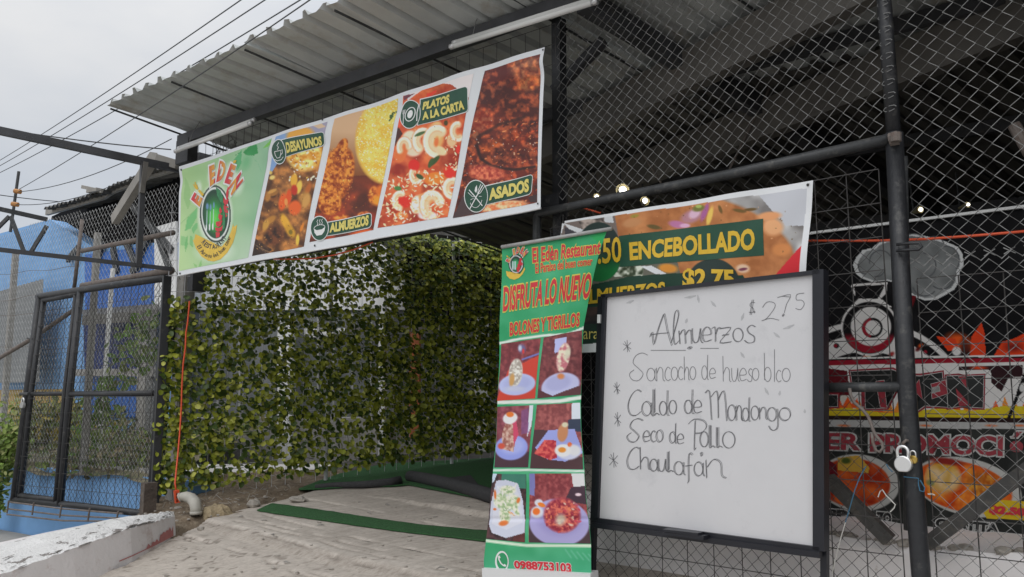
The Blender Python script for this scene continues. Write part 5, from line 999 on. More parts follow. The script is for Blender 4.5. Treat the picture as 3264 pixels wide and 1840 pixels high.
def dE(p):
    p.tex((50, 36, 40), (90, 60, 62), 14, 351, .3, .7, 2); p.poly(zF((170, 745), (335, 750), (330, 850), (250, 850), (170, 800)), (60, 130, 110), .9); p.poly(zF((110, 745), (140, 745), (120, 800), (105, 810)), (190, 206, 226)); p.mix(p.pmask(zF((290, 1050), (335, 1050), (330, 1220), (240, 1210))) * .6, (110, 50, 46))
    p.poly(zF((135, 795), (200, 790), (280, 815), (310, 930), (330, 1090), (325, 1150), (200, 1185), (100, 1150), (78, 1090), (95, 950)), (196, 200, 216)); p.poly(zF((140, 830), (260, 830), (300, 930), (310, 1080), (200, 1130), (100, 1090), (115, 950)), (206, 208, 220))
    for x, y, rx, ry, a in ((210, 860, 60, 36, 0), (160, 930, 50, 60, 20), (240, 940, 56, 60, -20), (190, 1020, 44, 80, 0), (260, 990, 20, 60, -30)): e_ = p.emask(*z1(zF, x, y), rx / 2.1, ry / 2.1, a, .3); p.tex((150, 176, 130), (232, 230, 206), 7, 361, .3, .7, 2, e_)
    for x, y, rx, ry, a in ((125, 890, 10, 40, 0), (120, 990, 14, 10, 0), (280, 930, 14, 24, 20), (235, 1020, 30, 8, 30), (180, 1085, 40, 22, -10)): p.ell(*z1(zF, x, y), rx / 2.1, ry / 2.1, (214, 116, 56), a, .4)
    p.scatter(26, (1585, 1550, 1655, 1660), (5, 16), .16, [(236, 236, 220), (226, 226, 206), (120, 150, 110)], 363, al=.9)
def dF(p):
    wood_bg(p, (126, 50, 56), (166, 84, 84)); p.poly(zF((355, 745), (395, 745), (390, 900), (355, 890)), (120, 120, 176)); p.poly(zF((640, 745), (730, 745), (740, 900), (660, 870)), (206, 206, 206)); p.poly(zF((640, 840), (745, 830), (752, 960), (600, 930)), (64, 44, 56)); p.ell(*z1(zF, 690, 890), 12, 6, (226, 200, 206), 0, .4); p.mix(p.pmask(zF((355, 1050), (780, 1060), (780, 1240), (355, 1220))), (70, 52, 56)); p.ell(*z1(zF, 560, 1080), 98, 78, (166, 160, 206), 6, .06); p.ell(*z1(zF, 560, 1060), 82, 60, (150, 142, 194), 6, .4)
    e_ = p.emask(*z1(zF, 580, 1030), 62, 60, 10, .2); p.mix(e_, (176, 66, 74)); p.tex((136, 36, 56), (214, 110, 90), 8, 371, .3, .7, 3, e_); p.ell(*z1(zF, 410, 1010), 24, 22, (206, 206, 216), 0, .3); p.ell(*z1(zF, 405, 1005), 14, 13, (224, 110, 40), 0, .3); p.ell(*z1(zF, 420, 945), 16, 13, (206, 206, 216), 0, .3); p.ell(*z1(zF, 440, 960), 15, 8, (226, 120, 40), 20, .3)
    p.scatter(70, (1740, 1590, 1860, 1700), (3, 8), .5, [(206, 84, 74), (150, 40, 60), (226, 130, 90), (190, 60, 80), (216, 196, 176)], 373, al=.85, clip=lambda x, y: (x - 1792) ** 2 / 3600 + (y - 1644) ** 2 / 3200 < 1); p.ell(*z1(zF, 570, 1060), 22, 26, (196, 200, 180), 20, .6, .8)
for q, n, m_, fn in (([(1598, 1097), (1723, 1078), (1705, 1270), (1586, 1278)], 56, 84, dA), ([(1732, 1076), (1848, 1052), (1843, 1258), (1712, 1270)], 56, 86, dB), ([(1586, 1297), (1699, 1292), (1684, 1490), (1576, 1490)], 52, 90, dC), ([(1710, 1291), (1842, 1284), (1855, 1497), (1690, 1493)], 66, 94, dD), ([(1572, 1510), (1677, 1512), (1674, 1729), (1549, 1718)], 54, 98, dE), ([(1687, 1510), (1859, 1510), (1882, 1734), (1686, 1729)], 86, 100, dF)): dish(q, n, m_, fn)
M['lime_rim'] = mat('yellow_outline_print', (.68, .6, .1), .45)
for i, (t_, q, bo) in enumerate((('El Edèn Restaurant', zE((530, 275), (1195, 195), (1180, 330), (535, 420)), .025), ('El Paraìso del buen comer', zE((560, 425), (1112, 362), (1107, 436), (565, 520)), .02), ('DISFRUTA LO NUEVO', zE((258, 650), (1105, 512), (1065, 755), (255, 892)), .03), ('BOLONES Y TIGRILLOS', zE((322, 995), (978, 893), (970, 1028), (320, 1125)), .03), ('0988753103', zF((250, 1338), (640, 1358), (645, 1425), (255, 1395)), .045))):
    a = lettering('letter_outline', t_, q, s_roll, .0014, M['lime_rim'] if i < 4 else M['badge_white'], ru, bo, .04); lettering('lettering', t_, q, s_roll, .0026, M['red_print'], a, bo)
wa = shape('phone_emblem', [(a, b + .0) for a, b in arc_pts(*z1(zF, 172, 1345), 21.5, 34, 130, 480, 30)] + zF((128, 1418), (133, 1390)), s_roll, .0014, M['badge_white'], ru)
shape('green_disc', arc_pts(*z1(zF, 174, 1343), 17, 27, 0, 360, 30)[:-1], s_roll, .0026, mat('phone_green_print', (.03, .32, .13), .45), wa)
s_ = MB(); ribbon(s_, zF((153, 1306), (152, 1330), (165, 1357), (183, 1373), (196, 1374)), [6, 4, 4, 4, 6], s_roll, .0038); ribbon(s_, zF((151, 1306), (158, 1322)), 6, s_roll, .0038); ribbon(s_, zF((184, 1366), (197, 1376)), 6, s_roll, .0038); s_.build('handset', M['badge_white'], wa)
# small round logo at the top of the roll-up
zS = lambda *q: [tuple((np.array(z1(zE, 375, 430)) + (np.array([x, y]) - np.array([470, 815])) * np.array([.128, .098]) + np.array([0, (470 - x) * .018]))) for x, y in q]
lo = Paint([z1(zE, 290, 330), z1(zE, 460, 320), z1(zE, 460, 530), z1(zE, 290, 540)], 50, 60); cx, cy = z1(zE, 375, 430); lo.fill((40, 40, 44)); lo.ell(cx, cy, 22, 29, (196, 200, 200), 0, .05); lo.ell(cx, cy, 19, 26, (34, 54, 48), 0, .08); lo.ell(cx - 2, cy + 2, 16, 24, (40, 150, 90), 0, .5)
for x in (342, 356, 370): lo.line(zE((x, 405), (x - 2, 480)), 2.4, (206, 210, 226), 1)
for x, y in ((420, 385), (412, 410), (425, 430), (400, 440), (405, 465), (390, 470), (395, 490)): lo.ell(*z1(zE, x, y), 5, 7, (190, 40, 50), 20, .4)
lo.build('emblem_disc', s_roll, ru, M['print_matt'], off=.0014, mask=lo.emask(cx, cy, 25, 33, 0, .02) > .3)
logo_letters(zS, s_roll, .002, ru)
shape('golden_ribbon', zE((278, 495), (300, 530), (330, 545), (375, 545), (415, 525), (440, 490), (455, 460), (462, 480), (440, 525), (405, 562), (360, 580), (315, 570), (285, 540)), s_roll, .0016, M['ribbon'], ru)
s_ = MB(); a, c = PS.hit(1599, 788, .008), PS.hit(1950, 729, .008); s_.tube([a, c], .011, 10); s_.build('top_rail', M['wire_left'], ru, True)
s_ = MB(); a = PS.hit(1595, 1832, -.05); s_.tube([np.array([*PS.pt(.3, .56, -.06)]), np.array([*PS.pt(.3, 2.36, -.03)])], .012, 8); s_.build('support_pole', M['wire_left'], ru)
s_ = MB(); s_.bar(PS.pt(-.1, .55, -.02), PS.pt(.54, .585, -.02), .1, .07); s_.build('base_cassette', M['vinyl'], ru)
# ------------------------------------------------------------ whiteboard on its stand
wb = thing('whiteboard', PW.pt(.6, .2), 'handwritten lunch menu whiteboard in a black frame standing in front of the gate', 'whiteboard')
def wp_(x, y, d=0.0): q = z1(zW, x, y); return PW.hit(q[0], q[1], d)
def s_board(X, Y, off=0.0): return PW.hitv(np.asarray(X, float), np.asarray(Y, float), off)
s_ = MB(); s_.prism([wp_(*q) for q in ((84, 148), (1124, 33), (1127, 1402), (46, 1256))], PW.N * -.012); s_.build('writing_surface', M['board_white'], wb)
s_ = MB()
def fbar(a, c, w_): s_.bar(wp_(*a, .004), wp_(*c, .004), w_, .03, PW.N)
fbar((62, 148), (1150, 27), .019); fbar((78, 140), (39, 1262), .021); fbar((1142, 16), (1145, 1412), .05); fbar((30, 1262), (1150, 1412), .028)
s_.build('frame', M['board_frame'], wb)
s_ = MB(); s_.bar(wp_(20, 1284, .012), wp_(1150, 1434, .012), .026, .035, PW.N); s_.build('bottom_rail', M['board_frame'], wb)
for a, c in (((58, 150), (-10, 2200)), ((1166, 20), (1172, 2300))): s_ = MB(); s_.bar(wp_(*a, -.035), wp_(*c, -.035), .028, .03, PW.N); s_.build('leg', M['board_frame'], wb)
s_ = MB(); s_.prism([wp_(*q, .075) for q in ((362, 1322), (566, 1342), (566, 1362), (362, 1334))], PW.N * -.06); s_.bar(wp_(378, 1310, .05), wp_(552, 1330, .05), .012, .055, PW.N); s_.build('marker_tray', M['board_frame'], wb)
s_ = MB(); s_.bar(wp_(53, 240, .0), wp_(52, 282, .0), .02, .03, PW.N); s_.build('clip', M['badge_white'], wb); s_ = MB(); s_.bar(wp_(1116, 994, .008), wp_(1117, 1038, .008), .008, .01, PW.N); s_.build('clip', M['kerb_red'], wb)
def el_(cx, cy, rx, ry, a0=-90, a1=270, n=14): return [(cx + rx * math.cos(math.radians(a0 + (a1 - a0) * i / n)), cy + ry * math.sin(math.radians(a0 + (a1 - a0) * i / n))) for i in range(n + 1)]
GL = {'A': [[(-.05, .7), (.05, .55), (.12, .95), (.3, .5), (.55, 0), (.62, .02), (.75, .5), (.95, .98)], [(.0, .62), (.3, .58), (.8, .55)]], 'l': [[(.1, .95), (.5, .6), (.95, .15), (.8, 0), (.5, .1), (.35, .5), (.4, .9), (.6, 1), (1, .9)]],
 'm': [[(0, .1), (.08, 1)], [(.06, .4), (.25, .08), (.42, .15), (.48, 1)], [(.46, .4), (.7, .08), (.88, .18), (.92, 1)]], 'u': [[(0, 0), (.03, .7), (.3, 1), (.65, .8), (.85, 0)], [(.85, 0), (.88, .8), (1.1, 1)]], 'e': [[(.05, .55), (.85, .5), (.85, .2), (.5, 0), (.12, .25), (.05, .65), (.3, .98), (.95, .85)]],
 'r': [[(0, .1), (.3, 0), (.4, .3), (.4, 1)], [(.4, .5), (.7, .05), (1, .1)]], 'z': [[(0, .08), (.9, 0), (.5, .45), (.02, .98), (.95, .92)], [(.2, .5), (.75, .45)]], 'o': [el_(.5, .5, .48, .5)], 's': [[(.95, .1), (.6, 0), (.25, .2), (.4, .45), (.85, .65), (.8, .95), (.3, 1), (0, .85)]],
 'S': [[(1, .08), (.7, 0), (.35, .1), (.2, .35), (.5, .55), (.75, .75), (.5, .98), (.15, .95), (.0, .75), (.25, .6)]], 'a': [el_(.45, .55, .42, .44, -40, 320), [(.9, .15), (.88, .8), (1.05, 1)]], 'n': [[(0, .05), (.05, 1)], [(.05, .45), (.4, .02), (.8, .2), (.85, .85), (1.1, 1)]], 'c': [[(.9, .15), (.5, 0), (.1, .35), (.1, .75), (.5, 1), (.95, .88)]],
 'h': [[(.05, 0), (.1, 1)], [(.1, .7), (.45, .45), (.8, .55), (.85, .95), (1.05, 1)]], 'd': [el_(.4, .72, .38, .28, -40, 320), [(.85, 0), (.8, .9), (1, 1)]], 'b': [[(.1, 0), (.15, .95)], el_(.5, .75, .4, .25, 180, 540)], 'i': [[(.5, 0), (.5, 1)]], 'L': [[(.1, 0), (.12, .95), (.55, .9), (.95, .98)], [(.3, 0), (.32, .9)]],
 'C': [[(.98, .08), (.7, 0), (.3, .2), (.05, .6), (.2, .95), (.6, 1), (.95, .85)]], 'M': [[(-.05, .05), (.15, 0), (.25, .95)], [(.22, .2), (.45, 0), (.55, .15), (.58, .9)], [(.56, .3), (.75, .02), (.88, .1), (.98, 1)]], 'g': [el_(.4, .3, .38, .3, -40, 320), [(.85, .05), (.9, .8), (.6, 1), (.3, .95), (.15, .8)]],
 'P': [[(.35, .05), (.3, .98), (.38, .98)], [(.0, .15), (.3, .0), (.8, .05), (.95, .25), (.7, .45), (.35, .48)]], 'f': [[(.9, .05), (.55, .0), (.45, .3), (.48, .9), (.35, 1)], [(.1, .42), (.85, .38)]], '$': [[(.9, .2), (.4, .18), (.2, .4), (.7, .6), (.6, .85), (.05, .82)], [(.5, 0), (.2, 1)], [(.7, 0), (.4, 1)]],
 '2': [[(.05, .3), (.3, .02), (.7, .05), (.75, .3), (.3, .85), (.0, .98), (.5, .85), (1, .95)]], '7': [[(-.2, .15), (.95, .0), (.6, .5), (.4, .95)], [(.2, .08), (.9, .12)]], '5': [[(.95, .0), (.25, .08), (.2, .4), (.7, .42), (.95, .65), (.6, .98), (.1, .9)]], '.': [el_(.5, .5, .5, .5)], '*': [[(.5, 0), (.55, 1)], [(0, .3), (1, .75)], [(.95, .2), (.05, .85)], [(.2, .1), (.8, .95)]], "'": [[(.2, 0), (.5, 1), (.7, .1), (.2, 0)]], '_': [[(0, .5), (1, .5)]]}
TXT = [('$', 790, 165, 826, 240, 0), ('.', 816, 222, 822, 230, 0), ('2', 855, 175, 942, 272, 0), ('.', 958, 240, 964, 248, 1), ('7', 945, 140, 1002, 235, 0), ('5', 1018, 132, 1070, 216, 0),
 ('A', 303, 245, 412, 398, 1), ('l', 400, 220, 442, 388, 1), ('m', 442, 312, 510, 385, 1), ('u', 508, 308, 556, 380, 1), ('e', 556, 300, 606, 375, 1), ('r', 606, 302, 650, 375, 1), ('z', 645, 305, 706, 382, 1), ('o', 710, 308, 762, 375, 1), ('s', 768, 292, 825, 380, 1), ('_', 303, 414, 478, 420, 0), ('_', 550, 405, 642, 409, 0), ('.', 486, 402, 504, 410, 1),
 ('S', 197, 430, 288, 570, 0), ('a', 282, 498, 330, 570, 0), ('n', 332, 500, 370, 570, 0), ('c', 372, 500, 404, 568, 0), ('o', 404, 500, 438, 566, 0), ('c', 438, 498, 466, 564, 0), ('h', 468, 448, 496, 564, 0), ('o', 497, 498, 528, 562, 0), ('d', 556, 440, 592, 562, 0), ('e', 594, 505, 628, 558, 0), ('h', 660, 445, 702, 572, 0), ('u', 706, 505, 742, 572, 0), ('e', 744, 505, 782, 570, 0), ('s', 784, 508, 810, 572, 0), ('o', 808, 506, 842, 566, 0), ('b', 864, 430, 906, 572, 0), ('i', 912, 412, 926, 574, 0), ('c', 926, 515, 954, 574, 0), ('o', 956, 506, 998, 572, 0),
 ('C', 185, 615, 256, 742, 1), ('a', 256, 665, 310, 745, 1), ('L', 310, 612, 346, 742, 1), ('d', 344, 616, 392, 740, 1), ('o', 392, 666, 430, 734, 1), ('d', 468, 612, 516, 732, 1), ('e', 514, 664, 558, 730, 1), ('M', 578, 622, 682, 770, 1), ('o', 684, 690, 724, 768, 1), ('n', 726, 690, 758, 768, 1), ('d', 756, 652, 798, 770, 1), ('o', 800, 695, 840, 765, 1), ('n', 842, 700, 880, 762, 1), ('g', 880, 702, 940, 815, 1), ('o', 940, 705, 998, 768, 1),
 ('S', 183, 758, 262, 876, 1), ('e', 262, 818, 298, 874, 1), ('c', 300, 818, 328, 874, 1), ('o', 328, 816, 362, 874, 1), ('d', 394, 782, 432, 880, 1), ('e', 432, 832, 468, 884, 1), ('P', 490, 762, 584, 908, 1), ('o', 546, 822, 588, 898, 1), ('L', 590, 790, 624, 904, 1), ('L', 626, 800, 660, 902, 1), ('o', 658, 822, 722, 904, 1),
 ('C', 180, 900, 246, 1010, 1), ('h', 246, 900, 298, 1010, 1), ('a', 296, 952, 340, 1020, 1), ('u', 340, 958, 382, 1020, 1), ('L', 382, 922, 416, 1024, 1), ('a', 416, 962, 470, 1038, 1), ('f', 468, 932, 514, 1078, 1), ('a', 516, 966, 568, 1044, 1), ("'", 546, 928, 562, 946, 1), ('n', 576, 960, 668, 1054, 1),
 ('*', 165, 366, 206, 426, 0), ('*', 118, 574, 151, 636, 0), ('*', 121, 724, 155, 796, 0), ('*', 95, 926, 141, 1000, 0)]
def smooth_line(pts):
    if len(pts) < 3: return pts
    o = []; q = [pts[0]] + list(pts) + [pts[-1]]
    for i in range(1, len(q) - 2):
        a, b_, c, d = [np.array(x, float) for x in q[i - 1:i + 3]]
        for k in range(3): t_ = k / 3; o.append(tuple(.5 * ((2 * b_) + (c - a) * t_ + (2 * a - 5 * b_ + 4 * c - d) * t_ ** 2 + (3 * b_ - 3 * c + d - a) * t_ ** 3)))
    return o + [pts[-1]]
s_ = MB(); sf2 = MB()
for ch, x0, y0, x1, y1, dbl in TXT:
    for st_ in GL[ch]:
        for r_ in range(1 + dbl):
            ox, oy = (0, 0) if r_ == 0 else (rnd.uniform(3, 6), rnd.uniform(-5, 1))
            pts = [z1(zW, x0 + x * (x1 - x0) * (1.0) + ox, y0 + y * (y1 - y0) + oy) for x, y in smooth_line(st_)]
            ribbon(s_ if ch not in '*$275' or rnd.random() < .5 else s_, pts, 1.8 if dbl == 0 or r_ == 0 else 1.4, s_board, .0012 + .0003 * r_)
s_.build('handwriting', M['marker'], wb)
sm = rnd
for cx, cy, L_, a in ((500, 150, 60, -10), (540, 160, 40, 80), (615, 185, 40, 50), (760, 250, 40, 110), (760, 440, 34, 55), (200, 175, 40, -20), (990, 300, 60, -20), (880, 620, 40, 60), (930, 340, 40, 40), (1070, 720, 20, 90), (480, 270, 24, 110), (945, 630, 24, 100)):
    dx, dy = math.cos(math.radians(a)) * L_ / 2, math.sin(math.radians(a)) * L_ / 2
    ribbon(sf2, [z1(zW, cx - dx, cy - dy), z1(zW, cx, cy + 2), z1(zW, cx + dx, cy + dy)], [2, 9, 3], s_board, .0008)
tag(sf2.build('wiped_smudges', mat('grey_eraser_smudge', (.47, .47, .48), .5, 0, .15, 30), wb), kind='stuff')
# ------------------------------------------------------------ promotion poster and plinth behind the fence
def s_post(X, Y, off=0.0): return PP.hitv(np.asarray(X, float), np.asarray(Y, float), off)
po = thing('promotion_poster', PP.pt(1.7, .75), 'black food promotion poster with white smoke, red letters and soup bowls behind the chain link', 'poster')
pq = [(2440, 762), (3420, 640), (3420, 1784), (2440, 1690)]
p = Paint(pq, 390, 440); p.fill((18, 18, 20)); p.tex((15, 15, 17), (24, 24, 26), 60, 401)
cloud = zP((360, 555), (385, 500), (430, 450), (500, 432), (545, 395), (620, 372), (690, 335), (780, 328), (860, 342), (930, 355), (1000, 372), (1060, 400), (1120, 425), (1155, 480), (1160, 560), (1130, 610), (1128, 680), (1090, 735), (1030, 770), (960, 808), (880, 812), (800, 785), (750, 745), (690, 690), (600, 668), (500, 680), (420, 650), (380, 615))
p.poly(cloud, (196, 198, 198)); cin = [tuple(lerp(q, z1(zP, 790, 560), .07)) for q in cloud]; p.poly(cin, (118, 121, 121)); p.tex((104, 107, 107), (136, 139, 139), 50, 405, .3, .7, 2, p.pmask(cin))
for cx, cy, rx, a0, a1 in ((560, 530, 80, 170, 330), (530, 580, 60, 0, 100), (870, 560, 90, -90, 60), (1030, 520, 100, -100, 40), (1000, 640, 90, 10, 130), (880, 690, 90, 40, 160), (800, 440, 110, 200, 320), (950, 420, 70, 230, 340), (450, 570, 50, 90, 200)): p.line(zP(*arc_pts(cx, cy, rx, rx, a0, a1, 10)), 4, (84, 86, 88), 1.5)
W_, R_, K_, O_, Y_ = (206, 204, 202), (140, 26, 42), (20, 19, 21), (214, 84, 30), (206, 170, 40)
p.poly(zP((345, 700), (390, 690), (610, 680), (600, 760), (560, 800), (640, 860), (340, 860), (400, 800), (360, 760)), W_); p.poly(zP((365, 708), (590, 698), (575, 740), (540, 800), (380, 800), (375, 750)), K_)
p.poly(zP((760, 770), (820, 780), (790, 860), (760, 860)), (96, 20, 26))
p.ell(*z1(zP, 460, 1560), 320, 265, W_, 0, .01); p.ell(*z1(zP, 460, 1560), 300, 248, K_, 0, .01); p.ell(*z1(zP, 460, 1560), 272, 222, W_, 0, .01); p.ell(*z1(zP, 460, 1580), 214, 176, K_, 0, .01); p.ell(*z1(zP, 460, 1600), 190, 160, W_, 0, .01)
for x, y in ((240, 1140), (330, 1085), (790, 1125), (890, 1185), (660, 1090)): p.ell(*z1(zP, x, y), 10, 9, K_, 0, .2); p.ell(*z1(zP, x - 6, y), 7, 7, R_, 0, .3)
for x, y, c in ((850, 1140, O_), (830, 1165, (90, 24, 26)), (450, 1215, O_), (640, 1200, (150, 40, 40)), (470, 1225, Y_)): p.ell(*z1(zP, x, y), 13, 9, c, -30, .7)
p.ell(*z1(zP, 480, 1010), 93, 92, W_, 0, .03); p.ell(*z1(zP, 480, 1010), 86, 84, K_, 0, .03); p.mix(p.emask(*z1(zP, 480, 1010), 84, 82, 0, .03) * np.clip((p.Y - 1060) / 20, 0, 1), R_); p.ell(*z1(zP, 490, 1000), 66, 64, W_, 0, .05); p.ell(*z1(zP, 500, 1010), 34, 33, K_, 0, .06); p.mix(p.emask(*z1(zP, 500, 1010), 34, 33, 0, .06) * (p.X < 2776), R_); p.ell(*z1(zP, 505, 1010), 25, 25, W_, 0, .08)
flm = p.emask(3060, 1090, 60, 34, 20, .6); p.mix(flm, O_)
for pts in (zP((1205, 1210), (1215, 1080), (1290, 970), (1312, 1050), (1320, 1210)), zP((1380, 1210), (1440, 1110), (1520, 1090), (1700, 1000), (1900, 1210)), zP((960, 1070), (1100, 1090), (1130, 1160), (1050, 1180))): p.poly(pts, (206, 62, 28))
p.ell(*z1(zP, 1520, 1150), 40, 22, (120, 30, 24), 0, .8)
dk = p.emask(*z1(zP, 1170, 1150), 24, 40, 0, .7); p.mix(dk * .8, (60, 24, 24)); p.ell(*z1(zP, 1110, 1180), 17, 17, W_, 0, .3)
p.poly([(2440, 1142), (3420, 1130), (3420, 1346), (2440, 1325)], W_); p.poly([(2440, 1152), (3420, 1138), (3420, 1152), (2440, 1168)], R_); p.poly([(2440, 1148), (3420, 1135), (3420, 1138), (2440, 1152)], K_)
p.poly([(2440, 1170), (2620, 1172), (2700, 1182), (2716, 1300), (2440, 1300)], (92, 22, 30)); p.poly(zK((230, 720), (370, 720), (500, 880), (230, 880)), (196, 190, 180)); p.poly(zK((250, 880), (330, 740), (380, 830), (450, 760), (490, 890)), O_); p.poly(zK((1740, 360), (2560, 330), (2560, 480), (2380, 500), (2290, 680), (2160, 560), (2150, 400), (1740, 400)), (46, 26, 30)); p.ell(*z1(zK, 2000, 372), 36, 8, (206, 70, 36), 0, .7)
for k in range(16): x = 2440 + 62 * k; p.poly([(x, 1332), (x + 18, 1262 + 22 * (k % 3)), (x + 36, 1310), (x + 52, 1276), (x + 74, 1334)], O_ if k % 2 else (214, 130, 40), .95)
p.poly([(2440, 1290), (2560, 1312), (2700, 1300), (2830, 1318), (3000, 1302), (3100, 1310), (3200, 1294), (3420, 1300), (3420, 1340), (2440, 1336)], (196, 178, 36), .95)
p.poly(zK((2576, 430), (2500, 620), (2470, 720), (2300, 1160), (2350, 1160), (2520, 720), (2640, 600)), K_); p.ell(*z1(zK, 2560, 620), 12, 18, (196, 196, 194), 20, .3)
p.poly([(2440, 1322), (3420, 1336), (3420, 1350), (2440, 1336)], (40, 26, 26)); p.poly([(2440, 1336), (3420, 1350), (3420, 1372), (2440, 1360)], (168, 168, 166))
for x in (2690, 2950, 3160, 3250): p.ell(x, 1357, 26, 5, (206, 100, 50), 2, .8)
p.poly([(2440, 1359), (3420, 1371), (3420, 1800), (2440, 1700)], (42, 44, 42)); p.tex((36, 38, 37), (54, 56, 54), 40, 409, .3, .7, 2, p.pmask([(2440, 1359), (3420, 1371), (3420, 1800), (2440, 1700)]) * .8)
p.ell(*z1(zQ, 400, 770), 133, 92, (176, 176, 172), 6, .03); p.ell(*z1(zQ, 370, 770), 118, 80, (176, 66, 30), 6, .06); p.tex((150, 44, 22), (206, 96, 40), 40, 413, .3, .7, 3, p.emask(*z1(zQ, 370, 770), 116, 78, 6, .1)); p.poly(zQ((250, 590), (400, 570), (480, 660), (470, 700), (250, 680)), (190, 150, 60)); p.ell(*z1(zQ, 310, 610), 20, 13, (70, 84, 36), 0, .5); p.poly(zQ((165, 590), (240, 640), (250, 720), (165, 730)), (96, 24, 34))
p.ell(*z1(zQ, 1190, 800), 178, 92, (178, 178, 174), 13, .03); p.ell(*z1(zQ, 1160, 800), 162, 80, (200, 84, 30), 13, .05); p.tex((190, 66, 22), (226, 140, 50), 30, 417, .3, .7, 3, p.emask(*z1(zQ, 1160, 800), 158, 78, 13, .1)); p.tex((160, 90, 30), (206, 160, 60), 16, 421, .35, .7, 3, p.emask(*z1(zQ, 1320, 790), 80, 50, 20, .4) * .8); p.ell(*z1(zQ, 1020, 740), 66, 54, (206, 160, 100), 10, .3); p.tex((196, 150, 60), (216, 186, 140), 26, 425, .3, .7, 2, p.emask(*z1(zQ, 1010, 720), 62, 52, 10, .3)); p.ell(*z1(zQ, 1040, 615), 70, 14, (130, 40, 34), 8, .5); p.ell(*z1(zQ, 920, 770), 17, 12, (110, 130, 80), 20, .5, .8)
p.poly(zL((2260, 460), (2560, 470), (2760, 560), (2760, 720), (2100, 690), (2060, 620)), (202, 172, 40))
p.poly([(2440, 1660), (2900, 1705), (3420, 1755), (3420, 1790), (2440, 1700)], (120, 26, 30))
for k in range(60): x = 2460 + 16 * k + rnd.uniform(-5, 5); yb = 1694 + (x - 2440) * .094; p.poly([(x - 9, yb + 2), (x + rnd.uniform(-4, 4), yb - rnd.uniform(22, 44)), (x + 10, yb + 2)], rnd.choice([(206, 84, 30), (150, 34, 32), (214, 130, 40), (110, 26, 30)]), .9)
p.poly([(2440, 1690), (3420, 1780), (3420, 1800), (2440, 1705)], (44, 84, 36))
p.build('sheet', s_post, po, M['print_dim'], gain=1.15)
s_ = MB(); s_.bar(PP.hit(2440, 762, .01), PP.hit(3420, 639, .01), .02, .014); s_.build('top_edge', M['badge_white'], po)
# big black letters KEN outlined red and white
kb_ = []
LT = [zK((60, 720), (195, 720), (195, 862), (60, 862)), zK((365, 420), (900, 400), (1000, 440), (990, 560), (800, 540), (820, 880), (560, 890), (545, 560), (390, 570)), zK((1130, 470), (1250, 480), (1530, 430), (1540, 560), (1390, 600), (1400, 640), (1500, 620), (1500, 690), (1400, 760), (1590, 700), (1600, 870), (1310, 850), (1200, 930), (1130, 860), (1280, 770), (1130, 660)), zK((1590, 480), (1730, 475), (1870, 660), (1830, 480), (2060, 470), (2050, 880), (1920, 870), (1710, 630), (1760, 860), (1610, 880))]
def grow(pts, g):
    c = np.mean(np.array(pts), 0); o = []
    n_ = len(pts)
    for i in range(n_):
        a, b_, c_ = [np.array(pts[j % n_], float) for j in (i - 1, i, i + 1)]; e1 = (b_ - a) / (np.linalg.norm(b_ - a) + 1e-9); e2 = (c_ - b_) / (np.linalg.norm(c_ - b_) + 1e-9); nrm = np.array([e1[1], -e1[0]]) + np.array([e2[1], -e2[0]]); nrm /= max(.5, np.linalg.norm(nrm)); o.append(tuple(b_ + nrm * g))
    return o
M['poster_red'] = mat('poster_red_print', (.3, .03, .045), .42, 0, .2, 20); M['poster_white'] = mat('poster_white_print', (.5, .5, .485), .42); M['poster_black'] = mat('poster_black_print', (.012, .014, .014), .42, 0, .1)
big = shapes('big_letters', [grow(q, 9) for q in LT], s_post, .0012, M['poster_red'], po); shapes('letter_edge', [grow(q, 2.6) for q in LT], s_post, .0024, M['poster_white'], big); shapes('letter_fill', LT, s_post, .0036, M['poster_black'], big)
NT = [zK((1240, 520), (1280, 770), (1155, 640)), zK((1390, 580), (1575, 530), (1600, 700), (1405, 765), (1400, 700), (1510, 670), (1495, 600), (1400, 620)), zK((1740, 485), (1830, 475), (1870, 665)), zK((1705, 630), (1750, 860), (1900, 850)), zK((690, 545), (790, 530), (825, 885), (745, 870)), zK((500, 560), (545, 555), (548, 870), (505, 860))]
for q in NT: shape('notch_edge', grow(q, 2.0), s_post, .0048, M['poster_white'], big); shape('notch', q, s_post, .006, M['poster_red'], big)
for t_, q, bo, gw, m1, m2 in (('SUPER', [(2462, 1377), (2744, 1381), (2742, 1437), (2462, 1428)], .035, .06, 'poster_white', 'poster_red'), ('PROMOCIÓN', [(2772, 1368), (3352, 1378), (3350, 1460), (2772, 1441)], .035, .06, 'poster_white', 'poster_red'), ('SP', zL((60, 570), (330, 585), (330, 705), (60, 690)), .06, .09, 'poster_white', 'poster_black'), ('ZO', zL((690, 605), (885, 620), (885, 765), (690, 745)), .06, .09, 'poster_white', 'poster_black'), ('GUATITA', zL((1450, 690), (2260, 760), (2250, 880), (1450, 810)), .06, .09, 'poster_white', 'poster_black'), ('$2.50', zL((2130, 520), (2600, 560), (2600, 680), (2130, 640)), .07, .0, None, 'red_print')):
    pr = lettering('letter_outline', t_, q, s_post, .0016, M[m1], po, bo, gw) if m1 else po; lettering('lettering', t_, q, s_post, .003, M[m2], pr, bo)
pl_ = thing('plinth_wall', PG.pt(1.5, .3, -.3), 'low whitewashed plinth wall with crumbling top edge below the black poster', 'wall')
PK = PG.shift(-.3)
PKV = (PK.huv(2650, 1716)[1] + PK.huv(3264, 1768)[1]) / 2
def broken(u): return PKV + (fbm(u * 100, 3.0, 14, 90) - .5) * .05
us = np.arange(-.6, 4.2, .03); vt = []; 
for u in us: vt += [PK.pt(u, .2), PK.pt(u, broken(u) - .03), PK.pt(u, broken(u), -.02), PK.pt(u, broken(u) + .004, -.68)]
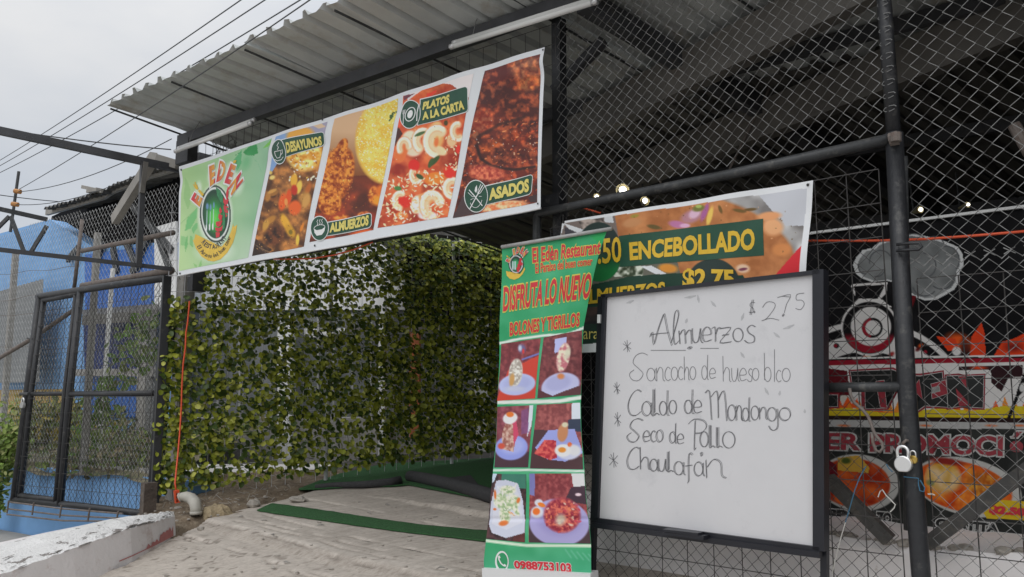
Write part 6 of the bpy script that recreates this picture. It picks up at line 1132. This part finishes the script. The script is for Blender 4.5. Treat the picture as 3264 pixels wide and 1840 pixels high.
pl_b = MB().add(vt, [(4 * k + j, 4 * k + 4 + j, 4 * k + 5 + j, 4 * k + 1 + j) for k in range(len(us) - 1) for j in range(3)]); pl_b.build('plaster_face', M['plinth'], pl_)
s_ = MB()
for k in range(46): u = rnd.uniform(.9, 2.6); s_.ball(PK.pt(u, broken(u) + .005, -.05 + rnd.uniform(-.03, .03)), rnd.uniform(.008, .03), 7, 5, (1.4, 1, .6), .25)
s_.build('crumbled_edge', M['stone'], pl_)
# ------------------------------------------------------------ artificial hedge on white wire
def hz(u): p = PH.pt(u, 0); return gz(p[0], p[1])
hd = thing('artificial_hedge', PH.pt(1.8, hz(1.8)), 'wall of plastic green leaves hung on white wire grid beside the entrance', 'hedge')
HL = 4.4
s_ = MB()
for k in range(int(HL / .15) + 1):
    u = k * .15 + rnd.uniform(-.01, .01); b_ = hz(u); s_.tube([PH.pt(u, b_ + .03, 0), PH.pt(u + rnd.uniform(-.01, .01), b_ + 1.3, rnd.uniform(-.01, .01)), PH.pt(u, 3.35, 0)], .003, 4, False)
for k in range(18):
    s_.tube([PH.pt(u, .13 + hz(u) + k * .15 + rnd.uniform(-.008, .008), .006) for u in np.arange(-.02, HL, .3)], .003, 4, False)
s_.build('wire_grid', M['wire_white'], hd)
s_ = MB(); s_.bar(PH.pt(-.01, hz(0) - .1, .02), PH.pt(-.01, 2.62, .02), .07, .06, PH.N); s_.build('end_post', M['steel_black'], hd)
for u in (1.62, 3.1): s_ = MB(); s_.tube([PH.pt(u, hz(u) - .05, -.03), PH.pt(u, 3.3, -.03)], .02, 8); s_.build('support_post', M['wire_white'], hd)
lv, lf_, lc = [], [], []
LEAF = [(-.0, 0), (.42, .22), (.5, .55), (.3, .88), (0, 1.0), (-.3, .88), (-.5, .55), (-.42, .22), (0, .5)]
def add_leaf(c, ax, side, nrm, L, W, col, cup=.12):
    o = len(lv)
    for i, (x, y) in enumerate(LEAF):
        z = (abs(x) ** 2 * cup * 2 - .22 * (y - .3) ** 2 + (0.0 if i != 8 else -.05)) * L; lv.append(c + side * x * W + ax * y * L + nrm * z)
        lc.append(col * (1.12 if i in (8,) else (1.0 if i % 2 else .94)))
    for i in range(8): lf_.append((o + i, o + (i + 1) % 8, o + 8))
def rot_basis(n_):
    n_ = n_ / np.linalg.norm(n_); a = np.cross(n_, [0, 0, 1.]); a /= np.linalg.norm(a) + 1e-9; b_ = np.cross(a, n_); return n_, a, b_
rs = np.random.RandomState(4)
def leaf_col():
    a = rs.rand(); base = lerp((.145, .18, .016), (.4, .43, .05), a)
    if rs.rand() < .10: base = np.array([.55, .56, .11])
    if rs.rand() < .34: base = np.array([.06, .1, .018])
    return base * rs.uniform(.85, 1.15)
cnt = 0; clump = rs.rand(40, 40)
while cnt < 17000:
    u = rs.uniform(-.02, HL); v = rs.uniform(.0, 1.0); z = hz(u) + .12 + v * (3.32 - hz(u) - .12)
    d_ = vnoise(np.array([u * 100]), np.array([z * 100]), 16, 77)[0]
    if rs.rand() > .48 + .75 * d_: continue
    if 2.4 < z < 2.95 and u < 2.2 and rs.rand() < .36: continue
    if u < 2.2 and rs.rand() < .12: continue
    if (z > 2.45 and u < .3) or (z > 1.9 and u < .02): continue
    if z < hz(u) + .5 and rs.rand() < .28: continue
    cnt += 1
    dep = rs.uniform(-.035, .07) + (.02 if u < .5 else 0)
    nrm = PH.N * rs.uniform(.3, 1.0) + np.array([0, 0, rs.uniform(.05, 1.0)]) + PH.U * rs.normal(0, .45)
    n_, a, b_ = rot_basis(nrm); g = rs.uniform(-2.4, 2.4) if rs.rand() < .45 else rs.normal(0, .7); ax = -(b_ * math.cos(g) + a * math.sin(g)); side = np.cross(ax, n_)
    L = rs.uniform(.039, .068); add_leaf(PH.pt(u, z, dep), ax, side, n_, L, L * rs.uniform(.7, .95), leaf_col())
tag(mk('leaves', np.array(lv), lf_, M['leaf'], hd, True, None, np.array(lc)), kind='stuff')
s_ = MB()
for k in range(420):
    u = rs.uniform(0, HL); z = rs.uniform(hz(u) + .2, 3.2); p0 = PH.pt(u, z, .01); g = rs.uniform(0, 6.3); p1 = p0 + PH.U * .1 * math.cos(g) + np.array([0, 0, .1 * math.sin(g)]); s_.tube([p0, lerp(p0, p1, .5) + PH.N * .02, p1], .0028, 3, False)
tag(s_.build('stems', mat('dark_green_stem', (.03, .045, .012), .6), hd), kind='stuff')
# ------------------------------------------------------------ artificial turf: strip and carpet
def gsheet(name, poly, mt, up, parent=None, label=None, cat=None, res=.06, edge=0.0, kind=None, nt_=2):
    P0 = np.array([ghit(*q)[:2] for q in poly]); lo, hi = P0.min(0), P0.max(0)
    xs = np.arange(lo[0] - res, hi[0] + res, res); ys = np.arange(lo[1] - res, hi[1] + res, res)
    bm_v = []; bm_f = []
    # triangulated fan grid inside the outline: strips between two long edges
    A, B_ = P0[:nt_], P0[nt_:]; n_ = 40; m_ = 14
    def along(C, t_):
        L = np.r_[0, np.cumsum(np.hypot(*np.diff(C, axis=0).T))]; s = t_ * L[-1]; return np.array([np.interp(s, L, C[:, 0]), np.interp(s, L, C[:, 1])])
    for i in range(n_ + 1):
        for j in range(m_ + 1):
            p = lerp(along(A, i / n_), along(B_, i / n_), j / m_); e = rnd.uniform(-edge, edge) if j in (0, m_) else 0; p = p + np.array([e, e * .5]); bm_v.append((p[0], p[1], gzz(p[0], p[1]) + up + (fbm(p[0] * 100, p[1] * 100, 30, 140) - .5) * .008 * (0 < j < m_)))
    for i in range(n_):
        for j in range(m_): a = i * (m_ + 1) + j; bm_f.append((a, a + m_ + 1, a + m_ + 2, a + 1))
    o = MB().add(bm_v, bm_f).build(name, mt, parent, True); md = o.modifiers.new('thick', 'SOLIDIFY'); md.thickness = .008; md.offset = 0
    return tag(o, label, cat, None, kind) if label or kind else o
def gzz(x, y):          # ground height with the worn relief
    i = int(round((y - 3.2) / .0125)); j = int(round((x + 3.3) / .0125))
    if 0 <= i < Z.shape[0] and 0 <= j < Z.shape[1]: return float(Z[max(0, i - 1):i + 2, max(0, j - 1):j + 2].max())
    return gz(x, y)
gsheet('turf_strip', [(868, 1608), (980, 1620), (1150, 1640), (1350, 1661), (1660, 1686), (818, 1630), (920, 1643), (1080, 1660), (1300, 1682), (1539, 1709), (1660, 1722)], M['turf'], .008, None, 'narrow strip of green artificial turf lying across the concrete ramp', 'turf strip', edge=.006, nt_=5)
tf = thing('turf_carpet', ghit(1350, 1520), 'large dark green turf carpet inside the entrance with its front edge rolled back', 'carpet')
gsheet('turf', [(952, 1563), (1010, 1540), (1080, 1515), (1224, 1482), (1420, 1472), (1800, 1452), (952, 1566), (1010, 1564), (1100, 1558), (1270, 1553), (1300, 1549), (1560, 1600), (1800, 1640)], M['turf'], .012, tf, nt_=6)
for pts, r0, r1 in (([(1004, 1562), (1060, 1558), (1160, 1557), (1240, 1552), (1276, 1547)], .022, .045), ([(1306, 1536), (1360, 1546), (1440, 1566), (1520, 1589), (1600, 1616)], .055, .06)):
    s_ = MB(); q = [ghit(*p_) for p_ in pts]; rr_ = np.linspace(r0, r1, len(q)); s_.tube([np.array([a[0], a[1], gzz(a[0], a[1]) + r_ * .8 + .01]) for a, r_ in zip(q, rr_)], list(rr_), 12); s_.build('rolled_edge', M['turf_back'], tf, True)
s_ = MB(); fl = [ghit(*q) for q in ((1310, 1534), (1420, 1536), (1500, 1528), (1525, 1560), (1560, 1572), (1540, 1588), (1440, 1562))]; s_.add([(a[0], a[1], gzz(a[0], a[1]) + .035 + rnd.uniform(-.006, .012)) for a in fl], [tuple(range(len(fl)))]); s_.build('folded_flap', M['turf_back'], tf)
# ------------------------------------------------------------ drain elbow, rocks, cords
s_ = MB(); pp = [P(572, 1588, 6.95), P(580, 1584, 6.95), P(594, 1583, 6.93), P(611, 1590, 6.88), P(622, 1604, 6.83), P(625, 1622, 6.8), P(625, 1640, 6.8)]
pvc = thing('drain_pipe', pp[-1], 'dirty white plastic drain elbow sticking out of the soil', 'pipe'); s_.tube(pp, [.034, .036, .042, .046, .047, .046, .044], 16); s_.build('elbow', M['pvc'], pvc, True)
s_ = MB(); s_.tube([P(573, 1587, 6.95), P(578, 1585, 6.95)], .041, 16); s_.tube([P(625, 1630, 6.8), P(625, 1640, 6.8)], .05, 16); s_.build('socket_rim', M['pvc'], pvc, True)
def rock(px, py, r, label, mt='stone', sc=(1.2, 1, .8), cat='rock', n_=9):
    c = ghit(px, py); o = MB().ball(c + np.array([0, 0, r * .45]), r, n_, 6, sc, .22).build('rock', M[mt], None, False); tag(o, label, cat, 'loose stones in the soil'); return o
rock(809, 1616, .05, 'pale angular stone at the corner of the turf strip'); rock(566, 1628, .03, 'small stone left of the drain elbow'); rock(745, 1580, .028, 'small stone below the hedge in the soil'); rock(948, 1600, .05, 'broken concrete lump at the tip of the turf carpet', sc=(1.6, 1, .5)); rock(640, 1690, .022, 'small stone at the end of the kerb on the soil')
M['sand'] = mat('sandy_earth', (.33, .26, .16), .95, 0, .3, 14, 1.0, 50)
c = ghit(690, 1640); s_ = MB(); s_.ball(c + np.array([0, 0, -.02]), .13, 16, 9, (1.0, .9, .75), .16); tag(s_.build('earth_mound', M['sand']), 'lump of pale sandy earth in the soil beside the drain elbow', 'earth mound')
r2 = random.Random(3)
s_ = MB()
for k in range(170):
    px = r2.uniform(450, 960); py = r2.uniform(1570, 1700)
    if py > 1705 - (px - 520) * .32 or py < 1640 - (px - 460) * .16: continue
    a = ghit(px, py); s_.ball(a + np.array([0, 0, .015]), r2.uniform(.006, .016), 6, 4, (1.2, 1, .7), .25)
tag(s_.build('pebbles', M['stone']), kind='stuff')
s_ = MB()
for k in range(60):
    px = r2.uniform(460, 960); py = 1600 - (px - 460) * .07 + r2.uniform(-6, 40); a = ghit(px, py); g = r2.uniform(0, 6.3); L = r2.uniform(.03, .12); s_.tube([a + np.array([0, 0, .03]), a + np.array([math.cos(g) * L, math.sin(g) * L, .03 + r2.uniform(0, .05)])], .0022, 4)
tag(s_.build('dry_twigs', M['wood']), kind='stuff')
ex = thing('extension_cord', PH.hit(569, 1600, .12), 'orange extension cord with a socket strip dangling down the left end of the hedge', 'extension cord')
s_ = MB(); s_.tube([PH.hit(x, y, .12 + max(0, y - 1380) * .00113) for x, y in ((604, 960), (602, 990), (598, 1030), (593, 1060), (591, 1110), (584, 1160), (580, 1230), (578, 1300), (573, 1380), (568, 1440), (562, 1500), (558, 1540), (562, 1566))], .0075, 8); s_.build('cable', M['orange'], ex, True)
s_ = MB(); s_.bar(PH.hit(562, 1563, .52), PH.hit(566, 1603, .52), .042, .03, PH.N); so_ = s_.build('socket_strip', M['orange'], ex); s_ = MB()
for y in (1572, 1583, 1594): s_.bar(PH.hit(562, y, .538), PH.hit(566, y + 1, .538), .006, .006, PH.N); s_.bar(PH.hit(562, y + 4, .538), PH.hit(566, y + 5, .538), .006, .006, PH.N)
s_.build('socket_holes', M['void'], so_)
def cord(pts, fn, label): s_ = MB(); s_.tube([fn(*q) for q in pts], .006, 6); tag(s_.build('orange_cord', M['orange'], None, True), label, 'cord', 'orange cords')
cord(((872, 826), (930, 826), (1000, 824), (1070, 812), (1130, 795), (1188, 772)), lambda x, y: PB.hit(x, y, -.02), 'thin orange cord drooping below the bottom hem of the long banner')
cord(((1766, 636), (1800, 645), (1850, 660), (1915, 680)), lambda x, y: PG.hit(x, y, -.35), 'short orange cord behind the mesh above the soup banner')
cord(((2560, 768), (2640, 768), (2760, 768), (2860, 766), (2960, 762), (3100, 752), (3300, 735)), lambda x, y: PG.hit(x, y, -.2), 'long orange cord stretched behind the mesh across the smoke of the poster')
# strings on the gate
def string(pts, mt, label, d=.05): s_ = MB(); s_.tube([gp(x, y, d) for x, y in pts], .0024, 5); tag(s_.build('string', M[mt]), label, 'string', 'strings tied to the gate mesh')
string(zL((560, 30), (480, 170), (420, 330), (360, 540), (300, 740)), 'string_blue', 'blue twine hanging diagonally beside the whiteboard frame'); string(zL((300, 740), (240, 940), (180, 1160), (130, 1400)), 'string_white', 'white string continuing down from the blue twine knot'); string(zL((715, 420), (740, 350), (770, 325), (820, 400), (900, 480), (935, 515), (920, 560), (870, 610)), 'string_white', 'knotted white string left of the black fence post')
string(zL((1040, 160), (1130, 170), (1230, 180), (1230, 260), (1250, 340), (1300, 350), (1310, 300), (1250, 200)), 'string_blue', 'loop of blue twine round the black fence post'); string(zL((820, 0), (850, 50), (900, 100)), 'string_blue', 'short blue twine end below the padlock'); string(zL((1350, 380), (1420, 385), (1380, 375), (1440, 395)), 'string_white', 'white string knot right of the black fence post')
# lit lamps inside
def lamp(px, py, Y, r, label):
    c = P(px, py, Y); o = thing('spot_lamp', c, label, 'lamp', 'lit lamps inside the shed'); s_ = MB(); s_.ball(c, r, 12, 8); s_.build('bulb', M['lamp'], o, True)
    s_ = MB(); k = 14; ring = lambda rr, dz: [c + np.array([rr * math.cos(6.283 * i / k), dz * .3 + .02, rr * math.sin(6.283 * i / k)]) + np.array([0, dz, 0]) for i in range(k)]
    s_.add(ring(r * 1.9, -.01) + ring(r * .8, .07), [(i, (i + 1) % k, k + (i + 1) % k, k + i) for i in range(k)]); s_.build('reflector', M['lamp_metal'], o, True)
    s_ = MB(); s_.tube([c + np.array([0, .1, 0]), c + np.array([0, .12, .25])], .006, 6); s_.build('stem', M['cable'], o)
lamp(1985, 606, 6.2, .028, 'brightest lit spot lamp above the gate bar'); lamp(1902, 628, 6.4, .016, 'small lit spot lamp left of the brightest one'); lamp(2056, 640, 6.3, .02, 'lit spot lamp just above the soup banner, right of the brightest one'); lamp(2935, 668, 5.3, .012, 'faint lamp glinting above the poster beside the black post'); lamp(3086, 652, 5.3, .01, 'faint lamp glinting above the poster at the far right')
s_ = MB()
for k in range(90):
    px = r2.uniform(520, 1540); py = r2.uniform(1590, 1838)
    if py < 1600 + (1000 - px) * .24: continue
    a = ghit(px, py); q_ = r2.uniform(.004, .011); s_.ball(np.array([a[0], a[1], gzz(a[0], a[1]) + q_ * .3]), q_, 6, 4, (r2.uniform(1, 2.2), 1, .6), .25)
tag(s_.build('grit', M['stone']), kind='stuff')
s_ = MB()
for px, py in ((905, 1758), (1228, 1604), (1180, 1630), (1010, 1668), (870, 1700), (760, 1650), (1420, 1790)):
    a = ghit(px, py); z_ = gzz(a[0], a[1]); g = r2.uniform(0, 6.3); s_.tube([(a[0], a[1], z_ + .006), (a[0] + .03 * math.cos(g), a[1] + .03 * math.sin(g), z_ + .012), (a[0] + .055 * math.cos(g + .4), a[1] + .055 * math.sin(g + .4), z_ + .005)], [.003, .006, .002], 5)
tag(s_.build('leaf_litter', M['wood']), kind='stuff')
# ------------------------------------------------------------ weeds, bush and vine on the bank
def foliage(name, n, fn, size, cols, parent=None):
    global lv, lf_, lc
    lv, lf_, lc = [], [], []
    for _ in range(n):
        c = fn()
        if c is None: continue
        nrm = np.array([rs.normal(0, .5), -.5 + rs.normal(0, .4), rs.uniform(.1, 1)]); n_, a, b_ = rot_basis(nrm); g = rs.uniform(0, 6.3); ax = b_ * math.cos(g) + a * math.sin(g); side = np.cross(ax, n_); L = rs.uniform(*size)
        add_leaf(np.asarray(c), ax, side, n_, L, L * rs.uniform(.45, .8), np.array(cols[rs.randint(len(cols))]) * rs.uniform(.8, 1.2))
    return mk(name, np.array(lv), lf_, M['weed'], parent, False, None, np.array(lc))
gb_arr = np.array(gb)
def on_bank():
    k = rs.randint(len(gb_arr)); p = gb_arr[k]; c = vnoise(np.array([p[0] * 100]), np.array([p[1] * 100]), 45, 88)[0]
    if rs.rand() > c * 1.5 - .2: return None
    return p + np.array([rs.normal(0, .08), rs.normal(0, .08), abs(rs.normal(0, .085)) * (.5 + c)])
tag(foliage('weeds', 6500, on_bank, (.05, .11), [(.12, .15, .05), (.09, .13, .035), (.2, .18, .08), (.24, .2, .12), (.16, .21, .05)]), kind='stuff')
bs = thing('bush', P(5, 1500, 9.6), 'bright green bush spilling over the left end of the blue retaining wall', 'bush')
def in_bush():
    q = rs.normal(0, 1, 3); q /= np.linalg.norm(q); q *= rs.rand() ** .7 * 1.3; lob = [(5, 1440, .24), (-30, 1370, .3), (50, 1395, .14), (-10, 1480, .2), (-25, 1560, .14), (-28, 1620, .1)][rs.randint(6)]
    return P(lob[0], lob[1], 9.35) + q * lob[2] * np.array([1, .7, 1])
foliage('foliage', 2300, in_bush, (.03, .075), [(.2, .3, .06), (.27, .36, .09), (.14, .2, .05), (.34, .36, .14)], bs)
s_ = MB()
for k in range(12): a = P(0, 1500, 9.5); s_.tube([a, a + np.array([rs.uniform(-.4, .4), rs.uniform(-.2, .2), rs.uniform(.2, .6)])], .008, 5)
s_.build('stem', M['wood'], bs)
vn = thing('climbing_vine', PL.hit(330, 1330, -.25), 'thin green vine climbing through the chain link behind the double gate', 'vine')
VP_ = [[(300, 1290), (340, 1250), (380, 1215), (420, 1170), (455, 1100)], [(350, 1170), (400, 1100), (430, 1050), (470, 1030), (500, 1010)], [(320, 1380), (330, 1320), (330, 1240)], [(440, 1180), (470, 1130), (490, 1090)], [(250, 1330), (270, 1380), (300, 1420)]]
s_ = MB(); pts_ = []
for q in VP_:
    w3 = [PL.hit(x, y, -.25) for x, y in q]; s_.tube(w3, .006, 5)
    for a, c in zip(w3[:-1], w3[1:]): pts_ += [lerp(a, c, g) for g in np.linspace(0, 1, 12)]
s_.build('stem', M['wood'], vn)
foliage('foliage', 330, lambda: pts_[rs.randint(len(pts_))] + rs.normal(0, .07, 3), (.06, .12), [(.1, .19, .03), (.14, .24, .04), (.2, .26, .06)], vn)
yf = thing('yellow_shrub', PBB.hit(200, 1330, .8), 'scruffy yellow green shrub before the ochre band of the blue building', 'shrub')
yc = PBB.hit(190, 1345, .8)
foliage('foliage', 900, lambda: yc + rs.normal(0, 1, 3) * np.array([.36, .3, .13]), (.06, .13), [(.3, .24, .04), (.18, .19, .05), (.12, .16, .04)], yf)
s_ = MB()
for k in range(9): s_.tube([yc + np.array([0, 0, -.3]), yc + np.array([rs.uniform(-.4, .4), rs.uniform(-.3, .3), rs.uniform(.0, .4)])], .008, 5)
s_.build('stem', M['wood'], yf)
